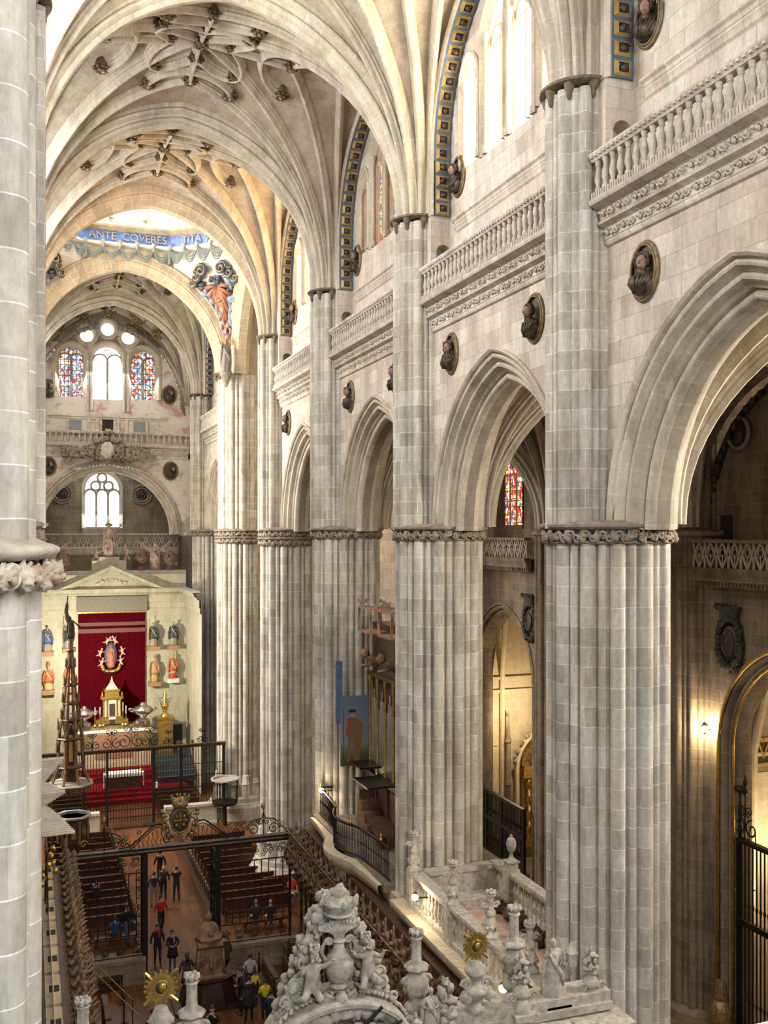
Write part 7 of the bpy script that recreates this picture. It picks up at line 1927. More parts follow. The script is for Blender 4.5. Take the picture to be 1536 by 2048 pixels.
for x in (-.6, -.35, .35, .6): m = MB(); m.lathe([(.07, .55), (.05, .65), (.05, 1.7), (.08, 1.85)], 8, (x, -.34, 0)); m.build('column', M['gilt'], t)
m = MB(); m.box(-.8, -.42, 1.85, .8, .42, 2.02); m.box(-.5, -.35, 2.02, .5, .35, 2.45); m.box(-.58, -.4, 2.45, .58, .4, 2.55); 
for x in (-.7, .7): m.lathe([(.06, 2.02), (.09, 2.15), (.04, 2.3), (.01, 2.4)], 6, (x, -.3, 0))
m.build('entablature', M['gilt'], t)
m = MB(); m.lathe([(.62, 2.55), (.2, 3.0), (.22, 3.05)], 4, ph=PI/4, sy=.7); m.lathe([(.08, 3.02), (.12, 3.1), (.06, 3.25), (.02, 3.5)], 8); m.build('roof', M['vouss'], t, smooth=20)
m = MB(); m.box(-.2, -.33, .6, .2, -.3, 1.5); m.box(-.18, -.45, .05, .18, -.4, .45); m.build('dark_niche', M['bronze'], t, smooth=0)
m = MB(); m.box(-.24, -.46, .38, .24, -.42, .52); m.build('card', M['cloth'], t, smooth=0)
def candle(p, h, label, n=0):
    t = empty('candlestick', p, label, 'candlestick')
    m = MB(); m.lathe([(.14, 0), (.12, .06), (.04, .14), (.06, .24), (.03, .34), (.04, h*.55), (.07, h*.6)], 8); m.build('stick', M['gilt'], t)
    m = MB(); m.tube([(0, 0, h*.6), (0, 0, h)], .032, 6); m.build('candle', M['cloth'], t)
for i, (px, lb) in enumerate(((190, 'leftmost candlestick on the high altar'), (200, 'second candlestick from the left on the high altar'), (207, 'candlestick just left of the tabernacle'), (246, 'candlestick just right of the tabernacle'), (252, 'rightmost tall candlestick on the high altar'))):
    q = ap(px, 1447, AY+.3); q.z = z_top; candle(q, 1.3+.25*(i in (2, 3)), lb)
def silver_urn(px, y0, y1, label):
    p = ap(px, y1, AY+.4); p.z = z_top; h = ap(px, y0, AY+.4).z-p.z; s = h/1.6
    t = empty('silver_urn', p, label, 'urn'); t.scale = (s, s, s)
    m = MB(); m.lathe([(.5, 0), (.52, .25), (.4, .35), (.22, .45), (.3, .55), (.68, .8), (.78, 1.0), (.7, 1.18), (.35, 1.35), (.2, 1.42), (.16, 1.55), (.1, 1.6)], 20, wob=lambda w, q: 1+.06*math.cos(9*w)); m.build('bowl', M['silver'], t, smooth=50)
    for q in (-1, 1): m = MB(); m.tube(spiral((q*.85, 0, 1.0), Vector((q, 0, 0)), Vector((0, 0, 1)), .2, 1.3, 12), .06, 6); m.build('handle', M['silver'], t, smooth=130)
silver_urn(169, 1412, 1452, 'big chased silver urn at the left end of the high altar'); silver_urn(285, 1404, 1446, 'big chased silver urn at the right end of the high altar')
# candelabrum on its gilded pedestal, right of the altar
p = ap(330, 1475, AY); ht = ap(330, 1432, AY).z-p.z
t = empty('gilded_pedestal', p, 'gold pedestal right of the high altar', 'pedestal')
m = MB(); m.box(-.5, -.4, -2.0, .5, .4, ht-.15); m.box(-.6, -.5, ht-.15, .6, .5, ht); m.box(-.4, -.42, 0, .4, -.4, ht-.4); m.build('block', M['gilt'], t)
p2 = p+Vector((0, 0, ht)); h = ap(328, 1380, AY).z-p2.z
t = empty('candelabrum', p2, 'silver and gold branched candelabrum standing on the gold pedestal', 'candelabrum')
m = MB(); m.lathe([(.3, 0), (.25, .15), (.12, .25), (.2, .5), (.3, .75), (.14, 1.0), (.1, 1.15), (.22, h*.6), (.1, h*.7), (.12, h*.85), (.03, h)], 12); m.build('stem', M['gilt'], t, smooth=50)
m = MB()
for q in range(6): w = q*PI/3; m.tube(smooth_path([(0, 0, h*.5), (.25*math.cos(w), .25*math.sin(w), h*.45), (.38*math.cos(w), .38*math.sin(w), h*.66)], 4), .035, 5); m.lathe([(.05, 0), (.07, .06), (.03, .25)], 6, (.38*math.cos(w), .38*math.sin(w), h*.66))
m.build('branches', M['silver'], t, smooth=130)
m = MB(); q = ap(356, 1470, AY); m.box(q.x-.35, AY+.3, q.z-1.2, q.x+.35, AY+.4, q.z+.7); tag(m.build('screen', M['black'], smooth=0), 'dark upright display board beside the gold pedestal', 'board')
for px, lb in ((358, 'dark carved chair back left of the altar wall corner'), (388, 'dark wooden candle stand near the altar wall corner')):
    q = ap(px, 1470, 70.5); t = empty('altar_furniture', (q.x, 70.5, 1.1), lb, 'furniture')
    m = MB(); m.lathe([(.25, 0), (.12, .2), (.1, 1.2), (.18, 1.3), (.1, 1.5), (.22, 1.8), (.2, 1.9)], 8); m.build('stand', M['wood'], t)
# red-carpeted platforms and steps
for i, (y0, z, xa_, xb_) in enumerate(((62.0, .0, 0, 0), (66.2, .35, 1.2, 10.2), (66.7, .55, 1.3, 10.1), (67.2, .75, 1.4, 10.0), (69.6, 1.05, 2.2, 9.2), (70.0, 1.25, 2.4, 9.0))):
    if xb_ == 0: continue
    m = MB(); m.box(xa_, y0, 0, xb_, YC-.05, z); tag(m.build('carpeted_step', M['red'], smooth=0), ['', 'lowest and widest crimson carpeted step before the altar', 'second crimson carpeted step before the altar', 'third crimson carpeted step, carrying the white-draped table', 'crimson step just in front of the high altar', 'topmost crimson step at the foot of the high altar'][i], 'step')
m = MB(); m.box(4.3, 61.0, 0, 7.0, 66.2, .05); tag(m.build('wooden_ramp', M['floor'], smooth=0), 'bare wooden strip inside the altar railing gate', 'floor strip')
m = MB(); m.box(.6, 64.0, .0, 3.0, 66.1, .03); m.box(7.6, 64.0, 0, 9.6, 66.1, .03); tag(m.build('carpet', M['red'], smooth=0), 'crimson carpet on the floor behind the altar railing', 'carpet')
t = empty('altar_table', (5.9, 67.9, .75), 'white-draped altar table on the crimson carpet', 'table')
m = MB(); m.box(-1.25, -.45, .95, 1.25, .45, 1.0); m.box(-1.27, -.47, .78, 1.27, -.45, 1.0); m.box(-1.29, -.47, .1, -1.25, -.1, 1.0); m.box(1.25, -.47, .1, 1.29, -.1, 1.0); m.build('white_cloth', M['cloth'], t, smooth=0)
m = MB(); m.box(-1.1, -.35, 0, 1.1, .35, .95); m.build('wooden_block', M['wood'], t, smooth=0)
for x in (-1.15, 1.15): candle(Vector((5.9+x, 68.0, 1.75)), .7, 'white candle at the %s end of the altar table' % ('left' if x < 0 else 'right'))
m = MB(); m.box(7.7, 66.9, .75, 8.0, 67.1, 1.1); tag(m.build('white_box', M['cloth'], smooth=0), 'small white box on the crimson steps', 'box')
# dark benches (stepped rows) on the right of the sanctuary
for i in range(6):
    m = MB(); m.box(8.2, 68.2+i*.8, .75+.18*i, 10.7, 68.4+i*.8, 1.5+.18*i); m.box(8.2, 67.9+i*.8, 1.1+.18*i, 10.7, 68.25+i*.8, 1.16+.18*i); tag(m.build('sanctuary_bench', plain('grey_blue_bench_%d' % i, (.07, .08, .09), .5), smooth=0), 'grey-blue bench row at the right of the sanctuary', 'bench', 'grey-blue sanctuary benches')
    if i < 3:
        m = MB(); m.box(1.2, 68.2+i*.8, .75+.1*i, 2.3, 68.4+i*.8, 1.6+.1*i); tag(m.build('sanctuary_bench', plain('grey_green_bench_%d' % i, (.06, .08, .085), .5), smooth=0), 'dark bench at the left edge of the sanctuary', 'bench', 'left sanctuary benches')
# statues along the parapet above the pediment
SYY = YC+.9
M['pol'] = plain('faded_polychrome', (.50, .43, .34), .7, 0, scale=3, c2=(.22, .10, .08))
m = MB(); m.box(AX-6.2, SYY-.4, 13.5, AX+5.4, SYY+.6, 14.75); m.build('wall_altar_attic', M['altarstone'], kind='structure', smooth=0)
t = empty('haloed_statue', (AX-.1, SYY, 14.75), 'central standing statue with a rayed halo and cross, above the pediment', 'statue')
m = MB(); m.box(-1.2, -.4, 0, 1.2, .4, .75); m.box(-.7, -.45, .0, .7, .4, 1.0); m.build('plinth', M['altarstone'], t, smooth=0)
o = statue_mb(4, 'raise').build('figure', M['pol'], t, smooth=130); o.scale = (1.35, 1.1, 1.35); o.location = (0, 0, 1.0)
m = MB()
for k in range(16): w = PI*k/15; m.tube([(0, .12, 3.25), (.75*math.cos(w), .12, 3.25+.75*math.sin(w))], [.03, .012], 4)
m.tube([(.35, -.1, 2.6), (.95, -.1, 3.45)], .035, 5); m.tube([(.72, -.1, 3.4), (.98, -.1, 3.15)], .035, 5); m.build('halo_rays', M['olgold'], t)
for x, lb in ((-1.0, 'small kneeling child figure left of the haloed statue'), (1.15, 'small wheel-like ornament with child right of the haloed statue')):
    o = cherub_mb(3, 1 if x < 0 else -1).build('small_figure', M['pol'], smooth=150); o.location = (AX+x, SYY, 15.45); tag(o, lb, 'statue')
def angel(x, label, s):
    t = empty('winged_angel', (x, SYY, 14.75), label, 'statue')
    o = statue_mb(7 if s > 0 else 9, 'raise').build('figure', M['pol'], t, smooth=130); o.scale = (1.15, 1, 1.15)
    for q in (-1, 1):
        m = MB()
        for k in range(7): m.tube(smooth_path([(q*.12, .12, 1.35), (q*(.5+.05*k), .15, 1.65-.05*k), (q*(1.25-.09*k), .12, 2.2-.2*k)], 3), [.06, .07, .07, .07, .06, .05, .02], 5)
        m.build('wing', plain('russet_wing_%d_%d' % (s, q), (.30, .12, .09), .7, c2=(.3, .26, .2)), t, smooth=130)
    return t
angel(AX-4.0, 'winged angel statue on the left of the attic above the altar wall', -1); angel(AX+3.2, 'winged angel statue on the right of the attic above the altar wall', 1)
for x, lb in ((-3.3, 'dark carved urn beside the left angel'), (2.2, 'dark carved urn left of the right angel'), (4.3, 'dark carved urn right of the right angel')):
    t = empty('carved_urn', (AX+x, SYY, 14.75), lb, 'urn')
    m = MB(); m.lathe([(.3, 0), (.25, .2), (.15, .35), (.4, .6), (.5, .9), (.4, 1.1), (.25, 1.3), (.1, 1.45)], 12)
    for k in range(10): m.blob((.4*math.cos(k*2.4), .4*math.sin(k*2.4), .5+.08*k), .14, .14, .14, 6, 5, .5, 3, k)
    m.build('body', plain('rusty_stone_%d' % int(x*10), (.22, .12, .09), .8, c2=(.1, .07, .06)), t, smooth=50)
# great carved cartouche over the round arch
t = empty('crest_cartouche', (AX-.1, YA-.75, 23.3), 'massive carved baroque crest over the round arch of the altar end', 'carving')
m = MB(); rn = random.Random(8)
for k in range(70):
    x = rn.uniform(-3.1, 3.1); z = rn.uniform(-.6, .9)*(1-abs(x)/4.2)+(.9*(1-abs(x)/1.3) if abs(x) < 1.3 else 0)*rn.random()*1.4; m.blob((x, rn.uniform(-.2, .1), z), .25, .22, .23, 8, 6, .5, 2.5, k)
for k in range(26): s = rn.choice((-1, 1)); x = rn.uniform(.3, 3.2); m.tube(spiral((s*x, -.3, rn.uniform(-.5, .6)), Vector((s, 0, 0)), Vector((0, 0, 1)), rn.uniform(.2, .36), 1.4, 14, rn.random()*6), .075, 5)
m.build('foliage', M['dcarve'], t, smooth=130)
m = MB()
for k in range(18): x = -2.2+4.4*k/17; leaf_curl(m, Vector((x, -.25, -1.15+.18*math.cos(x))), Vector((0, -1, 0)), Vector((math.sin(x), 0, .6)).normalized(), .42, k)
m.blob((0, -.35, .3), .5, .2, .6, 12, 8, .2, 3, 1); m.build('golden_scrolls', M['carve'], t, smooth=130)
for px, y, lb in ((97, 932, 'dark face roundel left of the round arch'), (341, 942, 'dark face roundel right of the round arch'), (97, 777, 'dark bust roundel left of the end windows'), (338, 790, 'bust roundel right of the end windows')):
    q = ap(px, y, YA-.05); d = dup(MED[0], q, label=lb); d.rotation_euler = (0, 0, PI/2); d.scale = (1, 1.15, 1.15)
for k in (0, 1):
    q = ap((462, 452)[k], (640, 735)[k], PY[5]-1.2)
t = empty('corbel_statue', ap(452, 745, PY[5]-1.45), 'painted robed statue on a corbel where the far crossing arch meets the sunlit pillar', 'statue')
o = statue_mb(11, 'raise').build('figure', plain('green_grey_robe', (.17, .21, .19), .6, c2=(.24, .13, .10)), t, smooth=130); o.scale = (1.1, 1, 1.15)
m = MB(); m.lathe([(.05, -.9), (.2, -.6), (.35, -.2), (.42, -.05), (.4, 0)], 12); m.build('corbel', M['dcarve'], t)
m = MB()
for k in range(12): w = PI*k/11; m.tube([(0, .2, 1.7), (.5*math.cos(w), .2, 1.8+.5*math.sin(w))], [.03, .01], 4)
m.build('rays', M['gilt'], t)

# ============================================================ PULPITS and the wooden spire
X, Y = 2.05, 51.4
t = empty('pulpit', (X, Y, 0), 'octagonal carved wooden pulpit at the left, with a pale rim', 'pulpit')
m = MB(); m.lathe([(.1, 1.7), (.5, 2.0), (.72, 2.4), (.72, 3.45), (.8, 3.55)], 8, ph=PI/8); m.build('body', M['wood'], t, smooth=15)
m = MB(); m.lathe([(.76, 3.55), (.92, 3.6), (.92, 3.68), (.72, 3.68), (.72, 3.5)], 8, ph=PI/8); m.build('rim', plain('pale_rim', (.40, .38, .40), .5), t, smooth=15)
m = MB()
for k in range(8): w = 2*PI*k/8+PI/8; m.tube([(.76*math.cos(w), .76*math.sin(w), 2.4), (.76*math.cos(w), .76*math.sin(w), 3.5)], .06, 6); m.blob((.70*math.cos(w+.39), .70*math.sin(w+.39), 2.95), .16, .16, .3, 6, 5, .4, 3, k)
m.build('carving', M['wood2'], t, smooth=50)
m = MB(); m.tube([(0, 0, 0), (0, 0, 1.9)], [.28, .2], 8); m.build('stem', M['wood'], t)
t = empty('pulpit_canopy', (X-.1, Y+.2, 5.1), 'tall dark gothic wooden canopy with tapering openwork spire and trumpeting angel', 'canopy')
m = MB(); m.lathe([(1.1, .0), (1.15, .08), (1.05, .14), (.3, .2)], 8, ph=PI/8); m.build('sounding_board', plain('pale_grey_board', (.32, .29, .24), .7), t, smooth=15)
m = MB(); m.tube([(-.85, .35, -5.1), (-.85, .35, .05)], .08, 6); m.build('back_post', M['wood'], t)
m = MB(); m.lathe([(.9, -.25), (1.02, .0)], 8, ph=PI/8)
for k in range(24): w = 2*PI*k/24; m.blob((.98*math.cos(w), .98*math.sin(w), -.12), .06, .06, .12, 5, 4, .4, 3, k)
m.build('carved_skirt', M['wood2'], t, smooth=40)
zz = [(.95, .14), (.62, .9), (.60, 1.9), (.52, 2.9), (.40, 3.2), (.33, 4.0), (.24, 4.9), (.16, 5.8), (.10, 6.6), (.05, 7.2)]
m = MB()
for k in range(8):
    w = 2*PI*k/8+PI/8
    m.tube([(r*math.cos(w), r*math.sin(w), z) for r, z in zz], [.07]*6+[.05]*4, 6)
    for r, z in ((.62, .95), (.64, 1.7), (.58, 2.8), (.42, 3.3), (.35, 4.1), (.26, 4.9), (.18, 5.8)):
        q = (r+.05); m.lathe([(.05, 0), (.07, .05), (.04, .15), (.05, .3), (.01, .5)], 6, (q*math.cos(w), q*math.sin(w), z))
    w2 = w+PI/8; c0, s0 = math.cos(w2), math.sin(w2)
    m.tube(smooth_path([(.6*math.cos(w), .6*math.sin(w), 2.4), (.56*c0, .56*s0, 3.1), (.6*math.cos(w+PI/4), .6*math.sin(w+PI/4), 2.4)], 4), .05, 5)
m.build('spire', M['wood2'], t, smooth=40)
m = MB()
for r, z in ((.62, .9), (.60, 2.3), (.40, 3.2), (.33, 4.0), (.24, 4.9), (.16, 5.8), (.10, 6.6)): m.lathe([(r*.6, z-.05), (r+.06, z-.04), (r+.1, z+.02), (r+.04, z+.08), (r*.6, z+.09)], 8, ph=PI/8)
m.lathe([(.3, .2), (.3, 3.1)], 8); m.build('tier_rings', M['wood'], t, smooth=20)
m = MB(); m.box(-.09, -.38, 1.2, .09, -.31, 2.5); m.build('amber_panel', plain('amber_glass', (.75, .42, .08), .4), t, smooth=0)
o = statue_mb(3, 'raise').build('angel', M['bronze'], t, smooth=130); o.location = (0, 0, 7.2); o.scale = (.6, .6, .62)
m = MB(); m.tube([(.05, -.1, 8.15), (.45, -.1, 7.75)], [.02, .05], 6); m.tube(smooth_path([(-.05, .05, 8.0), (-.2, .1, 8.5), (-.12, .1, 9.3)], 5), [.14]*4+[.10]*4+[.04]*3, 6); m.build('wing_and_trumpet', M['bronze'], t, smooth=130)
X, Y = gp(432, 1624)[0], 59.6
t = empty('pulpit', (X, Y, 0), 'small round iron pulpit balcony with a pale rim, right of the altar railing', 'pulpit')
m = MB(); m.lathe([(.72, 2.72), (.85, 2.75), (.85, 2.83), (.70, 2.83), (.7, 2.7)], 20); m.build('rim', plain('pale_worn_rim', (.40, .36, .32), .5), t)
m = MB(); m.lathe([(.72, 1.3), (.75, 1.35), (.75, 1.45), (.1, 1.45)], 20)
for k in range(24): w = 2*PI*k/24; m.tube([(.74*math.cos(w), .74*math.sin(w), 1.4), (.76*math.cos(w), .76*math.sin(w), 2.75)], .015, 4)
m.tube([(0, 0, 0), (0, 0, 1.4)], .12, 8); m.build('cage', M['iron'], t)

# ============================================================ ORGAN TRUMPETS at the left edge
def at3(px, y, D):
    th = math.radians(19.57); la = (px-768)/2000*D
    return Vector((D*math.sin(th)+la*math.cos(th), D*math.cos(th)-la*math.sin(th), 17.5-(y-1066)*D/2000))
M['tin2'] = plain('dull_tin_trumpet', (.60, .56, .47), .6, .0, scale=3, c2=(.46, .42, .35))
def trumpets(tips, base_y, D, n, label):
    """a fan of horizontal pipes whose bell ends follow the tip line"""
    t = empty('trumpet_pipes', at3(60, base_y, D), label, 'organ pipes'); o = Vector(t.location)
    for k in range(n):
        f = k/(n-1); seg = f*(len(tips)-1); i = min(int(seg), len(tips)-2); q = seg-i
        tx = tips[i][0]+(tips[i+1][0]-tips[i][0])*q; ty = tips[i][1]+(tips[i+1][1]-tips[i][1])*q
        tip = at3(tx, ty, D)-o; root = Vector((tip.x-2.2, tip.y+0.1, tip.z+(-.1)))
        m = MB(); m.tube([root, tip-Vector((.12, 0, 0)), tip], [.035, .045, .07], 8, cap=False); m.build('trumpet', M['tin2'], t, smooth=50)
trumpets([(127, 1517), (110, 1538), (92, 1560)], 1520, 30, 13, 'upper fan of grey horizontal organ trumpets at the left edge')
trumpets([(92, 1564), (130, 1583), (116, 1592), (92, 1608)], 1580, 30, 16, 'middle fan of grey horizontal organ trumpets at the left edge')
trumpets([(92, 1612), (120, 1634), (150, 1664)], 1630, 30, 17, 'lower fan of grey horizontal organ trumpets at the left edge')
# gallery iron and blue-grey organ parts under them
p = at3(100, 1700, 30)
t = empty('organ_gallery_rail', p, 'iron and gilt rail of the left organ gallery under the trumpets', 'railing')
m = MB()
for k in range(9): m.tube([(-.1+.05*math.sin(k), -.9+.22*k, -1.6), (-.1, -.9+.22*k, .2)], .015, 5)
m.tube([(-.1, -1, .2), (-.1, 1.1, .2)], .03, 6); m.build('bars', M['iron'], t)
m = MB()
for k in range(10): m.blob((-.05+.2*math.sin(k*1.7), -.8+.2*k, -.2-.25*(k % 4)), .07, .07, .09, 6, 5, .4, 3, k)
m.build('gilt_leaves', M['gilt'], t, smooth=130)

# ============================================================ CHAPELS
# chapel grille seen through the second arch
def bar_grille(x, y0, y1, z0, z1, label, n, posts, mid=(), crest=False, rail=.09):
    t = empty('chapel_grille', (x, (y0+y1)/2, z0), label, 'grille'); h = z1-z0; L0 = (y1-y0)/2
    m = MB(); m.box(-.10, -L0, h-rail, .10, L0, h+.05)
    for z in mid: m.box(-.08, -L0, z-z0-.10, .08, L0, z-z0+.10)
    m.box(-.05, -L0, 0, .05, L0, .1)
    for f in posts: m.box(-.07, -L0+2*L0*f-.07, 0, .07, -L0+2*L0*f+.07, h)
    m.build('frame', M['iron'], t, smooth=0)
    b0 = None
    for k in range(n):
        y = -L0+2*L0*(k+.5)/n
        if b0 is None:
            m = MB(); m.tube([(0, 0, 0), (0, 0, h)], .03, 5)
            for z in (h*.25, h*.7): m.lathe([(.03, -.1), (.055, 0), (.03, .1)], 6, (0, 0, z))
            b0 = m.build('bar', M['iron'], t, loc=(0, y, 0))
        else: dup(b0, (0, y, 0), parent=t)
    if crest:
        m = MB()
        for c in (.15, .55, .95): 
            y = -L0+2*L0*c; scroll_pair(m, (0, y, h+.45), .32, 1, Vector((0, 1, 0)), .035, 18); scroll_pair(m, (0, y, h+1.0), .2, -1, Vector((0, 1, 0)), .03, 14)
            m.tube([(0, y, h), (0, y, h+1.6)], .03, 6); m.lathe([(.03, 0), (.10, .12), (.03, .3), (.08, .4), (.01, .7)], 8, (0, y, h+1.5))
            for q in range(4): m.tube([(0, y+(-.5+.3*q), h+.05), (0, y+(-.5+.3*q), h+.4)], .02, 5)
        m.lathe([(.06, 0), (.09, .3), (.05, .6), (.08, .9), (.03, 1.3), (.05, 1.5), (.2, 1.75)], 8, (0, L0-.05, h))
        m.build('scroll_crest', M['iron'], t, smooth=130)
    return t
bar_grille(21.55, CENT[3]-3.2, CENT[3]+3.2, 1.75, 4.7, 'black iron chapel grille seen through the second arch, above the loft', 44, (0, .36, .62, .8, 1), mid=(3.4,))
m = MB(); m.box(21.3, CENT[3]-3.3, 0, 21.8, CENT[3]+3.3, 1.75); tag(m.build('stone_plinth', M['aisle'], smooth=0), 'stone base under the black iron chapel grille', 'plinth')
bar_grille(22.35, CENT[1]-2.8, CENT[1]+2.8, .3, 7.3, 'tall ornate iron chapel grille with scrolled crest at the lower right edge', 30, (0, .33, .66, 1), mid=(4.6,), crest=True)
# gilded mouldings on the right chapel arch
for n_, e, lb in ((.05, -.12, 'outer'), (.42, .20, 'inner')):
    m = MB(); a = 3.35-n_
    m.tube([(AXW+e, CENT[1]-a, .6)]+[(AXW+e, CENT[1]+u, z) for u, z in arch_path(a, 10.3, .35, 15)]+[(AXW+e, CENT[1]+a, .6)], .06, 6)
    tag(m.build('gilt_moulding', M['gilt'], smooth=130), lb+' gilded roll moulding round the lamplit chapel arch on the right', 'moulding')
m = MB(); m.lathe([(.5, 0), (.5, .5), (.42, .6), (.36, .7), (.4, 1.2), (.3, 1.4), (.22, 1.5), (.2, 2.0), (.14, 2.2)], 10, (AXW-.05, CENT[1]+3.25, .3)); tag(m.build('gilded_plinth', M['olgold'], smooth=30), 'gilded column base at the foot of the right chapel arch', 'column base')
# frieze with raised gold letters in the right chapel
yw = CENT[1]+4.3
t = empty('lettered_frieze', (25.7, yw-.03, 9.75), 'dark frieze with raised gold letters inside the right chapel', 'frieze')
m = MB(); m.box(-2.4, -.05, -.38, 2.4, .02, .38); m.build('band', M['bronze'], t, smooth=0)
m = MB(); m.box(-2.4, -.12, .36, 2.4, .02, .50); m.box(-2.4, -.1, -.46, 2.4, .02, -.38); m.build('gilt_border', M['gilt'], t, smooth=0)
cu = bpy.data.curves.new('letters', 'FONT'); cu.body = 'AVE'; cu.size = .78; cu.extrude = .03; cu.align_y = 'CENTER'
o = bpy.data.objects.new('letters', cu); COL.objects.link(o); o.parent = t; o.location = (-1.95, -.07, 0); o.rotation_euler = (PI/2, 0, 0); cu.materials.append(M['gilt']); mesh_text(o)
# golden retable with twisted columns in the far chapel
yr = CENT[3]+4.1
t = empty('golden_retable', (26.6, yr, 0), 'gilded altarpiece with twisted columns in an ogee niche in the far chapel', 'altarpiece')
m = MB(); m.box(-1.4, -.1, 0, 1.4, .15, 6.0); m.build('back', M['olgold'], t, smooth=0)
for x in (-1.15, -.65, .65, 1.15):
    m = MB(); m.tube([(x+.06*math.cos(k*.8), -.32+.06*math.sin(k*.8), 1.0+k*.105) for k in range(32)], .10, 8); m.build('twisted_column', M['gilt'], t, smooth=130)
m = MB(); m.box(-1.4, -.45, .6, 1.4, 0, 1.0); m.box(-1.5, -.5, 4.3, 1.5, 0, 4.75); m.box(-1.4, -.4, 4.75, 1.4, 0, 4.9)
for k in range(14): m.blob((-1.2+.185*k, -.4, 4.55), .12, .1, .16, 7, 5, .5, 3, k)
m.build('entablature', M['gilt'], t, smooth=30)
m = MB()
for k in range(16): w = PI*k/15; m.blob((.8*math.cos(w), -.3, 5.1+.8*math.sin(w)), .2, .15, .2, 7, 5, .5, 3, k)
m.build('carved_crown', M['olgold'], t, smooth=130)
m = MB(); m.box(-.45, -.15, 1.3, .45, -.1, 3.8); m.build('niche', M['bronze'], t, smooth=0)
t = empty('stone_niche_frame', (26.6, yr-.1, 0), 'carved stone ogee frame with pinnacle around the gilded altarpiece', 'frame')
m = MB(); profile_sweep(m, lambda u, z, d: (u, d, z), [(-1.75, 0)]+arch_path(1.75, 4.8, .3, 13)+[(1.75, 0)], [(-.12, 0), (-.12, -.25), (0, -.3), (.1, -.2), (.18, 0)]); m.build('arch', M['chapel'], t)
m = MB()
for k in range(12): w = lin(.15, PI-.15, 12)[k]; m.blob((1.95*math.cos(w), -.15, 4.9+2.0*math.sin(w)), .14, .12, .14, 7, 5, .5, 3, k)
m.build('crockets', M['dcarve'], t, smooth=130)
for x in (-2.3, 2.3): m = MB(); m.lathe([(.16, 0), (.13, .4), (.13, 3.9), (.2, 4.0), (.14, 4.2), (.12, 6.2), (.2, 6.3), (.12, 6.5), (.04, 7.6), (.1, 7.7), (.02, 7.95)], 8, (x, -.15, 0)); m.build('pinnacle', M['aisle'], t)
# heraldic shields on the aisle wall
def shield(y, z, label):
    t = empty('heraldic_shield', (AXW-.02, y, z), label, 'shield')
    m = MB(); m.blob((-.05, 0, -.1), .16, .42, .62, 14, 9, .05, 2, 1); m.tube([(-.17, .28*math.cos(w), -.1+.42*math.sin(w)) for w in lin(0, 2*PI, 17)], .05, 6); m.build('field', M['bronze'], t, smooth=130)
    m = MB()
    for k in range(26): w = 2*PI*k/26; m.blob((-.1, .56*math.cos(w)*(1-.12*math.sin(w) if math.sin(w) < 0 else 1), -.1+.82*math.sin(w)), .13, .13, .14, 7, 5, .5, 3, k)
    m.build('carved_border', M['shield'], t, smooth=130)
    m = MB(); m.lathe([(.40, .62), (.44, .72), (.42, .9), (.56, 1.12), (.5, 1.14), (.2, 1.05)], 14, (-.1, 0, 0), .5, 1)
    for k in range(7): m.blob((-.25, -.5+.167*k, 1.1), .07, .08, .1, 6, 5, .4, 3, k)
    m.build('crown', M['shield'], t, smooth=50)
M['shield'] = plain('blackened_stone', (.075, .065, .055), .7, .1, scale=6, c2=(.035, .03, .027))
shield(27.4, 13.95, 'black crowned heraldic shield on the dark aisle wall at the right edge'); shield(41.4, 13.5, 'black heraldic shield seen edge-on through the second arch')
t = empty('wall_roundel', (AXW+.42, 27.55, 20.85), 'round dark medallion on the aisle wall under the right arch', 'roundel')
m = MB(); m.tube([(-.05, .52*math.cos(w), .52*math.sin(w)) for w in lin(0, 2*PI, 29)], .07, 6); m.build('frame', M['dcarve'], t, smooth=130)
m = MB(); m.poly([(-.03, .5*math.cos(w), .5*math.sin(w)) for w in lin(0, 2*PI, 29)[:-1]][::-1]); m.blob((-.05, 0, 0), .1, .25, .32, 10, 7, .3, 3, 1); m.build('relief', M['bronze'], t, smooth=50)
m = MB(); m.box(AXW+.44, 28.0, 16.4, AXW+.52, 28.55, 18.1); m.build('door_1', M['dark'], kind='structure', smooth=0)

# ============================================================ PEOPLE
BK = (.012, .012, .014); NV = (.02, .025, .045); JN = (.06, .10, .17); BG = (.22, .17, .12)
T = PI          # facing away from the camera
person(308, 1815, 'person in a navy jacket and beige trousers seen from behind in the coro doorway', NV, BG, pose='stand', rz=T)
person(327, 1801, 'person with light hair, dark jacket and tan shoulder bag beyond the doorway', (.03, .03, .025), BK, hair=(.30, .18, .08), pose='stand', rz=T, long=True, bag=(.22, .10, .03))
person(320, 1768, 'person in dark jacket and dark red trousers, farthest in the central aisle', BK, (.12, .015, .015), pose='walk', rz=T)
person(353, 1803, 'person in black lifting both arms to photograph the vault', BK, NV, pose='photo', rz=T)
person(322, 1868, 'person in a bright red sweater and black trousers walking through the doorway', (.40, .008, .015), BK, pose='walk', rz=.2, long=True)
person(315, 1931, 'person in open black jacket over a red top, walking toward the camera', BK, BK, pose='stand', rz=.1, scarf=(.38, .01, .015))
person(345, 1943, 'person in a black coat with pink patterned scarf and blue jeans', BK, JN, hair=(.07, .035, .02), pose='clasp', rz=0, coatlen=.30, scarf=(.30, .14, .13), long=True)
person(374, 1993, 'person in a brown coat with pale fur collar seen from behind', (.05, .035, .028), BK, hair=(.06, .03, .018), pose='stand', rz=T, coatlen=.35, scarf=(.34, .30, .24), long=True)
person(449, 1952, 'person in a dark olive coat standing behind the lectern', (.035, .032, .02), BK, pose='stand', rz=T, coatlen=.3)
person(481, 2028, 'person in black with a pink scarf and raised hands, right of the lectern', BK, BK, pose='raise', rz=-PI/2, scarf=(.42, .12, .14))
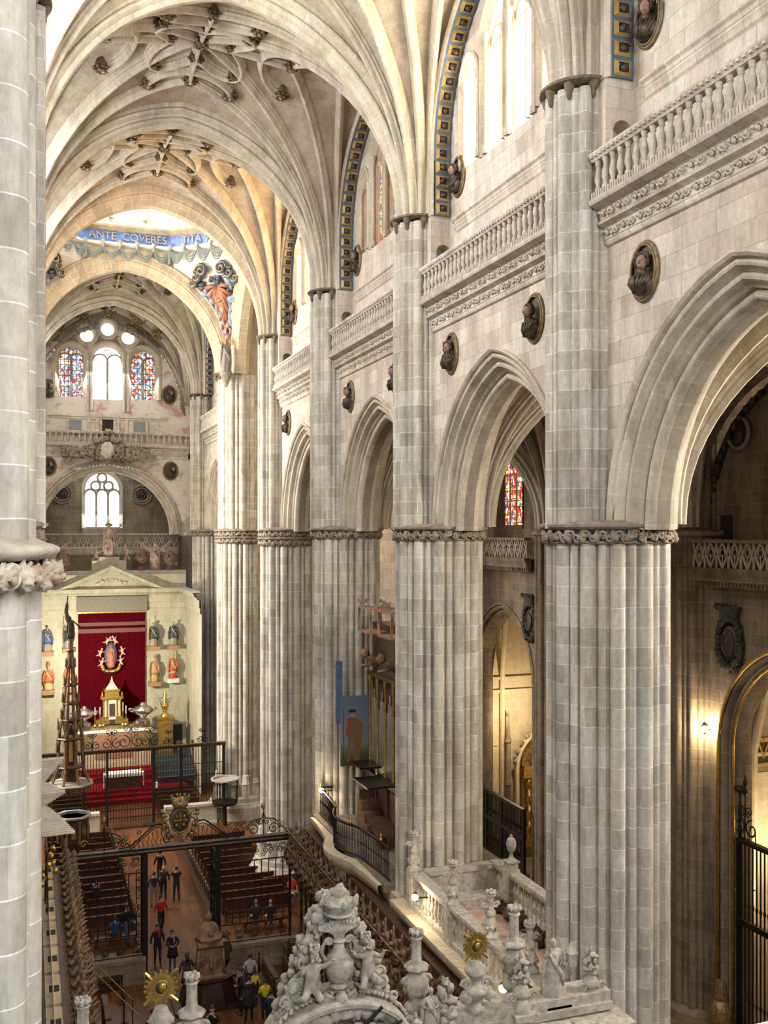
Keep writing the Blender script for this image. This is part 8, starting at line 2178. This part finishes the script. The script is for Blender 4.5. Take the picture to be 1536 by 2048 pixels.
person(498, 2044, 'person in a long dark coat seen from behind among the group', (.02, .02, .024), BK, pose='stand', rz=T, coatlen=.35)
person(500, 1996, 'person in a white top with dark hair near the stone plinth', (.42, .39, .36), BK, pose='stand', rz=T)
person(508, 2012, 'child in a bright yellow shirt beside the stanchion', (.75, .58, .01), NV, pose='stand', rz=T, h=1.35)
person(530, 2040, 'person bending in a bright yellow top by the crest sculpture', (.78, .60, .01), NV, pose='clasp', rz=T, h=1.5)
person(543, 2075, 'person in a dark navy jacket partly behind the crest sculpture', NV, NV, pose='stand', rz=2.6)
person(549, 2120, 'person in an olive brown sweater holding up a camera, bottom centre', (.05, .045, .03), BK, pose='photo', rz=.1)
person(424, 2118, 'person in a black hooded top looking up with one hand at the face', BK, BK, pose='photo', rz=-.3, h=1.82)
person(444, 2150, 'person with long dark hair in a pale pink coat at the bottom edge', (.48, .24, .20), BK, pose='stand', rz=T-.6, long=True)
person(306, 2122, 'person in black coat behind the foot of the golden sunburst, left of the pair', BK, BK, pose='stand', rz=.2, h=1.75, coatlen=.35)
person(326, 2115, 'person in dark clothes behind the golden sunburst, right of the pair', NV, NV, pose='stand', rz=-.2, h=1.75)
person(160, 1852, 'person in a black coat standing behind the left grille by the pews', BK, BK, pose='stand', rz=T, coatlen=.3)
person(193, 1836, 'person in black with raised hands behind the left grille', BK, BK, pose='photo', rz=T)
person(254, 1888, 'person in dark jacket and jeans behind the grille near the left gate post', BK, JN, pose='walk', rz=.5)
person(229, 1890, 'person sitting low in a bright blue jacket behind the left plinth', (.02, .09, .22), BK, pose='sit', rz=T, z=-.44)
person(583, 1800, 'person with a red vest sitting on the pew by the crossing pillar', (.70, .03, .02), JN, pose='sit', rz=.4, z=-.44)
person(511, 1855, 'grey-haired person seated just beyond the right grille, left of two', (.03, .03, .03), BK, hair=(.25, .24, .23), pose='sit', rz=T, z=-.44)
person(541, 1855, 'grey-haired person seated just beyond the right grille, right of two', (.02, .02, .025), BK, hair=(.22, .21, .2), pose='sit', rz=T, z=-.44)

for px, y, lb in ((526, 1852, 'low bench behind the right grille carrying two grey-haired people'), (232, 1885, 'low dark bench behind the left plinth where a blue jacket sits')):
    X, Y = gp(px, y+6); m = MB(); m.box(X-.9, Y-.2, .38, X+.9, Y+.2, .43)
    for q in (-.8, .8): m.box(X+q-.04, Y-.18, 0, X+q+.04, Y+.18, .38)
    tag(m.build('bench', M['bench'], smooth=0), lb, 'bench')
